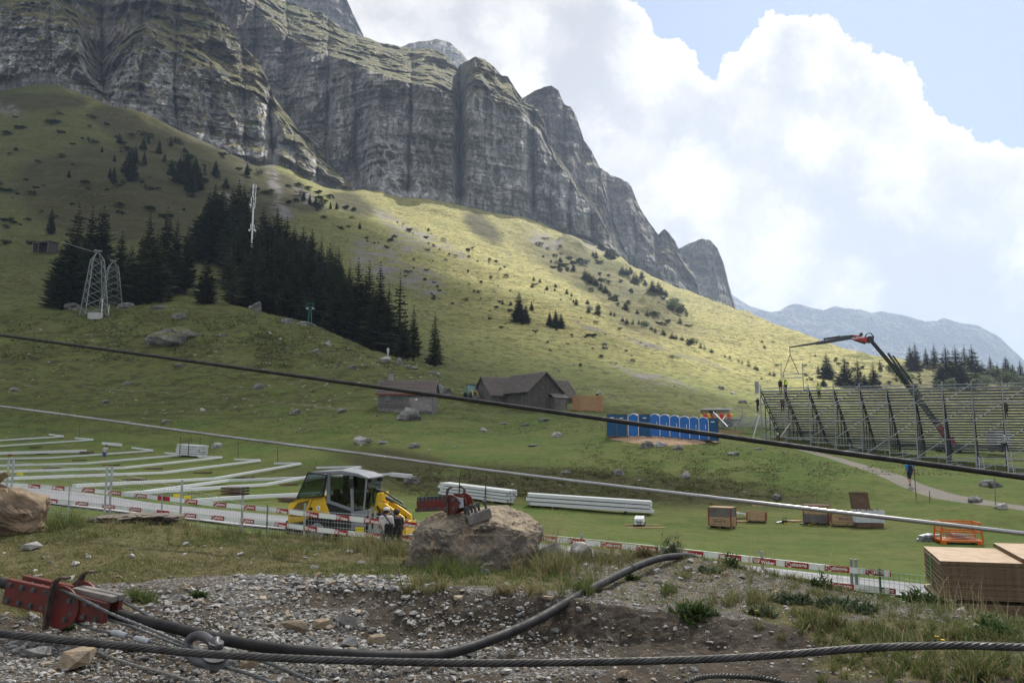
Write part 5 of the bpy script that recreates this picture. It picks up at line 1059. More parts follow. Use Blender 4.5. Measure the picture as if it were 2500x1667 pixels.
def block():
 c = at(1168, 1262, top_of_boulder(1168, 1272).y + 0.02); t = thing('clamp_block', 'grey steel block with upright black bolts leaning on top of the big boulder', 'clamp block', c, R(34)); s = mpp(c)
 m = MB(); m.box((0, 0, s * 2), (s * 62, s * 26, s * 24)); b = m.obj('block', WOODG, t, bevel=0.008); t.rotation_euler = (0, R(-16), R(24))
 m = MB(); m.cyl((-s * 31.3, 0, s * 2), (-s * 32, 0, s * 2), s * 6, n=4); m.obj('diamond_hole', ROPEB, b)
 for x, y in ((-24, -7), (-10, 7), (-6, -8), (8, 4), (24, -3), (-26, 8)):
  bb = MB(); bb.cyl((x * s, y * s, s * 13), (x * s, y * s, s * 24), s * 3.4, n=8); bb.cyl((x * s, y * s, s * 24), (x * s, y * s, s * 34), s * 4.6, n=8); bb.obj('bolt', STEEL, t)
block()
# ropes of the cableway, strung above the field
def strung(name, pts, r, label, mt, n=40, sides=12):
 P = path(pts, n); c = Vector(P[n // 2]); m = MB(); m.tube([Vector(q) - c for q in P], r, sides); tag(m.obj(name, mt, loc=c, smooth=True), label, 'cable')
strung('cable', [(-700, 724, 24), (0, 818, 16.7), (893, 941, 12.6), (1488, 1025, 10.7), (2019, 1100, 9.3), (2500, 1165, 8.3), (3000, 1236, 7.5)], 0.030, 'black cable stretched through the air across huts, toilets and grandstand', RUBB)
strung('cable', [(-700, 905, 26), (0, 992, 19.5), (499, 1059, 17.4), (899, 1110, 15.9), (1100, 1137, 15.2), (1450, 1180, 14.0), (1900, 1233, 12.4), (2500, 1302, 11.0), (3100, 1372, 9.8)], 0.031, 'silver grey cable stretched through the air just above the field', mat('locked_coil_rope', (0.33, 0.335, 0.34), 0.32, 0.7, var=0.4, vscale=1.5, col2=(0.22, 0.21, 0.21), spec=0.5))
# ================================================================== trees
def leaf_mat(name, a, b_, c=None):
 m = bpy.data.materials.new(name); m.use_nodes = True; k = NT(m.node_tree); b = k.n['Principled BSDF']
 P = k.add('ShaderNodeNewGeometry').outputs['Position']; oi = k.add('ShaderNodeObjectInfo').outputs['Random']
 col = k.mix(k.mapr(k.noise(P, 0.9, 4, 0.6), 0.36, 0.64), a, b_); col = k.mix(k.math('MULTIPLY', oi, 0.45), col, c or b_)
 k.put(b.inputs['Base Color'], col); b.inputs['Roughness'].default_value = 0.85; b.inputs['Specular IOR Level'].default_value = 0.15
 tr = k.add('ShaderNodeBsdfTranslucent'); k.put(tr.inputs[0], col); mx = k.add('ShaderNodeMixShader'); mx.inputs[0].default_value = 0.2
 o = k.n['Material Output']; k.l.new(b.outputs[0], mx.inputs[1]); k.l.new(tr.outputs[0], mx.inputs[2]); k.l.new(mx.outputs[0], o.inputs[0]); return m
SPRUCE = leaf_mat('spruce_needles', (0.050, 0.070, 0.031), (0.026, 0.039, 0.019), (0.095, 0.102, 0.048))
BROAD = leaf_mat('broad_leaves', (0.085, 0.115, 0.035), (0.045, 0.07, 0.022), (0.10, 0.12, 0.05))
PINE = leaf_mat('dwarf_pine_needles', (0.035, 0.055, 0.022), (0.020, 0.032, 0.014), (0.055, 0.07, 0.03))
BARK = mat('bark', (0.085, 0.065, 0.05), 0.9, var=0.4, vscale=8, col2=(0.045, 0.036, 0.03))
def spruce_mesh(seed, R_=0.16, whorls=30, low=0.05, sparse=0.0, tall=1.0):
 r = random.Random(seed); V = []; Fc = []
 def tri(a, b, c): n = len(V); V.extend([a, b, c]); Fc.append((n, n + 1, n + 2))
 for w in range(whorls):
  t = low + (1 - low) * (w / whorls) ** 0.95; z0 = t
  rad = R_ * ((1 - t) ** 0.82) * (0.55 + 0.45 * min(1, (t - low) / 0.10 + 0.35)) * r.uniform(0.80, 1.12)
  nb = max(4, int(11 * (1 - t) ** 0.5 * (1 - sparse)) + 2); a0 = r.uniform(0, 6.28)
  for k in range(nb):
   if r.random() < sparse * 0.6: continue
   a = a0 + k * 6.283 / nb + r.uniform(-0.25, 0.25); L = rad * r.uniform(0.65, 1.15); c, s = math.cos(a), math.sin(a)
   droop = r.uniform(0.25, 0.55) if t < 0.7 else r.uniform(-0.1, 0.25); wd = L * r.uniform(0.22, 0.34) + 0.004; prev = None
   for j in range(4):
    u = j / 3; x = L * u; z = z0 - droop * L * u * (1.1 - 0.45 * u) + 0.10 * L * u * u; hw = wd * (0.25 + 0.9 * u * (1.25 - u)) * (1 if j < 3 else 0.15)
    hang = hw * r.uniform(0.6, 1.1)
    p = (c * x, s * x, z); l = (c * x - s * hw, s * x + c * hw, z - hang * 0.7); q = (c * x + s * hw, s * x - c * hw, z - hang * 0.7)
    if prev:
     tri(prev[0], p, l); tri(prev[0], l, prev[1]); tri(prev[0], q, p); tri(prev[0], prev[2], q)
     if r.random() < 0.8:
      e = (c * (x - L / 6) + s * hw * r.uniform(-1.3, 1.3), s * (x - L / 6) - c * hw * r.uniform(-1.3, 1.3), z - hang * r.uniform(1.3, 2.2)); tri(prev[0], p, e)
    prev = (p, l, q)
 tri((-.006, 0, .97), (.006, 0, .97), (0, 0, 1.0)); tri((0, -.006, .97), (0, .006, .97), (0, 0, 1.0))
 me = bpy.data.meshes.new('crown'); me.from_pydata(V, [], Fc); me.materials.append(SPRUCE); return me
def trunk_mesh(h, r0):
 m = MB(); m.cyl((0, 0, -0.02), (0, 0, h), r0, r0 * 0.25, 7); return m.mesh('trunk', BARK)
SPR = [(spruce_mesh(1, 0.16), 'full'), (spruce_mesh(2, 0.20), 'full'), (spruce_mesh(3, 0.14, 32), 'slim'), (spruce_mesh(4, 0.18, 28, 0.10), 'full'), (spruce_mesh(5, 0.17, 24, 0.09, 0.35), 'sparse'), (spruce_mesh(6, 0.24, 24, 0.02), 'broad'), (spruce_mesh(7, 0.15, 30, 0.12), 'slim')]
TRK = trunk_mesh(0.9, 0.014)
def leaf_blob(seed, n, mt, flat=1.0, leaf=0.10, lobes=6):
 r = random.Random(seed); V = []; Fc = []
 L = [(r.uniform(-.28, .28), r.uniform(-.28, .28), r.uniform(.35, .75) * flat, r.uniform(.18, .34)) for _ in range(lobes)]
 for _ in range(n):
  x, y, z, R_ = r.choice(L); d = Vector((r.gauss(0, 1), r.gauss(0, 1), r.gauss(0, 1))).normalized() * R_ * (0.6 + 0.45 * r.random() ** .5)
  c = Vector((x, y, z)) + Vector((d.x, d.y, d.z * flat)); c.z = max(c.z, 0.02); a = Vector((r.gauss(0, 1), r.gauss(0, 1), r.gauss(0, .6))).normalized(); b = a.orthogonal().normalized(); s = leaf * r.uniform(.5, 1.2)
  k = len(V); V.extend([c - a * s, c + b * s * .7, c + a * s, c - b * s * .7]); Fc.append((k, k + 1, k + 2, k + 3))
 me = bpy.data.meshes.new('crown'); me.from_pydata(V, [], Fc); me.materials.append(mt); return me
DEC = [leaf_blob(s, 900, BROAD, 1.0, 0.055, 9) for s in (11, 12, 13)]; DTRK = trunk_mesh(0.6, 0.03)
SHR = [leaf_blob(s, 170, PINE, 0.75, 0.10, 4) for s in (21, 22, 23, 24)]
YNG = [spruce_mesh(31, 0.24, 12, 0.02), spruce_mesh(32, 0.28, 11, 0.02)]
def tree(name, crown, trunk, p, h, label, cat, group, wide=1.0):
 t = thing(name, label, cat, p, rnd.uniform(0, 6.28), group); wide *= 1.55 if name == 'spruce' else 1.0; t.scale = (h * wide, h * wide * rnd.uniform(.9, 1.1), h)
 o = bpy.data.objects.new('crown', crown); COL.objects.link(o); o.parent = t
 if trunk is not None: k = bpy.data.objects.new('trunk', trunk); COL.objects.link(k); k.parent = t
 return t
def spruce_at(px, top, d, label, group, kind=None, wide=1.0):
 q = at(px, top, d); zg = gz(q.x, q.y); h = q.z - zg
 if h < 1.5: return
 me = (kind is not None and SPR[kind][0]) or rnd.choice(SPR[:4])[0]
 return tree('spruce', me, TRK, (q.x, q.y, zg), h, label, 'tree', group, wide)
def spruce_base(px, base, top, label, group, kind=None, wide=1.0, young=False):
 p = drop(px, base); q = at(px, top, p.y); h = q.z - p.z
 return tree('spruce', rnd.choice(YNG) if young else (SPR[kind][0] if kind is not None else rnd.choice(SPR[:4])[0]), None if young else TRK, p, h, label, 'tree', group, wide)
G1 = 'spruces of the wood on the knoll'
LW = 'dark spruce among many alike in the dense wood on the knoll behind the mast'
for px, top, d, lab, kind in [
 (195, 493, 198, 'tall spruce at the left edge of the wood behind the lattice tower', 2), (228, 502, 205, 'spruce second from the left in the group behind the lattice tower', 0), (256, 500, 206, 'spruce third from the left in the group behind the lattice tower', 1), (180, 548, 190, 'broad low-branched spruce leftmost behind the lattice tower', 5), (150, 600, 190, 'shorter spruce at the very left of the tower group', 5), (215, 560, 194, 'spruce directly behind the lattice tower', 1),
 (300, 562, 196, 'spruce just right of the lattice tower tips', 1), (324, 596, 186, 'lower spruce in front to the right of the lattice tower', 1), (369, 511, 196, 'spruce left of the twin tall ones in the middle group', 0), (411, 503, 200, 'tallest spruce of the middle group on the knoll', 0), (435, 529, 206, 'spruce behind the tallest one of the middle group', 2), (462, 547, 202, 'spruce with a bare lower trunk at the right of the middle group', 6), (387, 560, 186, 'low dense spruce in front of the middle group', 5), (350, 570, 186, 'dense spruce left in front of the middle group', 1),
 (507, 625, 184, 'short round spruce standing free on the knoll crest', 5), (567, 592, 182, 'thin brownish spruce right of the free-standing round one', 4),
 (876, 626, 184, 'pointed spruce in the right part of the wood with light below', 0), (903, 634, 182, 'spruce third from the end of the wood', 2), (930, 636, 174, 'tall straight spruce with a visible trunk near the end of the wood', 6), (978, 662, 170, 'ragged open-branched spruce near the end of the wood', 4), (1011, 743, 166, 'shorter spruce next to last in the row below the wood', 6), (1063, 761, 163, 'last spruce at the right end of the wood, standing alone', 0)]:
 spruce_at(px, top, d, lab, G1, kind)
for px, top, d in [(527, 448, 285), (512, 470, 280), (545, 455, 295), (585, 436, 280), (570, 450, 290), (600, 470, 270), (612, 520, 240), (590, 530, 235), (645, 503, 250), (660, 530, 240), (678, 506, 258), (702, 527, 255), (720, 548, 250), (741, 554, 250), (763, 558, 250), (786, 578, 245), (807, 593, 240), (828, 599, 238), (639, 602, 200), (620, 580, 205), (660, 590, 205), (687, 575, 212), (705, 590, 206), (730, 590, 215), (750, 610, 205), (768, 608, 206), (790, 615, 208), (810, 626, 200), (830, 640, 202), (855, 638, 192), (600, 610, 195), (670, 640, 192), (720, 640, 195), (775, 650, 190), (840, 660, 188), (750, 575, 235), (635, 545, 230), (690, 555, 235), (725, 575, 228), (800, 600, 226), (580, 560, 225), (895, 660, 186), (862, 680, 184), (950, 690, 172), (820, 690, 184), (650, 660, 190), (700, 670, 188), (990, 760, 165), (915, 720, 176)]:
 spruce_at(px, top, d, LW, G1, None, rnd.uniform(0.95, 1.35))
 spruce_at(px + rnd.uniform(-16, 16), top + rnd.uniform(6, 42), d + rnd.uniform(-3, 12), LW, G1, rnd.choice((0, 1, 3, 4, 5)), rnd.uniform(0.9, 1.45))
spruce_base(123, 573, 499, 'lone slim spruce on the slope right of the small shed', G1, 2)
GU = 'spruces on the upper left slope'
for px, base, top in [(321, 444, 356), (312, 430, 362), (330, 400, 350), (388, 377, 337), (417, 358, 336), (350, 366, 334), (352, 402, 366), (268, 436, 408), (277, 446, 404), (291, 350, 324), (419, 429, 389), (436, 447, 386), (446, 440, 380), (455, 452, 366), (475, 456, 378), (486, 464, 404), (465, 470, 400), (526, 429, 389), (603, 430, 395), (551, 460, 430), (249, 373, 355), (168, 435, 414), (279, 396, 374), (362, 350, 330), (480, 430, 392), (500, 420, 400), (440, 410, 380), (402, 395, 372), (756, 500, 470), (741, 490, 466), (807, 510, 490), (878, 560, 540), (770, 505, 480), (822, 512, 492)]:
 spruce_base(px, base, top, 'small dark spruce among many alike on the shaded upper left slope', GU, None, 1.15)
for px, base, top, lab in [(1267, 787, 708, 'tall left spruce of the close pair on the open slope'), (1284, 789, 740, 'lower right spruce of the close pair on the open slope'), (1357, 801, 752, 'pointed middle spruce of the triple clump on the open slope'), (1370, 803, 761, 'right spruce of the triple clump on the open slope'), (1342, 796, 759, 'left small spruce of the triple clump on the open slope'), (1298, 757, 734, 'small grey-green spruce right above the close pair')]:
 spruce_base(px, base, top, lab, 'spruces in the middle of the open slope', 1, 1.15)
GR = 'spruces behind the grandstand'
for px, base, top, lab, kd in [(2019, 924, 859, 'spruce left of the others above the left grandstand top', 1), (2064, 944, 867, 'broad spruce second from the left above the grandstand', 1), (2096, 944, 873, 'pointed spruce third from the left above the grandstand', 0), (2112, 945, 910, 'small spruce leaning against the third one above the grandstand', 1), (2134, 945, 882, 'spruce just left of the crane boom', 3), (2149, 905, 877, 'small far spruce on the ridge behind the crane boom', 2),
                             (2224, 902, 841, 'left tree of the ridge pair right of the crane boom', 3), (2237, 906, 834, 'tallest tree of the ridge pair right of the crane boom', 0), (2262, 897, 845, 'slim single spruce on the ridge, first right of the pair', 2), (2283, 901, 838, 'slim single spruce on the ridge, second right of the pair', 2), (2313, 937, 841, 'left spruce of the big dark clump on the ridge', 1), (2337, 935, 841, 'spruce in the middle of the big dark clump on the ridge', 1),
                             (2358, 925, 841, 'rear spruce of the big dark clump on the ridge', 0), (2377, 932, 840, 'right and tallest spruce of the big dark clump on the ridge', 1), (2300, 940, 885, 'low spruce in front of the big dark clump, left', 5), (2345, 945, 880, 'low spruce in front of the big dark clump, middle', 5), (2400, 925, 880, 'low spruce at the right skirt of the big dark clump', 5), (2419, 906, 866, 'thin spruce standing alone right of the big dark clump', 2), (2436, 905, 884, 'tiny spruce right of the thin lone one', 2), (2458, 922, 867, 'spruce with broad skirt near the right edge', 1), (2474, 925, 885, 'smaller spruce beside the broad one near the right edge', 1), (2493, 932, 877, 'spruce cut by the right edge of the picture', 0),
                             (1998, 911, 888, 'small spruce left of the row above the grandstand', 2), (2011, 944, 917, 'young spruce right above the grandstand rail', 1)]:
 spruce_base(px, base, top, lab, GR, kd, 1.55)
for px, base, top, lab in [(2325, 950, 918, 'pale leafy bush above the rail below the big dark clump'), (2388, 940, 905, 'round leafy tree right of the big dark clump'), (2430, 935, 892, 'wide leafy tree below the thin lone spruce'), (2408, 948, 915, 'leafy bush between the clump and the wide leafy tree'), (2460, 945, 905, 'leafy tree below the broad spruce near the right edge'), (2490, 948, 912, 'leafy bush at the right edge above the rail'), (2370, 950, 925, 'low leafy bush just over the rail at the clump'), (2290, 950, 925, 'small leafy bush just over the rail left of the clump'),
                           (2200, 925, 885, 'leafy scrub on the ridge just right of the crane boom'), (2215, 940, 905, 'leafy scrub under the ridge pair right of the crane boom'), (2180, 915, 885, 'leafy scrub hidden half behind the crane boom'), (2065, 946, 930, 'small pale bush at the foot of the broad second spruce')]:
 p = drop(px, base); h = at(px, top, p.y).z - p.z; tree('leafy_tree', rnd.choice(DEC), DTRK, p, h, lab, 'tree', 'leafy trees behind the grandstand', 1.15)
for px, base, top, lab in [(1648, 766, 722, 'round leafy tree with rocks on the upper right slope'), (1636, 762, 738, 'leafy bush left of the round leafy tree on the slope'), (1662, 770, 745, 'leafy bush right of the round leafy tree on the slope'), (1575, 802, 782, 'light green bush in the shrub line on the slope'), (1690, 846, 824, 'light green bushes low in the shrub line on the slope')]:
 p = drop(px, base); h = at(px, top, p.y).z - p.z; tree('leafy_tree', rnd.choice(DEC), None, p, h, lab, 'tree', 'leafy bushes on the slope', 1.3)
SLOPE = [(1227, 743, 729), (1247, 745, 733), (1299, 701, 688), (1303, 685, 673), (1318, 690, 678), (1335, 707, 695), (1354, 710, 701), (1384, 717, 703), (1395, 724, 713), (1407, 743, 726), (1400, 738, 728), (1437, 762, 747), (1434, 741, 728), (1459, 768, 735), (1463, 752, 740), (1491, 769, 757), (1500, 771, 760), (1520, 784, 771), (1530, 788, 775), (1545, 790, 778), (1560, 792, 778), (1590, 806, 792), (1600, 810, 797), (1620, 818, 800), (1641, 828, 808), (1650, 826, 814), (1665, 830, 817), (1680, 840, 822), (1710, 850, 834), (1720, 853, 840), (1737, 860, 847), (1770, 873, 862), (1782, 874, 865), (1803, 884, 874), (1812, 888, 878), (1827, 893, 876), (1845, 901, 887), (1850, 905, 893), (1880, 914, 903), (1890, 918, 906),
         (1428, 681, 653), (1434, 686, 660), (1440, 692, 664), (1448, 692, 670), (1455, 698, 676), (1467, 707, 685), (1478, 715, 693), (1488, 722, 707), (1503, 735, 716), (1527, 756, 733), (1464, 609, 589), (1470, 612, 594), (1482, 627, 602), (1490, 630, 606), (1497, 633, 611), (1455, 630, 611), (1448, 625, 612), (1519, 669, 646), (1530, 672, 650), (1539, 668, 648), (1551, 692, 661), (1547, 688, 670), (1567, 681, 658), (1575, 695, 680), (1593, 711, 680), (1608, 717, 683), (1617, 720, 703), (1625, 722, 704), (1365, 655, 640), (1368, 640, 625), (1395, 645, 632), (1400, 660, 640), (1345, 640, 632), (1356, 700, 690), (1660, 790, 770), (1580, 770, 755), (1556, 765, 752), (1866, 850, 838), (1990, 870, 862), (1860, 836, 828)]
for px, base, top in SLOPE:
 spruce_base(px, base, top, 'small conifer among many alike dotting the sunny slope', 'small conifers dotting the sunny slope', None, 1.5, young=True)
def scatter_shrubs(n, x0, y0, x1, y1, cond, smin, smax, lab, grp, meshes, name='dwarf_shrub', wide=(1.0, 1.6)):
 k = 0; tries = 0
 while k < n and tries < n * 30:
  tries += 1; px, py = rnd.uniform(x0, x1), rnd.uniform(y0, y1)
  if not cond(px, py): continue
  h = BV_M.ray_cast(CAMV, ray(px, py).normalized(), 9000)
  if h[0] is None: continue
  s = rnd.uniform(smin, smax) * mpp(h[0]); w = rnd.uniform(*wide)
  o = bpy.data.objects.new(name, rnd.choice(meshes)); COL.objects.link(o); o.location = h[0] - Vector((0, 0, 0.05 * s)); o.scale = (s * w, s * w, s); o.rotation_euler = (0, 0, rnd.uniform(0, 6.28)); tag(o, lab, 'shrub', grp); k += 1
line = lambda px: 500 + (px - 900) * 0.53
scatter_shrubs(85, 880, 540, 1700, 900, lambda x, y: abs(y - line(x) - 60) < 90, 5, 13, 'low dark shrub among many alike across the sunlit middle slope', 'low shrubs across the middle slope', SHR)
scatter_shrubs(100, 0, 230, 640, 600, lambda x, y: y > 225 + 0.28 * x and y < 620 - 0.1 * x, 5, 15, 'dark low shrub among many alike on the shaded left slope', 'low shrubs on the left slope', SHR, wide=(1.5, 3.0))
scatter_shrubs(50, 1300, 580, 1720, 830, lambda x, y: abs(y - (590 + (x - 1330) * 0.50) - 26) < 40, 6, 14, 'green scrub among many alike round the rock bands of the upper slope', 'scrub round the rock bands', SHR, wide=(1.3, 2.4))
scatter_shrubs(40, 1880, 870, 2330, 945, lambda x, y: y > 845 + 0.18 * (x - 1880), 5, 12, 'low scrub among many alike on the hill behind the grandstand', 'scrub behind the grandstand', SHR)
scatter_shrubs(24, 640, 450, 900, 560, lambda x, y: abs(y - 440 - (x - 640) * 0.45) < 35, 6, 14, 'green alder scrub among many alike above the mast', 'alder scrub above the mast', SHR, wide=(1.6, 3.0))
# ================================================================== things on the field and the slope
WHITE = mat('white_steel', (0.62, 0.64, 0.64), 0.5, 0.0, var=0.2, vscale=3, col2=(0.58, 0.60, 0.61))
WOOD = mat('pale_wood', (0.44, 0.31, 0.18), 0.8, var=0.4, vscale=7, col2=(0.32, 0.21, 0.12), bump=0.1, bscale=40)
WOODD = mat('brown_wood', (0.16, 0.10, 0.065), 0.85, var=0.4, vscale=7, col2=(0.09, 0.06, 0.04), bump=0.2, bscale=40)
WEATH = mat('weathered_boards', (0.165, 0.15, 0.14), 0.9, var=0.5, vscale=2.0, col2=(0.105, 0.096, 0.09), bump=0.4, bscale=12)
def text_mesh(txt, size, mt, bold=0.0, spacing=1.0):
 c = bpy.data.curves.new('lettering', 'FONT'); c.body = txt; c.size = size; c.align_x = 'CENTER'; c.align_y = 'CENTER'; c.offset = bold; c.space_character = spacing; c.resolution_u = 2
 o = bpy.data.objects.new('lettering', c); COL.objects.link(o); dg = bpy.context.evaluated_depsgraph_get(); me = bpy.data.meshes.new_from_object(o.evaluated_get(dg)); bpy.data.objects.remove(o)
 me.materials.clear(); me.materials.append(mt); return me
def yaw_of(p, q): return math.atan2(q.y - p.y, q.x - p.x)
def beam_between(a, b, w, h, name, label, cat, group, mt=WHITE, lift=0.0, grp_parent=None):
 a, b = Vector(a), Vector(b); m = MB(); c = (a + b) / 2; m.bar(a - c, b - c, w, h); o = m.obj(name, mt, bevel=0.01); o.location = c + Vector((0, 0, lift)); return tag(o, label, cat, group)
# long white beams laid out on the field: polylines in photograph pixels, each ends in a short cross beam
LAY = [([(-120, 1086), (155, 1069)], (120, 1064)), ([(-140, 1102), (228, 1077)], (183, 1073)), ([(-140, 1126), (120, 1122), (374, 1104)], (322, 1097)), ([(-140, 1146), (210, 1136), (452, 1114)], (402, 1110)), ([(-140, 1164), (300, 1148), (541, 1121)], (484, 1119)),
       ([(-140, 1184), (400, 1160), (635, 1129)], (573, 1126)), ([(180, 1196), (525, 1175), (734, 1137)], (669, 1136)), ([(300, 1216), (650, 1190), (880, 1146)], (772, 1147)), ([(330, 1215), (555, 1180), (860, 1168), (960, 1163)], None), ([(470, 1234), (560, 1226), (900, 1205)], None)]
ORD = ['farthest', 'second farthest', 'third farthest', 'fourth', 'fifth', 'sixth', 'seventh', 'eighth', 'crossing', 'nearest']
def lay_beams():
 for (pl, cross), w in zip(LAY, ORD):
  P = [drop(x, y) + Vector((0, 0, 0.20)) for x, y in pl]
  for k, (a, b) in enumerate(zip(P[:-1], P[1:])):
   where = 'single' if len(P) == 2 else ('left' if k == 0 else ('right' if k == len(P) - 2 else 'middle'))
   beam_between(a, b, 0.18, 0.17, 'beam', '%s length of the %s row of long white beams on the left field' % (where, w), 'beam', 'long white beams laid out on the field')
  if cross:
   q = drop(*cross) + Vector((0, 0, 0.20)); e = P[-1]
   beam_between(e + (q - e).normalized() * 0.12 + Vector((0, 0, 0.03)), q, 0.16, 0.16, 'beam', 'short white cross beam at the right end of the %s row of beams' % w, 'beam', 'short white cross beams on the field')
 for (x0, y0, x1, y1, lb) in [(250, 1088, 296, 1092, 'short white beam lying loose behind the worker on the field'), (-60, 1114, 210, 1107, 'thick white beam raised on planks at the left edge of the field'), (955, 1167, 1004, 1172, 'white beam end sticking out right of the loader cab')]:
  beam_between(drop(x0, y0) + Vector((0, 0, 0.3)), drop(x1, y1) + Vector((0, 0, 0.3)), 0.24, 0.30, 'beam', lb, 'beam', None)
lay_beams()
def pallet(px, py, label, k=1.0, layers=1):
 p = drop(px, py); t = thing('pallet', label, 'pallet', p, rnd.uniform(-0.4, 0.4), 'wooden pallets and blocks under the white beams')
 for l in range(layers):
  z = 0.16 * l
  for y in (-0.4, 0, 0.4): m = MB(); m.box((0, y * k, z + 0.04), (1.2 * k, 0.1, 0.08)); m.obj('skid', WOODD, t)
  for i in range(6): m = MB(); m.box(((-0.5 + 0.2 * i) * k, 0, z + 0.095), (0.14 * k, 0.9 * k, 0.025)); m.obj('board', WOODD if l == 0 else WOODG, t)
for px, py, lb, l in [(88, 1092, 'pallet under the second farthest beam row at the left', 1), (195, 1124, 'pallet under the third beam row in front of the worker', 1), (272, 1136, 'pallet under the fourth beam row right of the worker', 1), (127, 1144, 'pallet under the fourth beam row at the left', 1), (225, 1158, 'pallet under the fifth beam row at the left', 1), (376, 1145, 'pallet under the fifth beam row at its bend', 1), (330, 1172, 'pallet with a tarpaulin under the sixth beam row', 1),
                      (495, 1155, 'pallet under the sixth beam row at the right', 1), (598, 1167, 'pallet under the seventh beam row at the right', 1), (450, 1188, 'pallet under the seventh beam row at the left', 1), (705, 1184, 'pallet under the eighth beam row behind the loader window', 1), (574, 1208, 'high wooden block stack under the eighth beam row', 3), (712, 1226, 'pallet under the nearest beam left of the loader', 2), (106, 1107, 'loose planks left of the worker behind the thick beam', 1), (212, 1107, 'plank pile at the right end of the thick beam', 2)]:
 pallet(px, py, lb, 1.0, l)
def bundle(px0, py0, px1, py1, nw, nh, s, label, rack=None, rcol=None, yaw=None, L=None):
 """white beams stacked in a strapped bundle; every beam is a thing"""
 a, b = drop(px0, py0), drop(px1, py1); c = (a + b) / 2; L = L or (b - a).length; yw = yaw_of(a, b) if yaw is None else yaw
 tilt = math.atan2(b.z - a.z, math.hypot(b.x - a.x, b.y - a.y))
 Rm = Matrix.Rotation(yw, 4, 'Z') @ Matrix.Rotation(-tilt, 4, 'Y'); me = MB(); me.box((0, 0, 0), (L, s * 0.90, s * 0.76)); mesh = me.mesh('beam', WHITE)
 for i in range(nw):
  for j in range(nh):
   o = bpy.data.objects.new('beam', mesh); COL.objects.link(o); o.matrix_world = Matrix.Translation(c + Vector((0, 0, 0.12))) @ Rm @ Matrix.Translation((rnd.uniform(-0.14, 0.14), (i + 0.5) * s + rnd.uniform(-.01, .01), (j + 0.5) * s))
   tag(o, label, 'beam', label.replace('white beam', 'white beams'))
 for x in (-L * 0.3, L * 0.3):
  m = MB(); m.box((0, nw * s / 2, 0.06), (0.1, nw * s * 1.2, 0.12)); o = m.obj('timber', WOODD); o.matrix_world = Matrix.Translation(c) @ Rm @ Matrix.Translation((x, 0, 0)); tag(o, 'timber under the %s end of %s' % ('left' if x < 0 else 'right', label.split(' in ')[-1].split(' on two')[0].split(' at the')[0]), 'timber', 'timbers under the beam bundles')
 if rack:
  t = thing('stacking_rack', rack, 'rack', c); t.matrix_world = Matrix.Translation(c + Vector((0, 0, 0.12))) @ Rm
  for x in rcol:
   for y in (-0.04, nw * s + 0.04):
    m = MB(); m.box((x, y, nh * s / 2 + 0.35), (0.05, 0.05, nh * s + 0.9)); m.obj('upright', RUST, t)
   m = MB(); m.box((x, nw * s / 2, -0.03), (0.06, nw * s + 0.1, 0.05)); m.obj('foot_bar', RUST, t)
  for y in (-0.04, nw * s + 0.04):
   m = MB(); m.box(((rcol[0] + rcol[-1]) / 2, y, nh * s + 0.35), (abs(rcol[-1] - rcol[0]), 0.035, 0.035)); m.obj('rail', RUST, t)
bundle(418, 1112, 494, 1118, 5, 5, 0.24, 'white beam in the strapped bundle behind the beam rows at the left', 'red-brown stacking rack round the left beam bundle', (-1.4, 0.4), L=4.4)
bundle(1071, 1211, 1238, 1233, 5, 4, 0.20, 'white beam in the middle bundle behind the red clamp', 'rust-brown stacking rack round the middle beam bundle', (-1.0, 1.0))
bundle(1288, 1238, 1592, 1258, 4, 3, 0.25, 'white beam in the longest bundle at the right of the middle')
m_ = MB()
pz = drop(1573, 1290); bundle(1570, 1294, 1576, 1272, 3, 2, 0.17, 'white beam in the small bundle seen end-on on two planks', L=2.6)
for dy, lb in ((-0.6, 'front plank under the small beam bundle on the field'), (0.7, 'rear plank under the small beam bundle on the field')):
 m = MB(); m.box((0, 0, 0), (1.9, 0.14, 0.06)); o = m.obj('plank', WOOD); o.location = pz + Vector((0.1, dy + 0.5, 0.06)); tag(o, lb, 'plank')
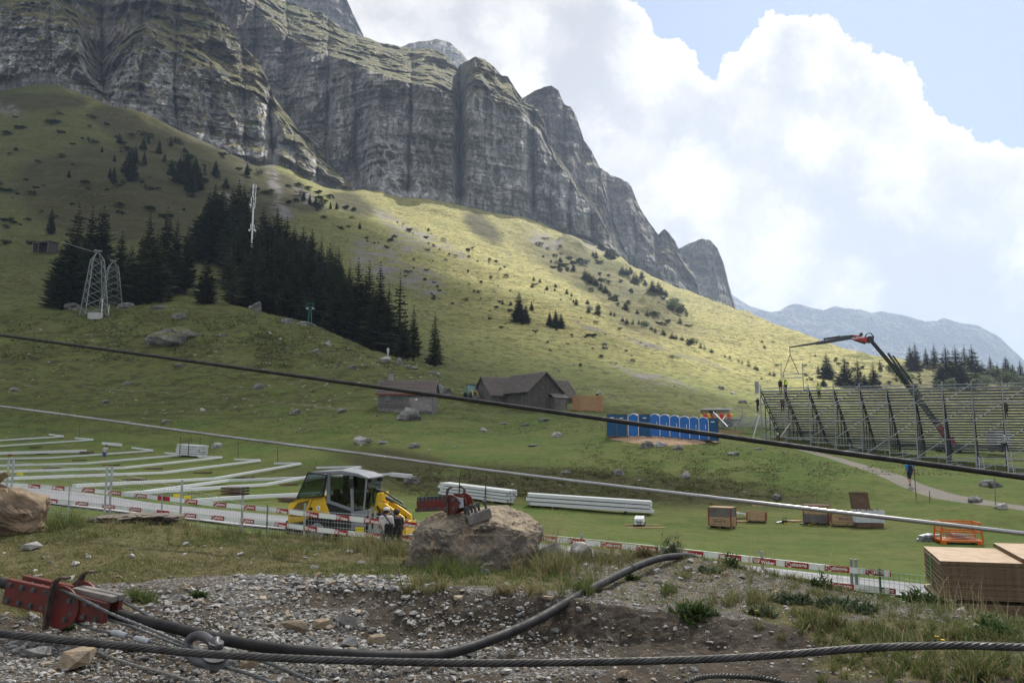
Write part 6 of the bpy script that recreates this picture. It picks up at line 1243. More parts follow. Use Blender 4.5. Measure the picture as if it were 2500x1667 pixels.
# ---- crates
CRED = mat('crate_edge_red', (0.24, 0.06, 0.03), 0.8, var=0.3, vscale=8)
INK = mat('stencil_ink', (0.05, 0.04, 0.03), 0.8, var=0.1)
def crate(px, py, w, d, h, label, yaw, tiers=1, mats=(WOOD,), lid=True, text=None, group='wooden crates on the field'):
 p = drop(px, py); t = thing('crate', label, 'crate', p, yaw, group); base = 0.13
 for x in (-w / 2 + 0.08, 0, w / 2 - 0.08): m = MB(); m.box((x, 0, base / 2), (0.1, d * 0.96, base)); m.obj('skid', WOODD, t)
 th = (h - base) / tiers
 for k in range(tiers):
  mt = mats[k % len(mats)]; z = base + th * (k + 0.5)
  for nm, c, s in (('front_panel', (0, -d / 2, z), (w - 0.05, 0.025, th - 0.015)), ('back_panel', (0, d / 2, z), (w - 0.05, 0.025, th - 0.015)), ('side_panel', (-w / 2, 0, z), (0.025, d - 0.05, th - 0.015)), ('side_panel', (w / 2, 0, z), (0.025, d - 0.05, th - 0.015))):
   m = MB(); m.box(c, s); m.obj(nm, mt, t)
  for sx in (-1, 1):
   for sy in (-1, 1): m = MB(); m.box((sx * w / 2, sy * d / 2, z), (0.07, 0.07, th)); m.obj('corner_post', CRED, t)
 if lid: m = MB(); m.box((0, 0, h + 0.015), (w + 0.05, d + 0.05, 0.03)); m.obj('lid', WOOD if lid is True else lid, t)
 m = MB(); m.box((0, 0, base - 0.012), (w - 0.06, d - 0.06, 0.02)); m.obj('floor_board', WOODD, t)
 if text:
  for face, wd in (('f', w),):
   o = bpy.data.objects.new('stencil', text_mesh(text, th * 0.34, INK, 0.004)); COL.objects.link(o); o.parent = t; o.location = (0, -d / 2 - 0.0145, base + th * 0.5); o.rotation_euler = (R(90), 0, 0)
   m = MB(); hw, hh = w * 0.36, th * 0.30
   for a, b in (((-hw, -hh), (hw, -hh)), ((hw, -hh), (hw, hh * 0.6)), ((hw, hh * 0.6), (0, hh)), ((0, hh), (-hw, hh * 0.6)), ((-hw, hh * 0.6), (-hw, -hh))): m.bar((a[0], 0, a[1]), (b[0], 0, b[1]), 0.002, 0.02)
   o = m.obj('stencil_frame', INK, t, loc=(0, -d / 2 - 0.0145, base + th * 0.5))
 m = MB()
 for x in (-0.05, 0.05): m.box((w / 2 + 0.0145, x, base + th * 0.5), (0.002, 0.03, th * 0.6))
 m.obj('stencil_bars', INK, t); return t
crate(1764, 1288, 1.25, 0.85, 1.12, 'tall two-tier crate with a pale lid, nearest and leftmost on the right field', R(-33), 2, (WOOD, WEATH), text='BRAKOR')
crate(1848, 1274, 1.05, 0.85, 0.62, 'open tan crate with its lid board standing up inside', R(-20), 1, (WOOD,), lid=False)
p = drop(1853, 1268); m = MB(); m.box((0, 0, 0), (0.72, 0.03, 0.34)); o = m.obj('lid_board', WOOD); o.location = p + Vector((0.1, 0.35, 0.92)); o.rotation_euler = (R(-15), 0, R(-5)); tag(o, 'pale board standing upright inside the open tan crate', 'board')
crate(1995, 1279, 1.3, 0.95, 1.05, 'two-tier crate with a grey lower half and tan upper half behind the silver cable', R(-28), 2, (WEATH, WOOD), lid=WOODD)
crate(2068, 1284, 1.55, 0.8, 0.70, 'low long tan crate with black stencil right of the two-tier grey and tan one', R(-24), 1, (WOOD,), text='BRAKOR')
def white_box():
 p = drop(2120, 1287); t = thing('tool_box', 'white box with a raised brown lid at the right end of the crates', 'box', p, R(-8)); WB = mat('white_box_paint', (0.55, 0.57, 0.60), 0.6, var=0.2)
 m = MB(); m.box((0, 0, 0.14), (1.35, 0.8, 0.22)); m.obj('plinth', WOODD, t)
 for nm, c, s in (('front_panel', (0, -0.42, 0.6), (1.5, 0.03, 0.62)), ('back_panel', (0, 0.42, 0.6), (1.5, 0.03, 0.62)), ('side_panel', (-0.75, 0, 0.6), (0.03, 0.8, 0.62)), ('side_panel', (0.75, 0, 0.6), (0.03, 0.8, 0.62))): m = MB(); m.box(c, s); m.obj(nm, WB, t)
 m = MB(); m.box((0, 0, 0.32), (1.44, 0.78, 0.04)); m.obj('floor_board', WOODD, t)
 Mx = Matrix.Translation((-0.2, 0.46, 0.95)) @ Matrix.Rotation(R(-8), 4, 'X'); m = MB(); m.add([Mx @ Vector(v) for v in ((-.5, 0, 0), (.5, 0, 0), (.5, 0.03, 0), (-.5, 0.03, 0), (-.58, 0, .9), (.42, 0, .9), (.42, .03, .9), (-.58, .03, .9))], [(0, 1, 5, 4), (2, 3, 7, 6), (0, 4, 7, 3), (1, 2, 6, 5), (4, 5, 6, 7), (0, 3, 2, 1)]); lid = m.obj('lid', WOODD, t)
 for a, b in (((-.45, .06), (.4, .06)), ((.4, .06), (.33, .84)), ((.33, .84), (-.52, .84)), ((-.52, .84), (-.45, .06))): m = MB(); m.bar(Mx @ Vector((a[0], -0.015, a[1])), Mx @ Vector((b[0], -0.015, b[1])), 0.07, 0.025); m.obj('lid_batten', WOODD, lid)
 for i in range(7): m = MB(); x = -0.55 + 0.18 * i; m.cyl((x, rnd.uniform(-.2, .2), 0.85), (x + rnd.uniform(-.2, .2), rnd.uniform(-.3, .3), 0.98), 0.03, n=6); o = m.obj('tool', RED if i % 2 else STEEL); o.location = p; o.rotation_euler = (0, 0, R(-8)); tag(o, '%s tool lying in the white box, number %s from its left end' % ('red' if i % 2 else 'dark', ('one', 'two', 'three', 'four', 'five', 'six', 'seven')[i]), 'tool', 'tools in the white box')
white_box()
YEL = mat('machine_yellow', (0.72, 0.44, 0.012), 0.42, var=0.12, vscale=2, spec=0.5); BLK = mat('black_plastic', (0.022, 0.022, 0.024), 0.55, var=0.3, vscale=5); GREYP = mat('grey_paint', (0.22, 0.235, 0.26), 0.55, var=0.2, vscale=2, spec=0.25); TYRE = mat('tyre_rubber', (0.028, 0.028, 0.027), 0.9, var=0.4, vscale=9, bump=0.3, bscale=40)
def small_tools():
 for px, py, lb in ((1915, 1277, 'yellow and black power tool on the grass between the crates'), (1974, 1280, 'black power tool lying against the two-tier grey and tan crate')):
  p = drop(px, py); t = thing('power_tool', lb, 'tool', p, 0.2); m = MB(); m.box((0, 0, 0.1), (0.34, 0.2, 0.16)); m.obj('motor', BLK, t, bevel=0.03); m = MB(); m.cyl((-0.1, 0, 0.1), (-0.55, -0.1, 0.05), 0.05, n=8); m.obj('shaft', GALV if px < 1950 else STEEL, t); m = MB(); m.box((0.05, 0, 0.03), (0.3, 0.22, 0.06)); m.obj('foot', YEL, t); m = MB(); m.tube([(0.12, 0, 0.17), (0.1, 0, 0.3), (-0.08, 0, 0.3), (-0.12, 0, 0.17)], 0.018, 6); m.obj('handle', BLK, t)
 for i, (px, py, rz, lb) in enumerate(((1935, 1272, .1, 'left pale board lying on the grass beside the power tool'), (1948, 1273, .1, 'right pale board lying on the grass beside the power tool'), (1812, 1266, -.1, 'reddish board lying between the tall crate and the open one'), (1818, 1274, -.1, 'pale board lying right of the tall crate'))):
  m = MB(); m.box((0, 0, 0.04), (0.9, 0.28, 0.05)); o = m.obj('board', WOOD if i != 2 else WOODD); o.location = drop(px, py); o.rotation_euler = (0, 0, rz); tag(o, lb, 'board')
 for dx, ya in ((0, 0.3), (9, -0.35)):
  m = MB(); m.bar((-0.5, 0, 0.3), (0.5, 0, 0.12), 0.12, 0.06); o = m.obj('bracket', WHITE); o.location = drop(1803 + dx, 1262); o.rotation_euler = (0, 0, ya); tag(o, 'white angled bracket behind the gap of the first two crates, %s one' % ('left' if dx == 0 else 'right'), 'bracket')
 for i in range(7):
  m = MB(); m.box((0, 0, 0), (0.75, 0.26, 0.13)); o = m.obj('bracket', GALV); p = drop(2254 + (i % 4) * 13 + (6 if i > 3 else 0), 1320); o.location = p + Vector((0, 0, 0.09 + 0.14 * (i > 3))); o.rotation_euler = (0, R(rnd.uniform(-8, 8)), R(35 + rnd.uniform(-10, 10))); tag(o, 'galvanised hollow bracket in the small heap beside the orange cage, %s' % ('upper layer' if i > 3 else 'lower layer'), 'bracket', 'heaped brackets beside the orange cage')
small_tools()
def cage():
 OR = mat('orange_paint', (0.62, 0.14, 0.012), 0.5, var=0.2, vscale=5); p = drop(2340, 1326); t = thing('mesh_cage', 'orange steel stacking cage with grey material inside', 'cage', p, R(-12)); w, d, h = 1.75, 1.0, 0.95
 m = MB(); m.box((0, 0, 0.15), (w, d, 0.07)); m.obj('floor_plate', OR, t)
 for x in (-1, 1):
  for y in (-1, 1):
   m = MB(); m.bar((x * w / 2, y * d / 2, 0.15), (x * w * 0.44, y * d / 2, h), 0.07, 0.07); m.obj('post', OR, t); m = MB(); m.box((x * w * 0.43, y * d * 0.45, 0.06), (0.22, 0.16, 0.11)); m.obj('foot', OR, t)
 for z in (0.55, h):
  for y in (-1, 1): m = MB(); m.box((0, y * d / 2, z), (w * 0.94, 0.05, 0.06)); m.obj('rail', OR, t)
  for x in (-1, 1): m = MB(); m.box((x * w * 0.45, 0, z), (0.05, d, 0.06)); m.obj('rail', OR, t)
 m = MB()
 for i in range(17): x = -w * 0.42 + i * w * 0.84 / 16; m.cyl((x, -d / 2, 0.18), (x, -d / 2, h), 0.006, n=4); m.cyl((x, d / 2, 0.18), (x, d / 2, h), 0.006, n=4)
 for z in (0.26, 0.36, 0.46, 0.66, 0.76, 0.86): m.cyl((-w * 0.43, -d / 2, z), (w * 0.43, -d / 2, z), 0.006, n=4)
 m.obj('wire_panel', OR, t)['kind'] = 'stuff'
 for i in range(12):
  m = MB(); a = Vector((rnd.uniform(-.6, .2), rnd.uniform(-.3, .3), 0.22 + 0.02 * i)); m.bar(a, a + Vector((rnd.uniform(.4, .75), rnd.uniform(-.2, .2), rnd.uniform(-.05, .08))), 0.09, 0.05); o = m.obj('scaffold_coupler', GALV); o.location = p; o.rotation_euler = (0, 0, R(-12)); tag(o, 'grey metal piece lying with others inside the orange cage', 'metal piece', 'grey metal pieces in the orange cage')
cage()
# ---- stacked boards at the right
PLYE = mat('board_edge', (0.17, 0.115, 0.075), 0.9, var=0.5, vscale=14, col2=(0.10, 0.068, 0.046), bump=0.2, bscale=60); PLYT = mat('board_face', (0.46, 0.345, 0.235), 0.8, var=0.25, vscale=3, col2=(0.38, 0.28, 0.19))
def board_stack():
 A, B, C = at(2256, 1350, 19.5), at(2296, 1368, 17.2), at(2640, 1386, 16.6)   # top corners: rear left, front left, front right
 B.z = A.z = C.z = at(2296, 1368, 17.2).z; z0 = B.z; zg = gz(B.x + 0.6, B.y + 0.5)
 u = (C - B); u.z = 0; L = 4.6; u.normalize(); v = (A - B); v.z = 0; D = v.length; v.normalize(); org = B
 def slab(name, o0, uu, vv, z, h, lu, lv, mt, label, grp):
  m = MB(); c = o0 + uu * lu / 2 + vv * lv / 2; pts = [o0, o0 + uu * lu, o0 + uu * lu + vv * lv, o0 + vv * lv]; V = [Vector((q.x, q.y, zz)) - Vector((c.x, c.y, z)) for zz in (z, z + h) for q in pts]
  m.add(V, [(3, 2, 1, 0)]); m.add(V, [(4, 5, 6, 7)]); m.add(V, [(0, 1, 5, 4), (1, 2, 6, 5), (2, 3, 7, 6), (3, 0, 4, 7)])
  me = m.mesh(name, [PLYE, PLYT]); 
  for pl in me.polygons: pl.material_index = 1 if pl.normal.z > 0.9 else 0
  o = bpy.data.objects.new(name, me); COL.objects.link(o); o.location = (c.x, c.y, z); return tag(o, label, 'board', grp)
 n = 21; up = 0.78; h = up / n
 for i in range(n):
  z = z0 - (i + 1) * h; j = rnd.uniform(-0.018, 0.018); o0 = org + u * j + v * rnd.uniform(-0.012, 0.012)
  slab('board', o0, u, v, z, h * 0.86, L, D, PLYE, 'topmost pale board of the big stack at the right edge' if i == 0 else 'brown-edged board among many alike in the upper stack at the right edge', 'boards of the upper stack at the right edge')
 slab('board', org + u * 1.55, (u + v * 0.0), v, z0 + 0.002, 0.09, 3, D * 1.1, PLYT, 'thick pale plank lying across the top of the board stack', None)
 for k, s in enumerate((0.1, 1.6, 3.2)):
  slab('timber', org + u * s - v * 0.05, u, v, z0 - up - 0.085, 0.08, 0.12, D, WOODD, '%s cross timber between the two board stacks' % ('left', 'middle', 'right')[k], 'cross timbers between the board stacks')
 low = z0 - up - 0.09; n2 = 8; hh = max(0.06, (low - zg) / n2)
 for i in range(n2):
  off = 0.32 + rnd.uniform(-0.05, 0.05); slab('board', org + u * (off - 0.35 * (i < 1)) + v * 0.02, u, v, low - (i + 1) * hh, hh * (0.80 if i % 3 == 2 else 0.93), L, D, PLYE, 'thick brown board among several alike in the lower stack at the right edge', 'boards of the lower stack at the right edge')
 gm = mat('green_spray_paint', (0.02, 0.62, 0.12), 0.6, var=0.1); m = MB(); q = org + v * (D * 0.55); w_ = v * 0.05; nrm = -u * 0.022
 m.quad(q + nrm - w_ + Vector((0, 0, -0.76)), q + nrm + w_ + Vector((0, 0, -0.76)), q + nrm + w_ + Vector((0, 0, -0.03)), q + nrm - w_ + Vector((0, 0, -0.03))); o = m.obj('paint_stripe', gm); tag(o, 'green spray-painted stripe down the left end of the board stack', 'paint mark')
 o.data.transform(Matrix.Translation(-q)); o.location = q
 rs = mat('red_strap', (0.35, 0.03, 0.03), 0.6); m = MB(); s0 = org + u * 2.9 - v * 0.03; m.bar(s0 + Vector((0, 0, low - z0)), s0 + Vector((0, 0, zg - z0 + 0.1)), 0.05, 0.012, up=v); o = m.obj('strap', rs); tag(o, 'red strap hanging down the front of the lower board stack', 'strap')
board_stack()
# ---- fence with printed tape
FPX = [-160, 28, 268, 445, 593, 745, 910, 1060, 1240, 1420, 1640, 1860, 2083, 2300, 2540]
def fd(px): return float(np.interp(px, [-160, 0, 300, 600, 850, 1000, 1400, 1800, 2160, 2500, 2700], [31, 30, 28.2, 25.8, 23.0, 22.6, 22.3, 21.2, 20, 17.2, 16]))
def fy(px, tab): return float(np.interp(px, [t[0] for t in tab], [t[1] for t in tab]))
Y_TOP = [(-160, 1100), (28, 1118), (268, 1138), (445, 1171), (593, 1209), (745, 1228), (910, 1246), (1240, 1285), (1640, 1325), (2083, 1364), (2540, 1400)]
Y_MESH = [(-160, 1112), (28, 1126), (268, 1150), (445, 1190), (593, 1228), (745, 1246), (910, 1258), (1240, 1296), (1640, 1336), (2083, 1386), (2300, 1410), (2540, 1440)]
Y_B1 = [(-160, 1172), (60, 1185), (215, 1196), (344, 1210), (460, 1223), (540, 1232), (612, 1239), (690, 1247), (763, 1256), (840, 1264), (907, 1271), (991, 1279), (1404, 1321), (1492, 1331), (1640, 1346), (1782, 1360), (1945, 1379), (2043, 1388), (2172, 1400)]
Y_B2 = [(-160, 1208), (67, 1219), (126, 1222), (200, 1229), (265, 1236), (464, 1258), (532, 1264), (606, 1272), (686, 1281), (759, 1290), (833, 1299), (989, 1315), (1404, 1357), (1640, 1383), (1975, 1421), (2052, 1430), (2156, 1440), (2172, 1442)]
FGREEN = mat('green_fence_wire', (0.10, 0.19, 0.15), 0.5, 0.3, var=0.2); BANW = mat('tape_white', (0.78, 0.78, 0.78), 0.6, var=0.1, vscale=2); BANR = mat('tape_red', (0.36, 0.018, 0.028), 0.6, var=0.12, vscale=3)
def fence():
 top = lambda px: at(px, fy(px, Y_TOP), fd(px)); msh = lambda px: at(px, fy(px, Y_MESH), fd(px))
 ends = []
 names = ['leftmost', 'second from the left', 'third from the left', 'fourth from the left', 'left of the loader', 'at the loader rear', 'behind the two onlookers', 'left behind the big boulder', 'right behind the big boulder', 'behind the dry grass', 'behind the mound', 'left of the doubled right post', 'in front of the board stack', 'at the right end']
 for i in range(len(FPX) - 1):
  a, b = msh(FPX[i] + 2), msh(FPX[i + 1] - 2); ga, gb = gz(a.x, a.y), gz(b.x, b.y)
  t = thing('fence_panel', 'wire mesh fence panel %s' % names[i], 'fence', (a.x, a.y, ga), 0, 'wire mesh fence panels along the road'); o0 = Vector((a.x, a.y, ga))
  for px, g in ((FPX[i], ga), (FPX[i + 1], gb)):
   if px in (268, 910, 2083, 28) or px == FPX[i]:
    q = top(px + (6 if px == FPX[i] else -6) * (1 if px in (268, 910, 2083, 28) else 0)); m = MB(); m.box(Vector((q.x, q.y, (q.z + g - 0.2) / 2)) - o0, (0.065, 0.045, q.z - g + 0.2)); m.obj('post', GALV, t)
  m = MB(); n = max(10, int((b - a).length / 0.115)); rows = 8
  for k in range(n + 1):
   f = k / n; q = a.lerp(b, f); g = ga + (gb - ga) * f; m.cyl(Vector((q.x, q.y, g + 0.03)) - o0, q - o0, 0.0042, n=3, caps=False)
  for k in range(rows + 1):
   f = k / rows; zz = lambda q, g: g + 0.03 + (q.z - g - 0.03) * f
   m.cyl(Vector((a.x, a.y - 0.006, zz(a, ga))) - o0, Vector((b.x, b.y - 0.006, zz(b, gb))) - o0, 0.0055 if k % 4 else 0.007, n=3, caps=False)
  m.obj('wire_mesh', GALV if i < 12 else FGREEN, t)['kind'] = 'stuff'
 for px, y0, y1, lb in ((168, 1186, 1252, 'thin steel stake in front of the fence at the left'), (652, 1231, 1300, 'thin green stake in the fence left of the loader'), (2149, 1386, 1456, 'green stake in the fence right of the doubled post'), (396, 1206, 1240, 'thin stake behind the red tape between the third and fourth posts')):
  q = at(px, y0, fd(px) - 0.06); r = at(px, y1, fd(px) - 0.06); m = MB(); m.box(Vector((0, 0, 0)), (0.035, 0.035, q.z - r.z + 0.3)); o = m.obj('stake', FGREEN if 'green' in lb else GALV); o.location = (q + r) / 2 - Vector((0, 0, 0.15)); tag(o, lb, 'stake')
 TXTW = mat('tape_lettering', (0.80, 0.78, 0.76), 0.6, var=0.05)
 sl = text_mesh('slongo', 0.128, TXTW, 0.004, 1.05); we = text_mesh('Weber', 0.112, TXTW, 0.005, 1.0)
 def emblem_s():
  m = MB()
  for a0, a1, cx, cz in ((20, 250, 0.0, 0.02), (200, 430, 0.05, -0.02)):
   pts = [(cx + 0.04 * math.cos(R(a0 + (a1 - a0) * i / 8)), cz + 0.04 * math.sin(R(a0 + (a1 - a0) * i / 8))) for i in range(9)]
   for (x0, z0), (x1, z1) in zip(pts[:-1], pts[1:]): m.bar((x0, 0, z0), (x1, 0, z1), 0.002, 0.022)
  return m.mesh('emblem', TXTW)
 def emblem_w():
  m = MB()
  for dx in (-0.018, 0.018):
   for a, b in (((-.06, .055), (-.03, -.055)), ((-.03, -.055), (0, .045)), ((0, .045), (.03, -.055)), ((.03, -.055), (.06, .055))): m.bar((a[0] + dx, 0, a[1]), (b[0] + dx, 0, b[1]), 0.002, 0.016)
  return m.mesh('emblem', TXTW)
 es, ew = emblem_s(), emblem_w()
 labels1 = [(84, 'w'), (143, 'w'), (216, 's'), (281, 's'), (344, 's'), (400, 'p'), (467, 's'), (537, 's'), (610, 's'), (690, 'w'), (763, 'w'), (837, 'w'), (912, 'w'), (994, 'w'), (1080, 'w'), (1160, 'w'), (1250, 'w'), (1335, 'w'), (1405, 'w'), (1492, 's'), (1580, 's'), (1690, 'w'), (1782, 'w'), (1866, 'w'), (1945, 's'), (2043, 's'), (2144, 's')]
 labels2 = [(67, 'w'), (126, 'w'), (200, 's'), (265, 's'), (330, 's'), (398, 'p'), (464, 's'), (532, 's'), (606, 's'), (686, 'w'), (759, 'w'), (833, 'w'), (918, 'w'), (989, 'w'), (1080, 'w'), (1170, 'w'), (1270, 'w'), (1420, 'w'), (1530, 's'), (1640, 's'), (1760, 'w'), (1860, 'w'), (1958, 's'), (2054, 's'), (2156, 's')]
 for row, tab, labs, lb in ((1, Y_B1, labels1, 'upper red and white printed barrier tape along the fence'), (2, Y_B2, labels2, 'lower red and white printed barrier tape along the fence')):
  P = lambda px: at(px, fy(px, tab), fd(px) - 0.035); hb = 0.072; c = P(1000); t = thing('barrier_tape', lb, 'banner', c)
  m = MB(); xs = np.linspace(-160, 2172, 130)
  for x0, x1 in zip(xs[:-1], xs[1:]):
   a, b = P(x0) - c, P(x1) - c; z = Vector((0, 0, hb)); m.quad(a - z, b - z, b + z, a + z)
  m.obj('tape', BANW, t)
  for px, kd in labs:
   w = 0.285; a = P(px - 12); b = P(px + 12); dr = (b - a).normalized(); q = P(px); yw = math.atan2(dr.y, dr.x); sl_ = math.asin(max(-1, min(1, dr.z)))
   Mx = Matrix.Translation(q - c + Vector((0, 0, 0))) @ Matrix.Rotation(yw, 4, 'Z') @ Matrix.Rotation(-sl_, 4, 'Y')
   m = MB(); Vs = [Mx @ Vector(v) for v in ((-w, -0.014, -hb), (w, -0.014, -hb), (w, -0.014, hb), (-w, -0.014, hb))]; m.add(Vs, [(0, 1, 2, 3)]); pr = m.obj('red_print', BANR, t)
   if kd == 'p': continue
   for me, x, z in ((es, -0.215, 0), (sl, 0.065, 0.012)) if kd == 's' else ((ew, -0.185, 0.004), (we, 0.085, -0.022)):
    o = bpy.data.objects.new(me.name.split('.')[0], me); COL.objects.link(o); o.parent = pr
    o.matrix_local = Mx @ Matrix.Translation((x, -0.022, z)) @ (Matrix.Rotation(R(90), 4, 'X') if me in (sl, we) else Matrix.Identity(4))
 ysm = mat('yellow_sign', (0.75, 0.62, 0.03), 0.6, var=0.1)
 for px, py, d, lb in ((878, 1292, 22.9, 'small yellow sign on the fence mesh left of the onlookers'), (432, 1210, 28.0, 'yellow marker left one behind the tape near the fourth post'), (457, 1214, 27.8, 'yellow marker right one behind the tape near the fourth post'), (48, 1156, 30, 'yellow marker right of the first fence post'), (18, 1154, 30, 'yellow marker at the left picture edge')):
  q = at(px, py, d - 0.05); m = MB(); m.box((0, 0, 0), (0.24, 0.01, 0.12)); s = m.obj('plate', ysm); s.location = q; tag(s, lb, 'sign', 'yellow markers on the fence')
  if px == 878: o = bpy.data.objects.new('lettering', text_mesh('DURCHGANG', 0.035, INK, 0.001)); COL.objects.link(o); o.parent = s; o.location = (0, -0.006, 0); o.rotation_euler = (R(90), 0, 0)
fence()
def bucket():
 rc = mat('red_plastic', (0.62, 0.03, 0.02), 0.5, var=0.1); p = drop(25, 1112); m = MB(); m.lathe([(0.2, 0), (0.26, 0.4), (0.23, 0.4), (0.18, 0.05)], 16); t = thing('bucket', 'red bucket standing by the thick beam at the left edge', 'bucket', p); m.obj('shell', rc, t); m = MB(); m.tube([(0.25 * math.cos(a), 0, 0.4 + 0.22 * math.sin(a)) for a in np.linspace(0, math.pi, 9)], 0.012, 5); m.obj('handle', STEEL, t)
bucket()
for px, y0, y1, lb, mt in ((2237, 1133, 1218, 'rust-brown stake left of the gravel path by the walker', RUST), (2270, 1198, 1226, 'short leaning iron pin on the gravel path edge', STEEL), (2430, 1165, 1238, 'thin grey stake by the rocks right of the path', WOODG), (195, 1030, 1072, 'thin stake behind the far beams at the left', STEEL), (582, 1076, 1122, 'rust stake behind the sixth beam end', RUST), (678, 1089, 1131, 'rust stake behind the seventh beam end', RUST), (1479, 1040, 1072, 'rust stake beside the left end of the toilets', RUST), (1532, 1022, 1072, 'brown post between the left toilets', WOODD)):
 p = drop(px, y1); q = at(px - (y1 - y0) * 0.07 * (1 if px == 2237 else 0.3), y0, p.y); m = MB(); m.cyl((0, 0, -0.2), q - p, 0.025 if px > 1000 else 0.03, n=6); o = m.obj('stake', mt); o.location = p; tag(o, lb, 'stake', 'stakes in the grass')
# ================================================================== people
SKIN = mat('skin', (0.42, 0.25, 0.17), 0.6, var=0.1); HAIRD = mat('dark_hair', (0.025, 0.018, 0.014), 0.7, var=0.2); SHOE = mat('dark_shoe', (0.03, 0.028, 0.027), 0.7)
def cloth(n, c): return mat(n, c, 0.9, var=0.3, vscale=6, bump=0.15, bscale=25)
def person(loc, rz, label, top, legs, hair=HAIRD, shorts=False, sleeves=False, vox=0.02, J=None, head='hair', hat=None, group=None, lean=0.0, height=1.75, vest=None):
 """front of the figure is local -Y; J overrides joint places"""
 j = dict(pel=(0, 0, .95), che=(0, 0, 1.27), nek=(0, 0, 1.47), hed=(0, -.02, 1.62), shl=(-.18, 0, 1.41), shr=(.18, 0, 1.41), ell=(-.24, .03, 1.13), elr=(.24, .03, 1.13), wrl=(-.25, -.05, .88), wrr=(.25, -.05, .88),
             hpl=(-.09, 0, .92), hpr=(.09, 0, .92), knl=(-.10, -.02, .50), knr=(.10, -.02, .50), anl=(-.11, .03, .09), anr=(.11, .03, .09))
 j.update(J or {}); j = {k: Vector(v) for k, v in j.items()}
 if lean:
  M = Matrix.Translation(j['pel']) @ Matrix.Rotation(R(lean), 4, 'X') @ Matrix.Translation(-j['pel'])
  for k in ('che', 'nek', 'hed', 'shl', 'shr', 'ell', 'elr', 'wrl', 'wrr'):
   if k not in (J or {}): j[k] = M @ j[k]
 t = thing('person', label, 'person', loc, rz, group); t.scale = (height / 1.75,) * 3
 caps = []
 def C(a, b, r0, r1, m): caps.append((Vector(a), Vector(b), r0, r1, m))
 up = (j['nek'] - j['pel']).normalized(); sx = (j['shr'] - j['shl']).normalized(); fw = sx.cross(up).normalized() * -1
 if fw.y > 0 and abs(j['nek'].y - j['pel'].y) < .3: fw = -fw
 C(j['hpl'], j['hpr'], .115, .115, 2); C(j['pel'], j['che'], .125, .135, 1)
 for s in (-.07, .07): C(j['pel'] + sx * s + up * .06, j['che'] + sx * s * 1.25, .10, .115, 1)
 C(j['shl'] + sx * .03, j['shr'] - sx * .03, .078, .078, 1); C(j['che'] + up * .05, j['nek'] - up * .02, .12, .06, 1)
 hd = (j['hed'] - j['nek']).normalized(); C(j['nek'] - up * .03, j['hed'] - hd * .04, .055, .052, 0)
 hf = (fw - hd * fw.dot(hd)).normalized()
 C(j['hed'] + hd * .02 - hf * .015, j['hed'] + hd * .035 + hf * .015, .098, .092, 0); C(j['hed'] - hd * .05 + hf * .03, j['hed'] - hd * .095 + hf * .055, .066, .036, 0); C(j['hed'] + hf * .09 + hd * .01, j['hed'] + hf * .118 - hd * .03, .012, .018, 0)
 for s in (-1, 1): C(j['hed'] + sx * s * .092 - hd * .02, j['hed'] + sx * s * .1 + hd * .025, .018, .02, 0)
 for s, a in ((-1, 'l'), (1, 'r')):
  C(j['sh' + a], j['el' + a].lerp(j['sh' + a], .4), .062, .052, 1); C(j['el' + a].lerp(j['sh' + a], .42), j['el' + a], .047, .041, 1 if sleeves else 0); C(j['el' + a], j['wr' + a], .042, .028, 1 if sleeves else 0)
  C(j['hp' + a], j['kn' + a], .092, .06, 2)
  k = j['kn' + a]; n = j['an' + a]
  if shorts: C(k.lerp(j['hp' + a], .1), k.lerp(j['hp' + a], .12), .066, .066, 2); C(k, k.lerp(n, .35), .056, .058, 0); C(k.lerp(n, .35), n, .056, .036, 0)
  else: C(k, n, .066, .05, 2)
  ft = n + Vector((s * .015, -.15, -.055)) if (k - n).z > .12 else n + (k - n).normalized().cross(sx) * .15
  C(n + Vector((0, .03, -.045)), ft, .042, .034, 3); C(n, n + Vector((0, .02, -.04)), .045, .045, 3)
 m = MB()
 def ball(c, r): m.lathe([(r * math.sin(math.pi * max(i, .02) / 6 if i < 6 else math.pi * .997), r * -math.cos(math.pi * i / 6)) for i in range(7)], 8, Matrix.Translation(c))
 for a, b, r0, r1, _ in caps: m.cyl(a, b, r0, r1, 10); ball(a, r0); ball(b, r1)
 o = m.obj('body', [SKIN, top, legs, SHOE], None); md = o.modifiers.new('r', 'REMESH'); md.mode = 'VOXEL'; md.voxel_size = vox; sm = o.modifiers.new('s', 'SMOOTH'); sm.factor = 0.5; sm.iterations = 2
 me = bpy.data.meshes.new_from_object(o.evaluated_get(bpy.context.evaluated_depsgraph_get())); bpy.data.objects.remove(o)
 cen = np.array([p.center[:] for p in me.polygons]); best = np.full(len(cen), 9.0); mi = np.zeros(len(cen), int)
 for a, b, r0, r1, k in caps:
  A, B = np.array(a), np.array(b); e = B - A; tt = np.clip(((cen - A) @ e) / max(e @ e, 1e-9), 0, 1); d = np.linalg.norm(cen - A - tt[:, None] * e, axis=1) - (r0 + (r1 - r0) * tt); u = d < best; best[u] = d[u]; mi[u] = k
 me.materials.clear()
 for q in (SKIN, top, legs, SHOE): me.materials.append(q)
 bm = bmesh.new(); bm.from_mesh(me)
 for f, k in zip(bm.faces, mi): f.material_index = int(k); f.smooth = True
 # hands: palm, four unequal fingers and a thumb on each wrist
 h = MB()
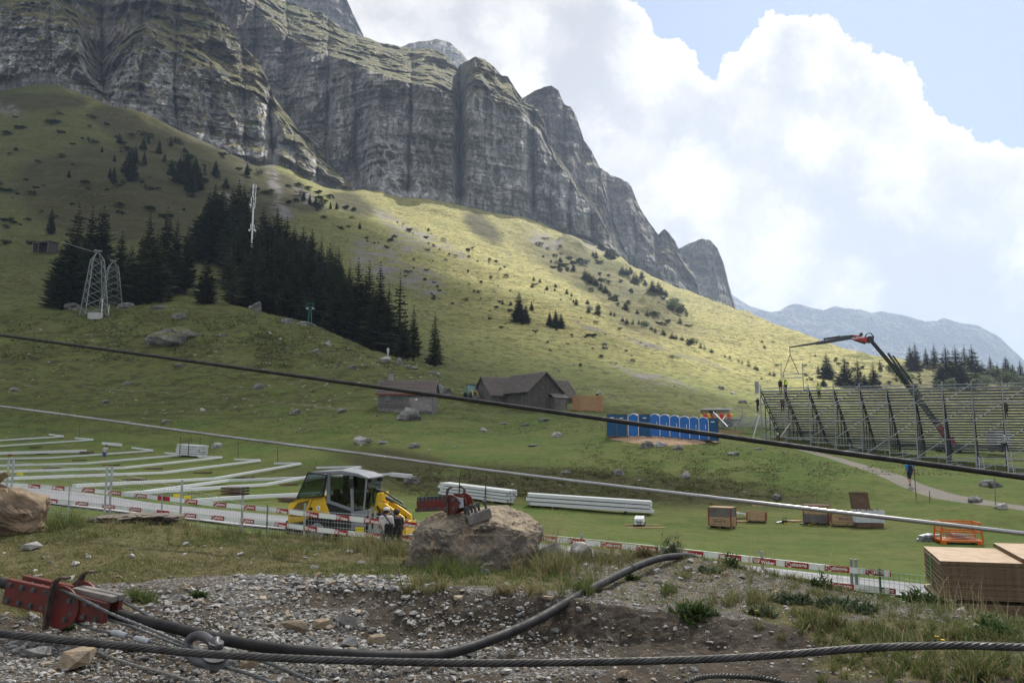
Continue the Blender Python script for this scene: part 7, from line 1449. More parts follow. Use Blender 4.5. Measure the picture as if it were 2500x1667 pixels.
 for s, a in ((-1, 'l'), (1, 'r')):
  w = j['wr' + a]; d = (w - j['el' + a]).normalized(); sd = d.cross(fw).normalized() if abs(d.dot(fw)) < .95 else sx; nn = sd.cross(d)
  h.tube([w, w + d * .04, w + d * .085], [.026, .036, .03], 8)
  for i, L in enumerate((.062, .075, .078, .068)):
   b0 = w + d * .082 + sd * (-.027 + .018 * i); h.tube([b0, b0 + d * L * .5 + nn * .006, b0 + d * L * .85 + nn * .026], [.0095, .009, .007], 5)
  b0 = w + d * .03 - sd * .03; h.tube([b0, b0 + d * .03 - sd * .022, b0 + d * .06 - sd * .026 + nn * .012], [.013, .011, .008], 5)
 hm_ = h.mesh('hand', SKIN); bm.from_mesh(hm_); bm.to_mesh(me); bm.free()
 b = bpy.data.objects.new('body', me); COL.objects.link(b); b.parent = t
 q = hd.to_track_quat('Z', 'Y').to_matrix().to_4x4(); xx = hf.cross(hd).normalized() * -1; Mh = Matrix((xx, hf, hd)).transposed().to_4x4(); Mh.translation = j['hed']
 m = MB()
 if head == 'hair':
  m.lathe([(.106, -.01), (.113, .03), (.104, .075), (.075, .112), (.03, .13), (.004, .133)], 14, Mh @ Matrix.Translation((0, -.012, 0))); m.lathe([(.06, -.075), (.085, -.03), (.1, .03)], 12, Mh @ Matrix.Translation((0, -.035, 0))); m.obj('hair', hair, t, smooth=True)
 elif head == 'helmet':
  m.lathe([(.128, .015), (.128, .035), (.12, .08), (.09, .125), (.04, .148), (.004, .152)], 14, Mh); m.box(Mh @ Vector((0, .13, .022)), (.16, .08, .014), Mh.to_3x3()); m.obj('helmet', hat, t, smooth=True)
 else:
  m.lathe([(.108, .02), (.112, .05), (.10, .095), (.06, .125), (.004, .135)], 14, Mh); bx = MB(); bx.box(Mh @ Vector((0, .14 if head == 'cap' else -.14, .03)), (.15, .12, .012), Mh.to_3x3()); c = m.obj('cap', hat, t, smooth=True); bx.obj('visor', hat, c)
  m = MB(); m.lathe([(.06, -.075), (.085, -.03), (.102, .02)], 12, Mh @ Matrix.Translation((0, -.03, 0))); m.obj('hair', hair, t, smooth=True)
 em = MB()
 for s in (-1, 1): em.box(Mh @ Vector((s * .034, .098, .015)), (.022, .008, .009), Mh.to_3x3())
 em.obj('eyes', HAIRD, t); mm = MB(); mm.box(Mh @ Vector((0, .098, -.062)), (.045, .01, .008), Mh.to_3x3()); mm.obj('mouth', mat('lips', (.30, .12, .10), .6), t)
 if vest:
  v = MB(); n = 14
  c0, c1 = j['pel'] + up * .08, j['nek'] - up * .07; ring = []
  for hh, rx, ry in ((0, .205, .165), (.5, .215, .175), (.85, .215, .165), (1.0, .17, .12)):
   c = c0.lerp(c1, hh); ring.append([c + sx * rx * math.cos(2 * math.pi * i / n) + fw * ry * math.sin(2 * math.pi * i / n) for i in range(n)])
  vs = [p_ for r_ in ring for p_ in r_]; v.add(vs, [(a * n + i, a * n + (i + 1) % n, (a + 1) * n + (i + 1) % n, (a + 1) * n + i) for a in range(3) for i in range(n)]); v.obj('vest', vest, t, smooth=True)
 return t
TW = cloth('white_cotton', (0.62, 0.62, 0.63)); TPW = cloth('pale_shirt', (0.60, 0.54, 0.55)); TBL = cloth('blue_shirt', (0.03, 0.22, 0.60)); TDK = cloth('dark_cloth', (0.03, 0.032, 0.04)); TBR = cloth('brown_overall', (0.075, 0.055, 0.042)); TGY = cloth('grey_shirt', (0.36, 0.37, 0.38)); TPU = cloth('dark_purple_shirt', (0.055, 0.04, 0.065)); BLS = cloth('blue_shorts', (0.02, 0.07, 0.28)); JEA = cloth('jeans', (0.05, 0.10, 0.19)); NAV = cloth('navy_shorts', (0.022, 0.024, 0.036))
HIV = mat('high_visibility_yellow', (0.55, 0.80, 0.03), 0.7, var=0.1); HELW = mat('white_helmet', (0.75, 0.75, 0.74), 0.4, var=0.05); HELY = mat('yellow_helmet', (0.70, 0.75, 0.03), 0.4, var=0.05); CAPW = cloth('white_cap', (0.68, 0.66, 0.63)); BAG = cloth('black_bag', (0.022, 0.022, 0.026))
walkJ = dict(knl=(-.10, -.14, .52), anl=(-.11, -.20, .10), knr=(.10, .03, .50), anr=(.11, .24, .13), ell=(-.24, .1, 1.14), wrl=(-.24, .06, .90), elr=(.24, -.02, 1.13), wrr=(.25, -.14, .92))
def backpack(loc, rz, label, k=1.0):
 t = thing('backpack', label, 'backpack', loc, rz); m = MB(); m.box((0, 0, 0), (.30 * k, .17 * k, .44 * k), taper=.8); m.obj('pack', BAG, t, bevel=.04); m = MB(); m.box((0, .11 * k, -.08 * k), (.22 * k, .06 * k, .2 * k)); m.obj('pocket', BAG, t, bevel=.02)
 for s in (-1, 1): m = MB(); m.tube([(s * .09 * k, -.08 * k, .2 * k), (s * .11 * k, -.18 * k, .24 * k), (s * .12 * k, -.3 * k, .1 * k), (s * .11 * k, -.26 * k, -.12 * k), (s * .1 * k, -.08 * k, -.18 * k)], .016 * k, 6); m.obj('strap', BAG, t)
def onlookers():
 a = at(942, 1317, 21.9); b = at(967, 1317, 22.2); z1, z2 = gz(a.x, a.y), gz(b.x, b.y)
 k1 = (at(940, 1236, 21.9).z - z1) / 1.77; k2 = (at(963, 1240, 22.2).z - z2) / 1.77
 person((a.x, a.y, z1), R(168), 'onlooker in a pale shirt, jeans and white cap behind the fence', TPW, JEA, head='cap', hat=CAPW, vox=.015, height=1.75 * k1, J=dict(ell=(-.25, -.02, 1.13), wrl=(-.18, -.2, 1.0), elr=(.26, .0, 1.14), wrr=(.2, -.16, .98)))
 person((b.x, b.y, z2), R(190), 'dark-haired onlooker in dark clothes with a black backpack, right of the white-capped one', TPU, TDK, vox=.015, height=1.75 * k2, J=dict(ell=(-.25, -.02, 1.13), wrl=(-.2, -.16, 1.0)))
 t = thing('sling_bag', 'black sling bag on the back of the white-capped onlooker', 'bag', (a.x + .06, a.y - .20, z1 + 1.05 * k1), R(-12)); m = MB(); m.box((.05, 0, 0), (.24, .12, .34)); m.obj('bag', BAG, t, bevel=.04); m = MB(); m.tube([(.1, .03, .15), (-.02, .0, .3), (-.16, .06, .46)], .02, 6); m.obj('strap', BAG, t)
 m = MB(); m.tube([(-.05, .02, -.1), (-.16, .03, -.0), (-.23, .12, .12)], .012, 5); m.obj('strap', BAG, t)
 backpack((b.x + .03, b.y - .20, z2 + 1.2 * k2), R(8 + 180), 'black backpack worn by the dark-haired onlooker')
 p = drop(2222, 1186); person(p, R(180), 'walker in a bright blue shirt and dark shorts going up the gravel path', TBL, NAV, shorts=True, vox=.02, J=walkJ, height=1.80); backpack(p + Vector((0.0, -.20, 1.24)), R(180), 'black backpack on the blue-shirted walker')
 p = drop(253, 1130); person(p + Vector((0, 0, 0.1)), R(60), 'worker in a white shirt and blue shorts bending over the beams on the left field', TW, BLS, shorts=True, vox=.022, lean=24, J=dict(knl=(-.10, -.16, .52), anl=(-.11, -.14, .10)), height=1.78)
 p = drop(940, 872); person(drop(947, 870), R(40), 'small figure in white standing on the slope under the last spruces', TW, TW, vox=.03, height=1.8)
onlookers()
# ================================================================== wheel loader
GLASS = bpy.data.materials.new('tinted_glass'); GLASS.use_nodes = True
def _glass():
 k = NT(GLASS.node_tree); k.n.clear(); o = k.add('ShaderNodeOutputMaterial'); tr = k.add('ShaderNodeBsdfTransparent'); tr.inputs[0].default_value = (0.32, 0.40, 0.375, 1); gl = k.add('ShaderNodeBsdfGlossy'); gl.inputs['Roughness'].default_value = 0.03; gl.inputs[0].default_value = (0.9, 0.95, 0.95, 1)
 fr = k.add('ShaderNodeFresnel'); fr.inputs[0].default_value = 1.5; mx = k.add('ShaderNodeMixShader'); k.l.new(fr.outputs[0], mx.inputs[0]); k.l.new(tr.outputs[0], mx.inputs[1]); k.l.new(gl.outputs[0], mx.inputs[2]); k.l.new(mx.outputs[0], o.inputs[0])
_glass()
def loader():
 base = at(724, 1316, 25.7); base.z = gz(base.x, base.y) + .06; t = thing('wheel_loader', 'yellow and grey wheel loader with a glazed cab on the road', 'loader', base, R(-9)); t.scale = (0.90,) * 3
 T = lambda mb, nm, mt, par=t, **k: mb.obj(nm, mt, par, **k)
 Wd = 0.80
 m = MB(); m.prism([(0, .72), (0, 1.30), (.06, 1.42), (.34, 1.60), (1.30, 1.66), (1.56, .98), (1.50, .92), (1.42, 1.0), (1.15, 1.08), (.85, 1.0), (.62, .80)], -Wd, Wd); hood = T(m, 'hood', YEL, bevel=.05)
 m = MB(); m.prism([(.08, .98), (.10, 1.12), (.36, 1.44), (.76, 1.52), (.56, .98)], -Wd - .006, -Wd - .002); T(m, 'grille', mat('olive_grille', (.16, .115, .035), .7, bump=.4, bscale=120), hood)
 m = MB(); m.cyl((.84, -Wd - .012, 1.24), (.84, -Wd + .02, 1.24), .055, n=14); T(m, 'filler_cap', BLK, hood)
 m = MB(); m.lathe([(.0, 0), (.075, 0), (.075, .006), (.0, .006)], 16, Matrix.Translation((1.10, -Wd - .008, 1.27)), axis='Y'); T(m, 'round_decal', HELW, hood)
 m = MB(); m.cyl((1.10, -Wd - .012, 1.27), (1.10, -Wd - .008, 1.27), .028, n=8); T(m, 'decal_mark', mat('decal_blue', (.05, .12, .35), .6), hood)
 m = MB(); m.bar((.60, -Wd - .005, .82), (.92, -Wd - .005, 1.63), .012, .012, up=(0, 1, 0)); T(m, 'panel_gap', BLK, hood)
 o = bpy.data.objects.new('lettering', text_mesh('WACKER', .09, BLK, .004)); COL.objects.link(o); o.parent = hood; o.location = (.30, -Wd - .01, 1.53); o.rotation_euler = (R(90), R(-26), 0)
 m = MB(); m.prism([(-.10, .40), (-.10, .80), (.05, .86), (.66, .84), (.62, .36), (.30, .30)], -Wd + .02, Wd - .02); T(m, 'counterweight', BLK, bevel=.04)
 m = MB(); m.prism([(.6, .42), (.6, .95), (1.55, 1.0), (2.55, .86), (2.9, .62), (2.9, .42)], -.42, .42); T(m, 'chassis', BLK)
 # cab
 P = lambda x, z, y=-Wd: Vector((x, y, z))
 def pil(nm, x0, z0, x1, z1, w=.09):
  for y in (-Wd + .03, Wd - .03): m = MB(); m.bar((x0, y, z0), (x1, y, z1), .07, w, up=(1, 0, 0)); T(m, nm, GREYP, cabr, bevel=.012)
 m = MB(); m.prism([(.72, 2.44), (.95, 2.50), (1.9, 2.54), (2.5, 2.44), (2.88, 2.30), (2.86, 2.24), (2.4, 2.34), (1.4, 2.42), (.74, 2.38)], -Wd - .03, Wd + .03); cabr = T(m, 'cab', GREYP, bevel=.03)
 m = MB(); m.prism([(1.95, 2.505), (2.42, 2.43), (2.42, 2.436), (1.95, 2.512)], -.5, .5); T(m, 'roof_window', GLASS, cabr)
 pil('pillar', 1.45, 1.42, 1.42, 2.42, .13); pil('pillar', 2.33, .95, 2.24, 2.40, .11); pil('pillar', 2.70, 1.15, 2.78, 2.28, .05)
 for y in (-Wd + .03, Wd - .03): m = MB(); m.bar((1.42, y, 1.50), (2.30, y, 1.22), .06, .10, up=(0, 0, 1)); T(m, 'door_sill', GREYP, cabr)
 m = MB(); m.prism([(2.28, .55), (2.26, 1.16), (2.76, 1.22), (2.80, .62)], -Wd + .0, Wd - .0); T(m, 'front_panel', GREYP, cabr, bevel=.02)
 m = MB(); m.prism([(1.36, 1.44), (2.27, 1.16), (2.27, .50), (1.60, .50), (1.58, .98)], -Wd + .01, -Wd + .05); d_ = T(m, 'lower_door', BLK, cabr)
 for i, s in enumerate(('WACKER', 'NEUSON')):
  o = bpy.data.objects.new('lettering', text_mesh(s, .085, HELW, .002)); COL.objects.link(o); o.parent = d_; o.location = (2.03, -Wd + .004, .99 - .09 * i); o.rotation_euler = (R(90), 0, 0)
 for nm, pts in (('side_window', [(1.50, 1.50), (2.27, 1.28), (2.20, 2.34), (1.48, 2.36)]), ('front_window', [(2.34, 1.22), (2.72, 1.22), (2.78, 2.26), (2.27, 2.36)])):
  for y in (-Wd + .04, Wd - .04): m = MB(); m.prism(pts, y - .004, y + .004); T(m, nm, GLASS, cabr)
 m = MB(); m.add([(2.74, -Wd + .06, 1.22), (2.74, Wd - .06, 1.22), (2.82, Wd - .06, 2.26), (2.82, -Wd + .06, 2.26)], [(0, 1, 2, 3)]); T(m, 'windscreen', GLASS, cabr)
 # door swung back flat along the hood
 Dy = -Wd - .10; dpt = [(.36, 1.60), (1.30, 1.66), (1.40, 2.38), (.74, 2.46)]
 m = MB(); m.prism(dpt, Dy - .004, Dy + .004); dg = T(m, 'open_door', GLASS, cabr)
 for a, b, w in ((0, 1, .05), (1, 2, .12), (2, 3, .035), (3, 0, .035)): m = MB(); m.bar((dpt[a][0], Dy, dpt[a][1]), (dpt[b][0], Dy, dpt[b][1]), .035, w, up=(0, 1, 0)); T(m, 'door_frame', BLK, dg)
 m = MB(); m.box((.62, Dy - .02, 1.98), (.06, .04, .06)); T(m, 'door_stop', BLK, dg); m = MB(); m.tube([(1.05, Dy - .01, 1.70), (1.2, Dy - .05, 1.74), (1.3, Dy - .01, 1.95)], .016, 6); T(m, 'door_handle', BLK, dg)
 for y in (-Wd - .18, Wd + .18):
  m = MB(); m.box((2.30, y, 2.12), (.14, .10, .34)); mi = T(m, 'mirror', BLK, cabr, bevel=.03); m = MB(); m.bar((2.28, y * .86, 2.32), (2.30, y, 2.28), .025, .025); T(m, 'mirror_arm', BLK, mi)
 m = MB(); m.box((2.86, -.55, 2.20), (.10, .14, .12)); T(m, 'work_light', BLK, cabr); m = MB(); m.box((2.86, .55, 2.20), (.10, .14, .12)); T(m, 'work_light', BLK, cabr)
 m = MB(); m.box((1.72, -.1, 1.10), (.46, .5, .16)); m.prism([(1.50, 1.12), (1.64, 1.12), (1.52, 1.85), (1.40, 1.85)], -.33, .13); T(m, 'seat', BLK, cabr, bevel=.04)
 m = MB(); m.bar((2.36, -.1, 1.05), (2.18, -.1, 1.50), .05, .05); m.lathe([(.17, -.012), (.19, 0), (.17, .012)], 18, Matrix.Translation((2.17, -.1, 1.52)) @ Matrix.Rotation(R(-25), 4, 'Y')); T(m, 'steering_wheel', BLK, cabr)
 # wheels
 for x in (1.10, 3.30):
  for y in (-Wd + .12, Wd - .12):
   m = MB(); m.lathe([(.25, -.18), (.45, -.18), (.50, -.13), (.51, 0), (.50, .13), (.45, .18), (.25, .18)], 28, axis='Y'); w = T(m, 'wheel', TYRE); w.location = (x, y, .51); sg = -1 if y < 0 else 1
   m = MB(); m.lathe([(.0, .10 * sg), (.10, .10 * sg), (.12, .15 * sg), (.25, .17 * sg), (.27, .185 * sg), (.25, .19 * sg)], 20, axis='Y'); T(m, 'rim', mat('rim_grey', (.30, .33, .33), .5), w)
   for i in range(20): a = i * math.pi / 10; m = MB(); m.box((.50 * math.cos(a), 0, .50 * math.sin(a)), (.05, .34, .045), Matrix.Rotation(-a, 3, 'Y')); T(m, 'tread_lug', TYRE, w)
 for y in (-Wd, Wd - .34): m = MB(); m.prism([(2.78, .98), (2.9, 1.08), (3.3, 1.12), (3.7, 1.05), (3.86, .86), (3.8, .82), (3.6, .98), (3.3, 1.05), (2.95, 1.0)], y, y + .34); T(m, 'front_mudguard', BLK)
 m = MB(); m.prism([(2.55, .5), (2.9, 1.2), (3.0, 1.75), (3.22, 1.78), (3.24, 1.3), (3.5, .9), (3.5, .5)], -.34, .34); ft = T(m, 'front_frame', YEL, bevel=.03)
 for y in (-.42, .42): m = MB(); m.prism([(2.98, 1.30), (3.06, 1.46), (3.36, 1.42), (4.02, .98), (4.10, .62), (3.98, .60), (3.86, .92), (3.3, 1.22)], y - .06, y + .06); ar = T(m, 'lift_arm', YEL, bevel=.015)
 o = bpy.data.objects.new('lettering', text_mesh('WACKER', .085, HELW, .002)); COL.objects.link(o); o.parent = t; o.location = (3.52, -.49, 1.17); o.rotation_euler = (R(90), R(33), 0)
 m = MB(); m.bar((3.34, -.485, 1.28), (3.72, -.485, 1.04), .004, .12, up=(0, 0, 1)); T(m, 'name_plate', BLK)
 m = MB(); m.cyl((3.05, 0, 1.66), (3.5, 0, 1.46), .07, n=10); m.cyl((3.5, 0, 1.46), (3.98, 0, 1.22), .035, n=10); T(m, 'tilt_cylinder', STEEL); m = MB(); m.tube([(2.86, -.2, 1.42), (2.82, -.22, 1.72), (2.94, -.2, 1.88), (3.2, -.15, 1.80), (3.6, -.1, 1.54), (3.86, -.08, 1.40)], .032, 8); T(m, 'hydraulic_hose', BLK)
 m = MB(); m.tube([(3.08, -.5, 1.34), (3.16, -.52, 1.2), (3.22, -.5, 1.0), (3.3, -.46, .9)], .03, 8); T(m, 'hydraulic_hose', BLK)
 m = MB(); m.box((3.12, -.38, 1.38), (.14, .12, .16)); T(m, 'headlight', GALV); m = MB(); m.lathe([(.06, 0), (.06, .08), (.02, .1)], 10, Matrix.Translation((3.3, -.36, 1.44))); T(m, 'indicator', mat('amber_lens', (.75, .30, .02), .3))
 m = MB(); m.box((4.08, 0, .60), (.12, 1.2, .42)); ca = T(m, 'quick_coupler', YEL); rm = mat('reflector_red', (.55, .03, .02), .4)
 m = MB(); m.bar((3.80, -.486, .90), (3.90, -.486, .78), .004, .10, up=(0, 0, 1)); m.bar((3.90, -.486, .78), (3.98, -.486, .94), .004, .10, up=(0, 0, 1)); T(m, 'warning_mark', rm)
 for y in (-.4, .4): m = MB(); m.box((4.55, y, .36), (1.0, .10, .05)); m.box((4.11, y, .62), (.05, .12, .5)); T(m, 'fork', STEEL)
 # driver
 Mx = t.matrix_basis if False else None
 c = math.cos(R(-9)); s_ = math.sin(R(-9)); dx, dy = 1.55, -.09; pos = base + Vector((dx * c - dy * s_, dx * s_ + dy * c, .20)) 
 person(pos, R(-9 + 90), 'driver in a grey T-shirt sitting in the loader cab with hands on the wheel', TGY, NAV, vox=.018, J=dict(knl=(-.12, -.44, .90), knr=(.12, -.44, .90), anl=(-.13, -.52, .46), anr=(.13, -.52, .46), hed=(0, -.06, 1.60), ell=(-.24, -.12, 1.14), elr=(.24, -.12, 1.14), wrl=(-.14, -.38, 1.22), wrr=(.14, -.38, 1.22)), lean=4, height=1.62)
loader()
# ================================================================== toilets and huts
TBLU = mat('toilet_blue', (0.010, 0.135, 0.46), 0.45, var=0.15, vscale=2, spec=0.4); TDBL = mat('toilet_dark_blue', (0.008, 0.085, 0.21), 0.5, var=0.2, vscale=2); TGR = mat('toilet_grey', (0.10, 0.095, 0.09), 0.7); TWH = mat('toilet_white', (0.66, 0.68, 0.72), 0.5, var=0.1)
CHIP = mat('wood_chips', (0.46, 0.31, 0.19), 0.95, var=0.5, vscale=3.5, col2=(0.20, 0.125, 0.075), bump=1.0, bscale=5, detail=10)
def chips():
 c = drop(1610, 1074); V = []; n = 40; mrow = 14
 for i in range(mrow):
  for k in range(n):
   px = 1470 + 300 * k / (n - 1); y0 = 1062 + 10 * k / (n - 1); py = y0 + (np.interp(px, [1470, 1500, 1560, 1620, 1700, 1770], [8, 14, 24, 28, 20, 6])) * (i / (mrow - 1) * 1.1 - .25)
   p = drop(px, py); e = min(1, 3 * min(i, mrow - 1 - i) / mrow, 4 * min(k, n - 1 - k) / n); V.append((p.x, p.y, p.z - .05 + e * (.12 + .20 * rnd.random())))
 o = np_mesh('wood_chips', np.array(V), grid_faces(mrow, n), CHIP); o['kind'] = 'stuff'
chips()
def toilet(front):
 t = bpy.data.objects.new('portable_toilet', None); COL.objects.link(t); w, d, h = 1.02, 1.15, 2.15
 if front:
  m = MB(); m.box((0, .02, h / 2 + .06), (w, d, h)); m.obj('cabin', TBLU, t, bevel=.02)
  out = [(-w / 2 - .02, h - .18), (-w * .30, h + .06), (0, h + .16), (w * .30, h + .06), (w / 2 + .02, h - .18), (w / 2 + .02, h - .10), (w * .30, h + .15), (0, h + .25), (-w * .30, h + .15), (-w / 2 - .02, h - .10)]
  m = MB()
  V = [Vector((x, y, z)) for y in (-d / 2 - .05, d / 2 + .06) for x, z in out]; k = len(out); m.add(V, [(i, (i + 1) % k, k + (i + 1) % k, k + i) for i in range(k)] + [(0, 1, 2, 3, 4, 5, 6, 7, 8, 9)[::-1], tuple(range(k, 2 * k))]); m.obj('roof', TWH, t)
  m = MB(); m.prism([(-w * .42, .12), (w * .42, .12), (w * .42, h - .22), (w * .28, h + .02), (0, h + .12), (-w * .28, h + .02), (-w * .42, h - .22)], -d / 2 - .045, -d / 2 + .0); dr = m.obj('door', TBLU, t, bevel=.01)
  for z in (.55, 1.2): m = MB(); m.box((0, -d / 2 - .05, z), (w * .62, .02, .44)); m.obj('door_panel', TBLU, dr, bevel=.008)
  m = MB(); m.box((w * .22, -d / 2 - .06, 1.35), (.05, .03, .42)); m.obj('lock_sign', TWH, dr)
  for x in (-1, 1): m = MB(); m.box((x * (w / 2 + .005), -d / 2 - .02, h / 2), (.06, .07, h - .2)); m.obj('corner_post', TWH, t)
 else:
  m = MB(); m.box((0, .02, h / 2 + .06), (w, d, h)); m.obj('cabin', TDBL, t, bevel=.02); m = MB(); m.box((0, .02, h + .10), (w + .06, d + .06, .09)); m.obj('roof', TGR, t, bevel=.02)
  for x in (-.33, 0, .33): m = MB(); m.box((x * w, -d / 2 + .01, h / 2 + .06), (.16, .04, h * .8)); m.obj('wall_rib', TDBL, t)
  for x in (-1, 1): m = MB(); m.box((x * w / 2, -d / 2 + .02, h / 2), (.10, .06, h)); m.obj('corner_post', TGR, t)
  m = MB(); m.box((0, -d / 2 - .005, h - .25), (.36, .02, .10)); m.obj('vent', TWH, t)
 m = MB(); m.box((0, 0, .04), (w, d, .10)); m.obj('skid', TGR, t)
 return t
def toilets():
 A, B = toilet(True), toilet(False); first = {True: A, False: B}; used = set()
 L = [(1496, False, 0, 'dark blue toilet at the left end of the row'), (1519, False, 0, 'dark blue toilet second from the left, beside the brown post'), (1549, True, 1, 'bright blue toilet standing apart, third from the left'), (1575, False, 1, 'dark blue toilet with grey corners between bright blue ones'), (1601, True, 1, 'bright blue toilet first in the run of six'), (1625, True, 1, 'bright blue toilet second in the run of six'), (1649, True, 1, 'bright blue toilet third in the run of six'), (1673, True, 1, 'bright blue toilet fourth in the run of six'), (1696, True, 1, 'bright blue toilet fifth in the run of six'), (1719, True, 1, 'bright blue toilet sixth and last in the run of six'), (1741, False, 1, 'dark blue toilet with grey corner at the right end of the row')]
 for px, fr, s, lab in L:
  p = at(px, float(np.interp(px, [1490, 1750], [1065, 1077])), float(np.interp(px, [1490, 1750], [82, 80]))); o = first[fr] if fr not in used else copy_tree(first[fr]); used.add(fr); p.z = max(p.z, gz(p.x, p.y) + .02)
  o.location = p; o.rotation_euler = (0, 0, R(-18 if fr else -12)); tag(o, lab, 'toilet', 'portable toilets in a row')
toilets()
TILE = mat('roof_tiles', (0.145, 0.112, 0.098), 0.85, var=0.5, vscale=4, col2=(0.09, 0.07, 0.065)); SHING = mat('wood_shingles', (0.18, 0.152, 0.138), 0.9, var=0.5, vscale=3, col2=(0.095, 0.082, 0.076))
STN = mat('plastered_stone', (0.30, 0.285, 0.265), 0.9, var=0.5, vscale=2, col2=(0.18, 0.17, 0.16), bump=0.4, bscale=8)
def roof_slope(t, a, b, c, d, mt, n, nm='roof', th=.07):
 """a-b eave, d-c ridge; every course of tiles overlaps the one below"""
 m = MB(); a, b, c, d = map(Vector, (a, b, c, d)); nrm = (b - a).cross(d - a).normalized(); nt = int((b - a).length / .28)
 for k in range(n):
  f0, f1 = k / n, (k + 1.15) / n; f1 = min(f1, 1.0)
  for q in range(nt):
   g0, g1 = q / nt + .004, (q + 1) / nt - .004; w = rnd.uniform(-.008, .012)
   lo0 = a.lerp(b, g0).lerp(d.lerp(c, g0), f0) + nrm * (th + w); lo1 = a.lerp(b, g1).lerp(d.lerp(c, g1), f0) + nrm * (th + w); hi0 = a.lerp(b, g0).lerp(d.lerp(c, g0), f1) + nrm * .01; hi1 = a.lerp(b, g1).lerp(d.lerp(c, g1), f1) + nrm * .01
   m.add([lo0, lo1, hi1, hi0, lo0 - nrm * .06, lo1 - nrm * .06], [(0, 1, 2, 3), (4, 5, 1, 0), (5, 2, 1), (4, 0, 3)])
 r = m.obj('tiles', mt); r['kind'] = 'stuff'; base = MB(); z = -nrm * .05; base.add([a, b, c, d, a + z, b + z, c + z, d + z], [(0, 1, 2, 3), (7, 6, 5, 4), (0, 4, 5, 1), (1, 5, 6, 2), (2, 6, 7, 3), (3, 7, 4, 0)]); ro = base.obj(nm, WEATH, t); r.parent = ro; return ro
def board_wall(t, p, q, z0, z1, nm, mt=WEATH, step=.24, dep=.03, top=None):
 """vertical boards between two ground points; top(f) gives the height along the wall"""
 p, q = Vector(p), Vector(q); L = (q - p).length; n = max(2, int(L / step)); d = (q - p) / L; nr = Vector((d.y, -d.x, 0)); m = MB()
 for k in range(n):
  f0, f1 = k / n + .006, (k + 1) / n - .006; h0, h1 = (top(f0), top(f1)) if top else (z1, z1); o = nr * dep * rnd.uniform(.2, 1)
  a, b = p + d * L * f0 + o, p + d * L * f1 + o; m.add([a + Vector((0, 0, z0)), b + Vector((0, 0, z0)), b + Vector((0, 0, h1)), a + Vector((0, 0, h0)), a - o * 2 + Vector((0, 0, z0)), b - o * 2 + Vector((0, 0, z0)), b - o * 2 + Vector((0, 0, h1)), a - o * 2 + Vector((0, 0, h0))], [(0, 1, 2, 3), (7, 6, 5, 4), (0, 4, 5, 1), (1, 5, 6, 2), (2, 6, 7, 3), (3, 7, 4, 0)])
 w = m.obj(nm, mt, t); w['kind'] = 'stuff'; return w
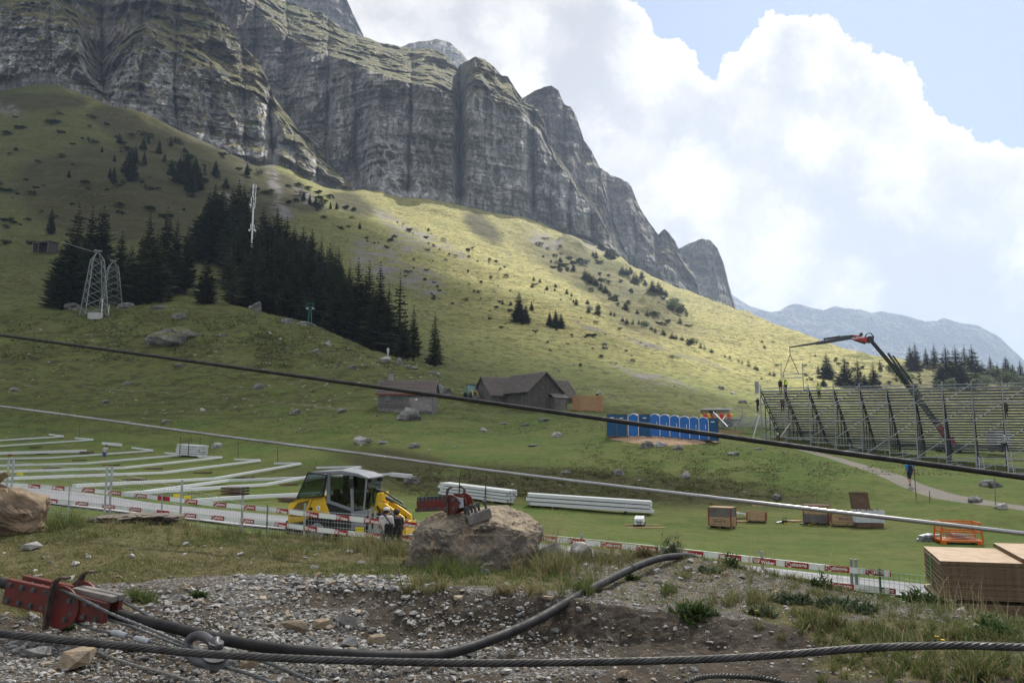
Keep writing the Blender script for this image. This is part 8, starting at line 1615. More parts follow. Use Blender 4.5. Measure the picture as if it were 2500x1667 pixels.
def barn():
 p = drop(1288, 1001); t = thing('barn', 'large weathered wooden barn with a gable end and a cross wing behind', 'barn', p - Vector((0, 0, .3)), R(33)); W, L, E, Rg = 6.2, 9.4, 3.35, 6.1
 rear = (-2.4, 13.4, 6.2, 11.2, 3.2, 5.75)
 gt = lambda f: E + (Rg - E) * (1 - abs(2 * f - 1)) - .05
 core = MB(); core.prism([(.05, 0), (W - .05, 0), (W - .05, E - .1), (W / 2, Rg - .15), (.05, E - .1)], .06, L); core.obj('wall', WEATH, t)
 board_wall(t, (0, 0, 0), (W, 0, 0), 0, E, 'gable_boards', mat('gable_boards', (0.135, 0.115, 0.10), 0.9, var=0.5, vscale=2.5, col2=(0.075, 0.066, 0.06)), top=gt); board_wall(t, (0, L, 0), (0, 0, 0), .5, E - .05, 'side_boards'); m = MB(); m.box((0, L / 2, .25), (.14, L, .6)); m.box((W / 2, 0, .2), (W, .14, .5)); m.obj('plinth', STN, t)
 o = .45
 sl = (Rg - E) / (W / 2); a = lambda x, y, z: (x, y, z)
 roof_slope(t, a(-o, L, E - sl * o), a(-o, -o, E - sl * o), a(W / 2, -o, Rg), a(W / 2, L, Rg), SHING, 16); roof_slope(t, a(W + o, -o, E - sl * o), a(W + o, L, E - sl * o), a(W / 2, L, Rg), a(W / 2, -o, Rg), SHING, 16)
 for s in (-1, 1): x = -o if s < 0 else W + o; m = MB(); m.bar((x, -o - .02, E - sl * o - .02), (W / 2, -o - .02, Rg - .02), .05, .22); m.obj('verge_board', WOODG, t)
 m = MB(); m.bar((-o - .03, -o, E - sl * o - .03), (-o - .03, L, E - sl * o - .03), .10, .12); m.obj('gutter', STEEL, t)
 m = MB(); m.box((4.1, -.06, 2.6), (.7, .06, .4)); m.obj('hatch', BLK, t)
 x0, x1, y0, y1, e2, r2 = rear; ym = (y0 + y1) / 2; s2 = (r2 - e2) / ((y1 - y0) / 2)
 core = MB(); Mr = Matrix(((0, 1, 0, 0), (1, 0, 0, 0), (0, 0, 1, 0), (0, 0, 0, 1)))
 core.prism([(y0 + .05, -.5), (y1 - .05, -.5), (y1 - .05, e2 - .1), (ym, r2 - .15), (y0 + .05, e2 - .1)], x0, x1, Mr); core.obj('wing_wall', WEATH, t)
 board_wall(t, (W, y0, 0), (x1, y0, 0), -.4, e2, 'wing_boards'); board_wall(t, (x0, y0, 0), (0, y0, 0), 0, e2, 'wing_boards'); board_wall(t, (x0, y1, 0), (x0, y0, 0), 0, e2, 'wing_boards', top=lambda f: e2 + (r2 - e2) * (1 - abs(2 * f - 1)) - .05)
 roof_slope(t, a(x0 - o, y0 - o, e2 - s2 * o), a(x1 + o, y0 - o, e2 - s2 * o), a(x1 + o, ym, r2), a(x0 - o, ym, r2), TILE, 10, 'wing_roof'); roof_slope(t, a(x1 + o, y1 + o, e2 - s2 * o), a(x0 - o, y1 + o, e2 - s2 * o), a(x0 - o, ym, r2), a(x1 + o, ym, r2), TILE, 10, 'wing_roof')
 m = MB(); m.bar((x0 - o, y0 - o, e2 - s2 * o - .08), (x1 + o, y0 - o, e2 - s2 * o - .08), .05, .14); m.obj('fascia', WOODG, t); m = MB(); m.bar((x1 + o, y0 - o, e2 - s2 * o), (x1 + o, ym, r2), .05, .18); m.bar((x0 - o, y0 - o, e2 - s2 * o), (x0 - o, ym, r2), .05, .18); m.obj('verge_board', WOODG, t)
 # lean-to by the gable and the door
 m = MB(); m.add([(3.9, -1.3, 2.25), (6.6, -1.3, 2.25), (6.6, -.02, 2.9), (3.9, -.02, 2.9), (3.9, -1.3, 2.18), (6.6, -1.3, 2.18), (6.6, -.02, 2.83), (3.9, -.02, 2.83)], [(0, 1, 2, 3), (7, 6, 5, 4), (0, 4, 5, 1), (1, 5, 6, 2), (3, 7, 4, 0)]); m.obj('porch_roof', WOODG, t)
 board_wall(t, (4.2, -1.1, 0), (6.4, -1.1, 0), 0, 2.2, 'porch_boards'); board_wall(t, (4.2, 0, 0), (4.2, -1.1, 0), 0, 2.3, 'porch_boards'); board_wall(t, (6.4, -1.1, 0), (6.4, 0, 0), 0, 2.3, 'porch_boards'); m = MB(); m.box((5.6, -1.14, 1.0), (.9, .04, 1.95)); m.obj('door', WOODG, t)
 m = MB(); m.tube([(x1 + .1, y0 - .3, e2), (x1 + .05, y0 - .1, e2 - .4), (x1, y0 - .08, 0)], .05, 6); m.obj('downpipe', GALV, t)
barn()
def hut():
 p = drop(923, 1003); t = thing('hut', 'small herdsman hut with a brown tiled roof and chimney, left of the barn', 'hut', p - Vector((0, 0, .2)), R(-2)); k = mpp(p); W, D, E, Rg = 7.4, 5.2, 2.75, 4.55
 m = MB(); M2 = Matrix(((0, 1, 0, 0), (1, 0, 0, 0), (0, 0, 1, 0), (0, 0, 0, 1))); m.prism([(.05, -.4), (D, -.4), (D, E), (D / 2, Rg), (.05, E)], .05, W, M2); m.obj('wall', mat('grey_plank_wall', (.17, .165, .16), .9, var=.4, vscale=2, col2=(.10, .097, .093)), t)
 m = MB(); m.box((1.7, -.02, .15), (3.4, .16, .95)); m.obj('stone_base', STN, t); m = MB(); m.box((5.4, -.0, 1.1), (3.8, .10, 1.9)); m.obj('plaster_wall', STN, t)
 GW = mat('grey_plank_wall', (.23, .225, .22))
 m = MB()
 for i in range(9): z = 1.05 + i * .19; m.box((2.1, -.035, z), (4.2, .05, .175))
 m.obj('log_boards', GW, t)['kind'] = 'stuff'
 for i in range(4): m = MB(); m.box((2.2, -.28, .62 + i * .21), (4.4, .05, .10)); m.obj('rail', WOODG, t)
 for x in (.0, 2.2, 4.4): m = MB(); m.box((x, -.26, .75), (.08, .08, .95)); m.obj('rail_post', WOODG, t)
 m = MB(); m.box((1.35, -.08, 1.95), (.62, .05, .78)); w = m.obj('window', WOODG, t); m = MB(); m.box((1.35, -.112, 1.95), (.48, .02, .64)); m.obj('pane', mat('window_pane', (.10, .12, .13), .1, spec=.6), w); m = MB(); m.box((1.35, -.125, 1.95), (.03, .02, .64)); m.box((1.35, -.125, 1.95), (.48, .02, .03)); m.obj('muntin', WOODG, w)
 m = MB(); m.box((5.2, -.06, 1.75), (.3, .04, .25)); m.obj('vent', HELW, t)
 o = .35; sl = (Rg - E) / (D / 2)
 roof_slope(t, (-o, -o, E - sl * o), (W + o, -o, E - sl * o), (W + o, D / 2, Rg), (-o, D / 2, Rg), TILE, 10); roof_slope(t, (W + o, D + o, E - sl * o), (-o, D + o, E - sl * o), (-o, D / 2, Rg), (W + o, D / 2, Rg), TILE, 10)
 m = MB(); m.bar((-o, -o - .04, E - sl * o - .08), (W + o, -o - .04, E - sl * o - .08), .06, .2); m.obj('eave_board', mat('red_brown_board', (.20, .065, .03), .8), t); m = MB(); m.bar((-o, -o, E - sl * o), (-o, D / 2, Rg), .06, .2); m.bar((W + o, -o, E - sl * o), (W + o, D / 2, Rg), .06, .2); m.obj('verge_board', WOODG, t)
 m = MB(); m.box((1.05, D / 2 + .5, Rg + .3), (.62, .5, 1.4)); ch = m.obj('chimney', STN, t); m = MB(); m.box((1.05, D / 2 + .5, Rg + 1.08), (.85, .7, .12)); m.obj('chimney_cap', WOODG, ch)
hut()
def enclosure():
 p = drop(1418, 1003); t = thing('plank_enclosure', 'new tan plank enclosure beside the right end of the barn', 'enclosure', p, R(10)); h = 2.25; ob = mat('fresh_planks', (.42, .25, .125), .8, var=.4, vscale=3, col2=(.32, .18, .09))
 L = 3.4; n = 14
 def side(a, b, k):
  a, b = Vector(a), Vector(b)
  for i in range(k):
   f0, f1 = i / k + .004, (i + 1) / k - .004; m = MB(); m.bar(a.lerp(b, f0) + Vector((0, 0, h / 2 - .1)), a.lerp(b, f1) + Vector((0, 0, h / 2 - .1)), .03, h + .2 + rnd.uniform(-.03, .03)); m.obj('plank', ob, t)
 side((0, 0, 0), (L, 0, 0), 11); side((-.9, 1.4, 0), (0, 0, 0), 5); side((L, 0, 0), (L - .6, 1.8, 0), 5); m = MB(); m.box((L / 2, 1, h - .15), (L - .2, 1.6, .08)); m.obj('deck', WOOD, t)
 q = p + Vector((2.5, 1.0, h - .15)); person(q, R(70), 'worker in white crouching on top of the tan plank enclosure', TW, TDK, vox=.03, head='cap', hat=CAPW, lean=62, J=dict(pel=(0, .1, .42), hpl=(-.09, .1, .40), hpr=(.09, .1, .40), knl=(-.14, -.22, .40), knr=(.14, -.22, .40), anl=(-.13, .0, .08), anr=(.13, .0, .08), che=(0, -.12, .62), nek=(0, -.30, .74), hed=(0, -.42, .80), shl=(-.17, -.24, .70), shr=(.17, -.24, .70), ell=(-.22, -.36, .46), elr=(.22, -.36, .46), wrl=(-.14, -.48, .22), wrr=(.14, -.48, .22)))
 m = MB(); m.box((0, 0, 0), (1.5, .2, .05)); o = m.obj('plank', WOOD); o.location = q + Vector((.9, -.1, .06)); tag(o, 'loose pale plank lying on top of the tan enclosure', 'plank')
enclosure()
def tractor():
 p = drop(1152, 976); t = thing('tractor', 'small green-glazed tractor with a yellow front loader standing between the huts', 'tractor', p, R(-70)); tg = mat('tractor_green', (.03, .10, .08), .5)
 m = MB(); m.prism([(0, .7), (1.5, .65), (1.55, 1.1), (.1, 1.25)], -.35, .35); m.obj('hood', tg, t, bevel=.04); m = MB(); m.prism([(-1.3, .6), (-.1, .6), (0, 1.2), (-.15, 2.35), (-1.2, 2.35), (-1.35, 1.3)], -.65, .65); m.obj('cab', mat('tractor_glass', (.16, .28, .27), .15, spec=.6), t)
 m = MB(); m.box((-.68, 0, 2.4), (1.3, 1.4, .1)); m.obj('roof', tg, t)
 for x, y, r in ((-1.0, -.75, .62), (-1.0, .75, .62), (1.15, -.65, .42), (1.15, .65, .42)):
  m = MB(); m.lathe([(r * .5, -.16), (r * .95, -.16), (r, 0), (r * .95, .16), (r * .5, .16)], 18, axis='Y'); w = m.obj('wheel', TYRE, t); w.location = (x, y, r); m = MB(); m.lathe([(0, -.1), (r * .5, -.12), (r * .5, .12), (0, .1)], 14, axis='Y'); m.obj('rim', YEL, w)
 for y in (-.4, .4): m = MB(); m.tube([(.2, y, 1.2), (1.2, y, 1.4), (2.0, y, .5)], .06, 6); m.obj('loader_arm', YEL, t)
 m = MB(); m.prism([(1.9, .2), (2.4, .15), (2.1, .6), (1.95, .6)], -.6, .6); m.obj('bucket', STEEL, t)
 for i, (px, py) in enumerate(((1168, 978), (1176, 979), (1182, 980))):
  q = drop(px, py); m = MB(); m.bar((-.5, 0, .25), (.5, .1, .35), .2, .2); o = m.obj('timber', WOOD if i else mat('orange_timber', (.45, .16, .06), .8)); o.location = q; o.rotation_euler = (0, 0, R(-25 + 20 * i)); tag(o, 'orange-brown timber lying beside the tractor, %s' % ('left one', 'middle one', 'right one')[i], 'timber')
tractor()
# ================================================================== masts, pylons, shed, ski lift
PYL = mat('pylon_steel', (0.24, 0.27, 0.26), 0.6, 0.3, var=0.3, vscale=2)
def pylon(p, h, label, rz, k):
 t = thing('lattice_pylon', label, 'pylon', p, rz, 'lattice cableway pylons on the knoll'); b, s = 2.3 * k, 1.12 * k; hs = h * .86
 cor = lambda f, i: Vector(((b + (s - b) * f) * (1, 1, -1, -1)[i], (b + (s - b) * f) * (1, -1, -1, 1)[i], hs * f))
 for i in range(4): m = MB(); m.bar(cor(0, i), cor(1, i), .17 * k, .17 * k); m.obj('leg', PYL, t); m = MB(); m.bar(cor(1, i), (0, 0, h), .14 * k, .14 * k); m.obj('top_strut', PYL, t)
 N = 6
 for l in range(N):
  for i in range(4):
   a, c = cor(l / N, i), cor((l + 1) / N, (i + 1) % 4); d, e = cor(l / N, (i + 1) % 4), cor((l + 1) / N, i)
   m = MB(); m.bar(a, c, .09 * k, .09 * k); m.obj('brace', PYL, t); m = MB(); m.bar(d, e, .09 * k, .09 * k); m.obj('brace', PYL, t)
 for i in range(4): m = MB(); m.bar(cor(1, i), cor(1, (i + 1) % 4), .12 * k, .12 * k); m.obj('top_rail', PYL, t)
 m = MB(); m.box((0, 0, h + .1), (1.6 * k, .5 * k, .3 * k)); m.obj('saddle', PYL, t)
p_ = drop(229, 771); q_ = at(229, 616, p_.y + 1)
pylon(p_, q_.z - p_.z, 'front lattice pylon of grey steel on the knoll at the left', R(43), 1.0)
q2 = at(277, 638, 183); z2 = gz(q2.x, q2.y); pylon((q2.x, q2.y, z2), q2.z - z2, 'rear lattice pylon partly hidden behind the front one', R(38), .9)
def knoll_bits():
 p = drop(232, 778); m = MB(); m.box((0, 0, .5), (2.7, 1.6, 1.5)); o = m.obj('foundation', mat('pale_concrete', (.50, .50, .48), .9, var=.2), bevel=.05); o.location = p; o.rotation_euler = (0, 0, R(-20)); tag(o, 'white concrete footing at the front leg of the lattice pylon', 'footing')
 for px, y0, y1, w, mt, lb in ((248, 728, 766, .22, HELW, 'white pole beside the front lattice pylon'), (281, 729, 738, .18, HELW, 'short white post at the foot of the rear pylon'), (292, 727, 739, .14, PYL, 'short grey post right of the rear pylon'), (265, 745, 769, .16, HELW, 'white-capped post at the right leg of the front pylon')):
  a = drop(px, y1); h = at(px, y0, a.y).z - a.z; m = MB(); m.cyl((0, 0, -.2), (0, 0, h), w / 2, n=8); o = m.obj('post', mt); o.location = a; tag(o, lb, 'post')
 a, b = at(613, 640, 232), at(624, 449, 232); zg = gz(a.x, a.y); t = thing('antenna_mast', 'slim white telephone mast rising above the spruces', 'mast', (a.x, a.y, zg)); H = b.z - zg
 m = MB(); m.cyl((0, 0, 0), (0, 0, H * .80), .30, .22, 10); m.cyl((0, 0, H * .8), (0, 0, H), .10, .06, 8); m.obj('pole', HELW, t)
 for z, r, n, hh in ((.955, .55, 3, 2.4), (.90, .50, 3, 1.6), (.845, .7, 3, 1.9), (.795, .75, 3, 1.2), (.60, .62, 2, 1.7)):
  for i in range(n): c = i * 6.283 / n + z * 7; m = MB(); m.box((r * math.cos(c), r * math.sin(c), H * z), (.22, .14, hh), Matrix.Rotation(c, 3, 'Z')); m.obj('antenna_panel', HELW, t)
  m = MB(); m.lathe([(.3, H * z - .1), (r, H * z - .1), (r, H * z + .0), (.3, H * z + .0)], 10); m.obj('mount_ring', GALV, t)
 for c, z in ((3.6, .80), (.3, .57), (3.3, .57)): m = MB(); m.lathe([(.0, 0), (.32, 0), (.32, .25), (0, .25)], 12, Matrix.Translation((.8 * math.cos(c), .8 * math.sin(c) - .2, H * z)), axis='Y'); m.obj('dish', HELW, t)
 p = drop(97, 620); t = thing('shed', 'small open-fronted dark shed on the slope at the left edge', 'shed', p, R(-22)); k = mpp(p); w, d, h = 54 * k, 4.0, 30 * k; dk = mat('dark_boards', (.075, .07, .072), .9, var=.4, vscale=2)
 for nm, c, s in (('back_wall', (0, d, h / 2), (w, .1, h)), ('side_wall', (-w / 2, d / 2, h / 2), (.1, d, h)), ('side_wall', (w / 2, d / 2, h / 2), (.1, d, h * .9)), ('roof', (0, d / 2, h + .1), (w + .6, d + .6, .14))): m = MB(); m.box(c, s); m.obj(nm, dk, t)
 for x in (-w / 2 + .1, -w * .12, w / 2 - .1): m = MB(); m.box((x, 0, h / 2), (.16, .16, h)); m.obj('post', WOODG, t)
 m = MB(); m.box((0, -.1, h - .1), (w + .4, .12, .22)); m.obj('lintel', WOODG, t); m = MB(); m.bar((-w / 2 + .1, 0, h * .55), (-w * .33, 0, h * .05), .1, .1); m.obj('brace', WOODG, t)
 gr = mat('lift_green', (.03, .16, .10), .5); p = at(757, 772, 166); zg = gz(p.x, p.y); k = 166 / F; t = thing('lift_tower', 'small green ski-lift tower at the edge of the wood', 'lift tower', (p.x, p.y, zg)); H = at(757, 741, 166).z - zg; hz = H - 1.3
 for s in (-1, 1): m = MB(); m.bar((s * .35, 0, 0), (s * .22, 0, hz), .16, .16); m.obj('leg', gr, t); m = MB(); m.bar((s * .2, 0, hz), (s * .75, 0, H), .09, .09); m.obj('arm', gr, t)
 for z, w in ((hz, 1.6), (H, 1.6), (H - .7, 1.3)): m = MB(); m.box((0, 0, z), (w, .12, .12)); m.obj('cross_beam', gr, t)
 for x in (-.75, -.5, .5, .75): m = MB(); m.lathe([(.05, -.05), (.17, -.05), (.17, .05), (.05, .05)], 10, Matrix.Translation((x, -.1, hz + .25)), axis='Y'); m.obj('sheave', GALV, t)
 strung('cable', [(560, 690, 180), (757, 753, 166), (920, 812, 158), (1110, 880, 150)], .05, 'thin dark ski-lift cable in front of the wood', RUBB, 30, 6); strung('cable', [(150, 590, 190), (190, 603, 182), (236, 617, 174)], .04, 'thin cable running left from the top of the front pylon', GALV, 16, 6); strung('cable', [(190, 586, 230), (240, 600, 216), (272, 637, 200)], .03, 'thin cable running to the top of the rear pylon', GALV, 16, 6)
knoll_bits()
# ================================================================== grandstand, crane and what stands round them
STD = mat('stand_steel', (0.36, 0.375, 0.39), 0.5, 0.3, var=0.4, vscale=1.5, col2=(0.24, 0.25, 0.265)); STDK = mat('stand_girder', (0.085, 0.095, 0.10), 0.6, 0.3, var=0.4, vscale=2)
def stand():
 s0 = Vector((26.9, 86.3, 0)); dr = Vector((.857, -.515, 0)); aw = Vector((.515, .857, 0)); BAY = 2.48; NB = 12; ZT = 7.05
 g0 = gz(s0.x, s0.y); t = thing('grandstand', 'big temporary grandstand of grey scaffolding seen from behind', 'grandstand', (s0.x, s0.y, 0)); o = lambda s, a, z: dr * s + aw * a + Vector((0, 0, z))
 G = lambda s, a: gz((s0 + dr * s + aw * a).x, (s0 + dr * s + aw * a).y)
 T = lambda m, nm, mt=STD: m.obj(nm, mt, t)
 zt = lambda s: ZT - .012 * s
 N = 24; DA, DZ = .48, .262
 for k in range(NB + 1):
  s = k * BAY; m = MB(); m.cyl(o(s, 0, G(s, 0) - .2), o(s, 0, zt(s) + .35), .055, n=6); T(m, 'upright')
  m = MB(); a0, a1 = o(s, .25, zt(s) - .15), o(s, N * DA, zt(s) - N * DZ - .1); a2, a3 = o(s, .25, zt(s) - .75), o(s, N * DA - .5, zt(s) - N * DZ - .5)
  m.bar(a0, a1, .09, .16); m.bar(a2, a3, .07, .10); T(m, 'raker', STDK)
  for q in range(10): f = q / 10; m = MB(); m.bar(a0.lerp(a1, f), a2.lerp(a3, f + .05), .05, .05); T(m, 'raker_web', STDK)
  for a in (1.9, 3.9, 5.9, 7.8, 9.6):
   z = zt(s) - a / DA * DZ - .2; g = G(s, a); 
   if z > g + .3: m = MB(); m.cyl(o(s, a, g - .2), o(s, a, z), .05, n=6); T(m, 'inner_upright', STDK)
 for k in range(NB):
  sA, sB = k * BAY + .03, (k + 1) * BAY - .03
  for r in range(N):
   a, z = .3 + r * DA, zt(sA) - .25 - r * DZ
   if z < G(sA, a) - .1: continue
   m = MB(); m.bar(o(sA, a, z), o(sB, a, zt(sB) - .25 - r * DZ), .42, .06); m.bar(o(sA, a + .20, z - .09), o(sB, a + .20, zt(sB) - .34 - r * DZ), .025, .125); T(m, 'seat_plank')
  levels = [zt(sA) - 1.75 * i for i in range(5)]
  for i, z in enumerate(levels):
   if z > G(sA, 0) + .2: m = MB(); m.cyl(o(k * BAY, -.03, z), o((k + 1) * BAY, -.03, z), .045 if i else .05, n=6); T(m, 'rail')
   z2 = z - .35
   if i < 1: m = MB(); m.cyl(o(k * BAY, -.03, z2), o((k + 1) * BAY, -.03, z2), .035, n=6); T(m, 'rail')
  for i in range(4):
   if (k + i) % 3 != 2:
    m = MB(); z0, z1 = zt(sA) - 1.75 * (4 - i), zt(sA) - 1.75 * (3 - i)
    if z0 > G(sA, 0) - .3 and (k - i) % 2 == 0: m.cyl(o(k * BAY, -.07, z0), o((k + 1) * BAY, -.07, z1), .05, n=6); T(m, 'brace', GALV)
    elif z0 > G(sA, 0) - .3: m.cyl(o(k * BAY, -.07, z0), o((k + 1) * BAY, -.07, z1), .036, n=5); T(m, 'brace', GALV)
  m = MB(); zf = G(sA + 1, 0) + .55; m.bar(o(sA, .4, zf), o(sB, .4, zf), .9, .07); T(m, 'walk_board')
  for a in (2.0, 5.0): m = MB(); zf = G(sA + 1, a) + 1.2; m.cyl(o(sA, a, zf), o(sB, a, zf), .04, n=5); T(m, 'inner_rail', STDK)
 m = MB(); m.bar(o(-.2, 0, 4.2), o(-1.0, 0, G(-1, 0)), .10, .10); T(m, 'side_prop', HELW); m = MB(); m.bar(o(3.0, -.1, 3.3), o(1.6, -.2, G(1.6, -.2)), .08, .08); T(m, 'side_prop', HELW)
 m = MB(); m.box(o(-.35, 0, zt(0) + .15), (.35, .25, 1.3)); T(m, 'cable_tray')
 # clutter below the stand, every piece its own thing
 for i in range(26):
  s, a = rnd.uniform(8, 29), rnd.uniform(-2.6, -.6); q = s0 + dr * s + aw * a; q.z = gz(q.x, q.y); m = MB(); m.bar((-rnd.uniform(.6, 1.2), 0, .1), (rnd.uniform(.6, 1.2), rnd.uniform(-.4, .4), rnd.uniform(.1, .5)), .09, .07); b = m.obj('scaffold_tube', STD if i % 3 else STDK); b.location = q; b.rotation_euler = (0, 0, rnd.uniform(-.9, .3)); tag(b, 'scaffold piece lying among others on the grass below the grandstand', 'scaffold piece', 'scaffold pieces lying below the grandstand')
 for i in range(16):
  s, a = 6 + 23 * i / 15, rnd.uniform(-2.2, -1.0); q = s0 + dr * s + aw * a; q.z = gz(q.x, q.y); m = MB(); m.cyl((0, 0, -.1), (0, 0, rnd.uniform(.6, 1.1)), .03, n=6); m.box((0, 0, .02), (.16, .16, .03)); b = m.obj('jack_foot', STD); b.location = q; tag(b, 'loose upright scaffold foot standing below the grandstand', 'scaffold foot', 'scaffold feet standing below the grandstand')
 for px, y0, y1, d, lb in ((2398, 1115, 1178, 73, 'leaning step ladder at the foot of the grandstand, left one'), (2466, 1100, 1160, 70, 'leaning step ladder at the foot of the grandstand, right one')):
  b_ = at(px, y1, d); b_.z = gz(b_.x, b_.y); hh = at(px, y0, d).z - b_.z; lt = thing('ladder', lb, 'ladder', b_, R(-20))
  for x in (-.2, .2): m = MB(); m.bar((x, -.5, 0), (x * .8, 0, hh), .05, .07); m.obj('stile', GALV, lt)
  for i in range(7): f = (i + .5) / 7; m = MB(); m.bar((-.19, -.5 * (1 - f), hh * f), (.19, -.5 * (1 - f), hh * f), .04, .03); m.obj('rung', GALV, lt)
 P = lambda px, py, d: at(px, py, d)
 H8 = 'grandstand builders'
 def man(px, py_foot, py_head, s, a, label, rz, top, legs, hat, J=None, lean=0, vest=None):
  x0 = (px - 1250) / F; d = (s0 + dr * s + aw * a).y; f = at(px, py_foot, d); hgt = min(1.9, max(1.55, (at(px, py_head, d).z - f.z)))
  return person(f, rz, label, top, legs, head='helmet', hat=hat, vox=.028, J=J, lean=lean, group=None, height=hgt, vest=vest)
 climb = dict(knl=(-.12, -.22, .62), anl=(-.11, -.08, .28), wrl=(-.22, -.34, 1.42), ell=(-.27, -.14, 1.2), wrr=(.24, -.30, 1.30), elr=(.28, -.1, 1.14))
 man(1851, 1007, 969, -.6, -.3, 'helmeted builder in black climbing at the left end post of the grandstand', R(200), TDK, TDK, HELW, climb)
 man(1911, 1008, 970, 2.6, -.35, 'helmeted builder in brown hanging on the back of the second bay', R(165), TBR, TBR, HELW, climb, 8)
 man(1906, 960, 925, 2.3, .35, 'builder with a yellow helmet and dark clothes at the top left of the grandstand', R(150), TDK, TDK, HELY)
 man(1919, 960, 925, 2.9, .35, 'builder in a yellow vest beside the yellow-helmeted one under the lifted frame', R(200), TDK, TDK, HELY, None, 0, HIV)
 man(2000, 973, 935, 6.0, .5, 'builder in a yellow-green vest alone at the top of the third bay', R(190), TDK, TDK, mat('green_helmet', (.05, .07, .03), .5), dict(wrl=(-.4, -.2, 1.2), ell=(-.34, -.02, 1.18)), 6, HIV)
 man(2458, 1021, 978, 21.8, -.3, 'helmeted builder in brown climbing high in the right bays', R(170), TBR, TBR, HELW, climb, 10)
 man(2454, 1104, 1063, 22.6, -1.0, 'helmeted builder stepping along the lowest rail at the right', R(120), TGY, TDK, HELW, dict(knl=(-.12, -.28, .58), anl=(-.12, -.34, .14), anr=(.14, .28, .2), knr=(.12, .1, .52), wrr=(.3, -.34, 1.42), elr=(.3, -.12, 1.3)))
 man(1901, 1086, 1055, 2.4, -1.2, 'helmeted builder in brown kneeling at the lower left of the grandstand', R(180), TBR, TBR, HELW, dict(pel=(0, .05, .6), hpl=(-.09, .05, .58), hpr=(.09, .05, .58), knl=(-.13, -.2, .42), anl=(-.12, -.05, .09), knr=(.14, -.1, .2), anr=(.12, .22, .12), che=(0, -.02, .92), nek=(0, -.06, 1.12), hed=(0, -.1, 1.27), shl=(-.18, -.04, 1.06), shr=(.18, -.04, 1.06), ell=(-.26, -.1, .82), elr=(.26, -.1, .82), wrl=(-.2, -.3, .66), wrr=(.2, -.3, .66)))
stand()
def low_stand():
 a, b = at(1752, 1062, 98), at(1880, 1068, 95); u = (b - a); u.z = 0; L = u.length; u.normalize(); n = Vector((-u.y, u.x, 0)); zg = gz(a.x, a.y); t = thing('grandstand', 'lower see-through stand of scaffold rows left of the big grandstand', 'grandstand', (a.x, a.y, zg)); T = lambda m, nm, mt=STD: m.obj(nm, mt, t)
 o = lambda s, w, z: u * s + n * w + Vector((0, 0, z)); H = at(1760, 1016, 98).z - zg
 rows = 8
 for r in range(rows):
  for k in range(3):
   s0, s1 = L * k / 3 + .03, L * (k + 1) / 3 - .03; m = MB(); m.bar(o(s0, r * .55, .5 + (H - .5) * r / (rows - 1)), o(s1, r * .55, .5 + (H - .5) * r / (rows - 1)), .28, .06); T(m, 'seat_plank', GALV)
 for k in range(4):
  s = L * k / 3; m = MB(); m.bar(o(s, -.1, .4), o(s, rows * .55, H + .2), .07, .14); T(m, 'raker', HELW if k == 0 else STDK)
  for w in (.5, 2.2, 4.2): z = .4 + H * w / 4.4; m = MB(); m.cyl(o(s, w, -.2), o(s, w, z), .045, n=6); T(m, 'upright')
  m = MB(); m.cyl(o(s, rows * .55, H), o(s, rows * .55, H + 1.2), .035, n=6); T(m, 'guard_post')
 for z in (.6, 1.15): m = MB(); m.cyl(o(0, rows * .55, H + z), o(L, rows * .55, H + z), .03, n=6); T(m, 'guard_rail')
 for k in range(3): m = MB(); m.cyl(o(L * k / 3, .3, .2), o(L * (k + 1) / 3, 3.4, H * .8), .04, n=6); T(m, 'brace')
 m = MB(); m.bar(o(-1.6, rows * .55, H + .6), o(1.4, -.6, .4), .08, .2); T(m, 'stair_stringer', GALV); m = MB(); m.bar(o(-1.4, rows * .55 - .8, H + .6), o(1.6, -1.4, .4), .08, .2); T(m, 'stair_stringer', GALV)
 for i in range(9): f = (i + .5) / 9; m = MB(); m.box(o(-1.5 + 3 * f, rows * .55 * (1 - f) - .9, (H + .55) * (1 - f) + .35 * f), (.7, .8, .05)); T(m, 'stair_tread', GALV)
low_stand()
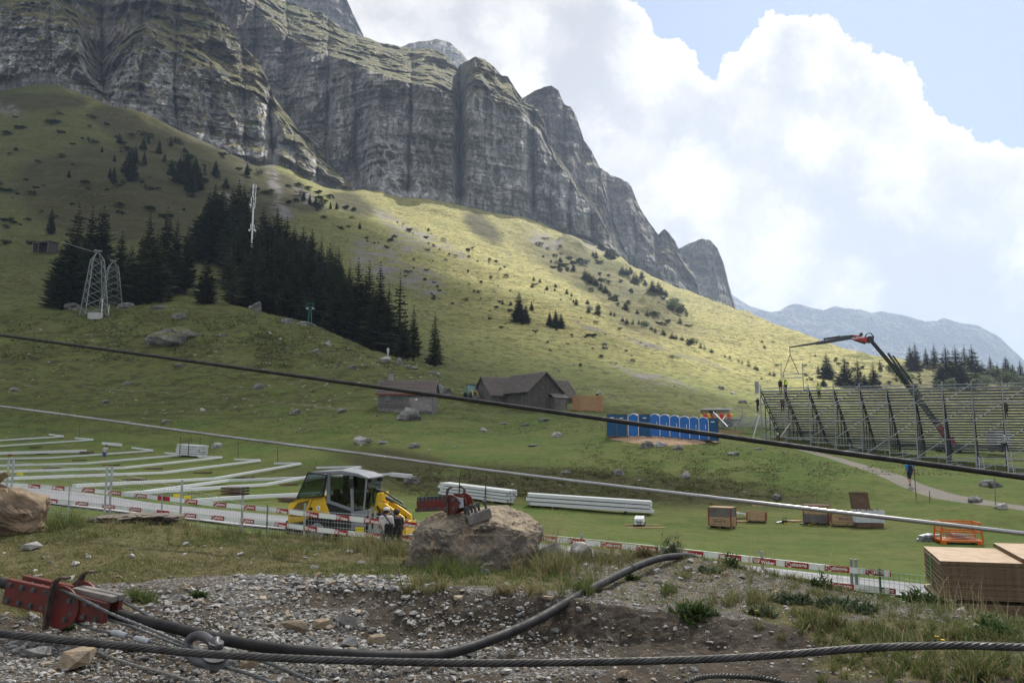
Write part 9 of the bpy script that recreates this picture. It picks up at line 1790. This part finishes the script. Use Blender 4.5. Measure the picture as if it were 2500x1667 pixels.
def trailer_and_hut():
 p = drop(1748, 1042); p = at(1752, 1042, 104); p.z = gz(p.x, p.y); t = thing('flatbed_trailer', 'flatbed trailer with red and yellow goods behind the last toilet', 'trailer', p, R(-4)); m = MB(); m.box((0, 0, 1.0), (5.0, 2.0, .18)); m.obj('bed', TGR, t)
 for x in (-1.4, 1.3):
  for y in (-.9, .9): m = MB(); m.lathe([(.2, -.12), (.45, -.12), (.48, 0), (.45, .12), (.2, .12)], 16, axis='Y'); w = m.obj('wheel', TYRE, t); w.location = (x, y, .48); m = MB(); m.lathe([(0, -.08), (.24, -.1), (.24, .1), (0, .08)], 12, axis='Y'); m.obj('rim', GALV, w)
 m = MB(); m.box((2.6, 0, .95), (.3, 2.0, .3)); m.obj('tail_beam', BLK, t)
 rc, yc = mat('red_plastic', (.62, .03, .02)), mat('yellow_barrel', (.75, .50, .03), .5)
 for i in range(9):
  m = MB(); c = rc if i % 2 else yc; m.lathe([(.20, 0), (.22, .1), (.20, .5 + .08 * (i % 3)), (.06, .62 + .08 * (i % 3)), (.06, .72 + .08 * (i % 3))], 10); o = m.obj('canister', c); o.location = p + Vector((-2.1 + .5 * i, rnd.uniform(-.6, .2), 1.09)); tag(o, '%s canister standing on the flatbed trailer, number %s from the left' % ('red' if i % 2 else 'yellow', 'one two three four five six seven eight nine'.split()[i]), 'canister', 'canisters on the flatbed trailer')
 p = at(1745, 1012, 122); p.z = gz(p.x, p.y) ; k = mpp(p); t = thing('site_hut', 'low beige site hut with a flat white roof behind the trailer', 'hut', p, R(-3)); h = at(1745, 1001, 122).z - p.z; m = MB(); m.box((0, 0, h / 2), (60 * k, 3, h)); m.obj('wall', mat('beige_panel', (.42, .36, .26), .8), t); m = MB(); m.box((0, -.2, h + .1), (70 * k, 4, .2)); m.obj('roof', HELW, t); m = MB(); m.box((-.7, -1.52, h * .65), (1.1, .05, .7)); m.obj('window', BLK, t)
 for i in range(4): m = MB(); m.box((0, 0, 0), (3.2, .5, .06)); o = m.obj('plank', WOOD); q = at(1770, 1060, 93); q.z = gz(q.x, q.y) + .15 + .08 * i; o.location = q + Vector((.25 * i, .1 * i, 0)); o.rotation_euler = (0, R(3), R(-14 + 3 * i)); tag(o, 'pale plank in the small pile below the trailer, %s' % ('lowest', 'second', 'third', 'topmost')[i], 'plank', 'planks below the trailer')
trailer_and_hut()
def crane():
 CB = mat('crane_black', (.022, .023, .027), .4, .2, var=.3, spec=.5); CR = mat('crane_red', (.42, .022, .02), .45, var=.2)
 base = at(2330, 1092, 101); zg = gz(base.x, base.y); base.z = zg; t = thing('loading_crane', 'black and red truck crane reaching over the grandstand', 'crane', base); q = lambda px, py, d: at(px, py, d) - base
 def seg(nm, a, b, w0, w1, mt, par=t):
  m = MB(); d = (b - a).normalized(); u = d.cross(Vector((0, 1, 0))).normalized(); s = d.cross(u); V = []
  for c, w in ((a, w0), (b, w1)): V += [c + u * w + s * w * .7, c - u * w + s * w * .7, c - u * w - s * w * .7, c + u * w - s * w * .7]
  m.add(V, [(0, 1, 5, 4), (1, 2, 6, 5), (2, 3, 7, 6), (3, 0, 4, 7), (3, 2, 1, 0), (4, 5, 6, 7)]); return m.obj(nm, mt, par)
 m = MB(); m.box((1.5, 0, .75), (7.5, 2.3, .3)); m.obj('truck_bed', TGR, t); m = MB(); m.box((5.6, 0, 1.7), (1.9, 2.3, 2.2)); m.obj('truck_cab', HELW, t, bevel=.1)
 for x in (-1.4, 0.0, 5.3):
  for y in (-1.0, 1.0): m = MB(); m.lathe([(.25, -.15), (.5, -.15), (.52, 0), (.5, .15), (.25, .15)], 16, axis='Y'); w = m.obj('wheel', TYRE, t); w.location = (x, y, .52)
 seg('column', q(2325, 1090, 101), q(2318, 1066, 101), .45, .38, CR); seg('main_boom', q(2322, 1082, 101), q(2283, 1028, 100.6), .38, .32, CR)
 seg('outer_boom', q(2286, 1032, 100.6), q(2190, 905, 99.3), .31, .27, CB); seg('inner_boom', q(2200, 918, 99.4), q(2127, 832, 98.5), .21, .19, CB)
 seg('boom_cylinder', q(2236, 962, 99.6), q(2168, 862, 98.8), .14, .12, STDK); seg('boom_cylinder', q(2252, 970, 99.6), q(2180, 868, 98.8), .10, .09, CB)
 m = MB(); m.lathe([(.1, -.4), (.42, -.4), (.46, 0), (.42, .4), (.1, .4)], 16, Matrix.Translation(q(2122, 829, 98.4)), axis='Y'); m.obj('knuckle', CB, t); m = MB(); m.tube([q(2110, 826, 98.3), q(2116, 815, 98.2), q(2126, 813, 98.2), q(2134, 824, 98.3)], .07, 6); m.obj('hydraulic_hose', CB, t)
 seg('jib_base', q(2120, 831, 98.4), q(2079, 823, 97.4), .32, .28, CR); seg('jib', q(2082, 823, 97.4), q(2010, 836, 95.5), .22, .19, CB); seg('jib_extension', q(2014, 835, 95.6), q(1994, 838, 95), .2, .18, CB); seg('jib_tip', q(1998, 837, 95), q(1928, 848, 92.6), .13, .08, CB)
 seg('jib_cylinder', q(2012, 828, 95.5), q(2050, 822, 96.5), .12, .12, CB); seg('jib_cylinder', q(2050, 822, 96.5), q(2080, 819, 97.3), .08, .08, STDK); seg('link', q(2104, 814, 97.9), q(2096, 826, 97.8), .16, .2, CB); seg('lower_cylinder', q(2112, 838, 98.2), q(2085, 829, 97.5), .12, .12, CB)
 o = bpy.data.objects.new('lettering', text_mesh('PALFINGER', .42, HELW, .01)); COL.objects.link(o); o.parent = t; o.location = q(2092, 825.5, 97.3) + Vector((0, -.35, 0)); o.rotation_euler = (R(90), R(-8), 0); o.scale = (.75,) * 3
 # lifted frame on two slings
 fr = at(1931, 918, 92.2); f = thing('hanging_scaffold', 'scaffold frame hanging from the crane by two slings', 'scaffold', fr); r = lambda px, py: at(px, py, 92.2) - fr
 for a, b in (((1907, 884), (1907, 935)), ((1959, 886), (1962, 952)), ((1909, 914), (1958, 913)), ((1909, 923), (1959, 921))): m = MB(); m.cyl(r(*a), r(*b), .05, n=6); m.obj('tube', GALV, f)
 for a, b in (((1928, 848), (1929, 866)), ((1929, 866), (1911, 915)), ((1929, 866), (1951, 914))):
  m = MB(); A, B = at(*a, 92.4), at(*b, 92.2); m.cyl(A - fr, B - fr, .035, n=6); s = m.obj('sling', RUBB); s.location = fr; tag(s, {848: 'short chain hanging from the tip of the crane', 866: '%s sling carrying the lifted scaffold frame' % ('left' if b[0] < 1929 else 'right')}[a[1]], 'sling')
crane()
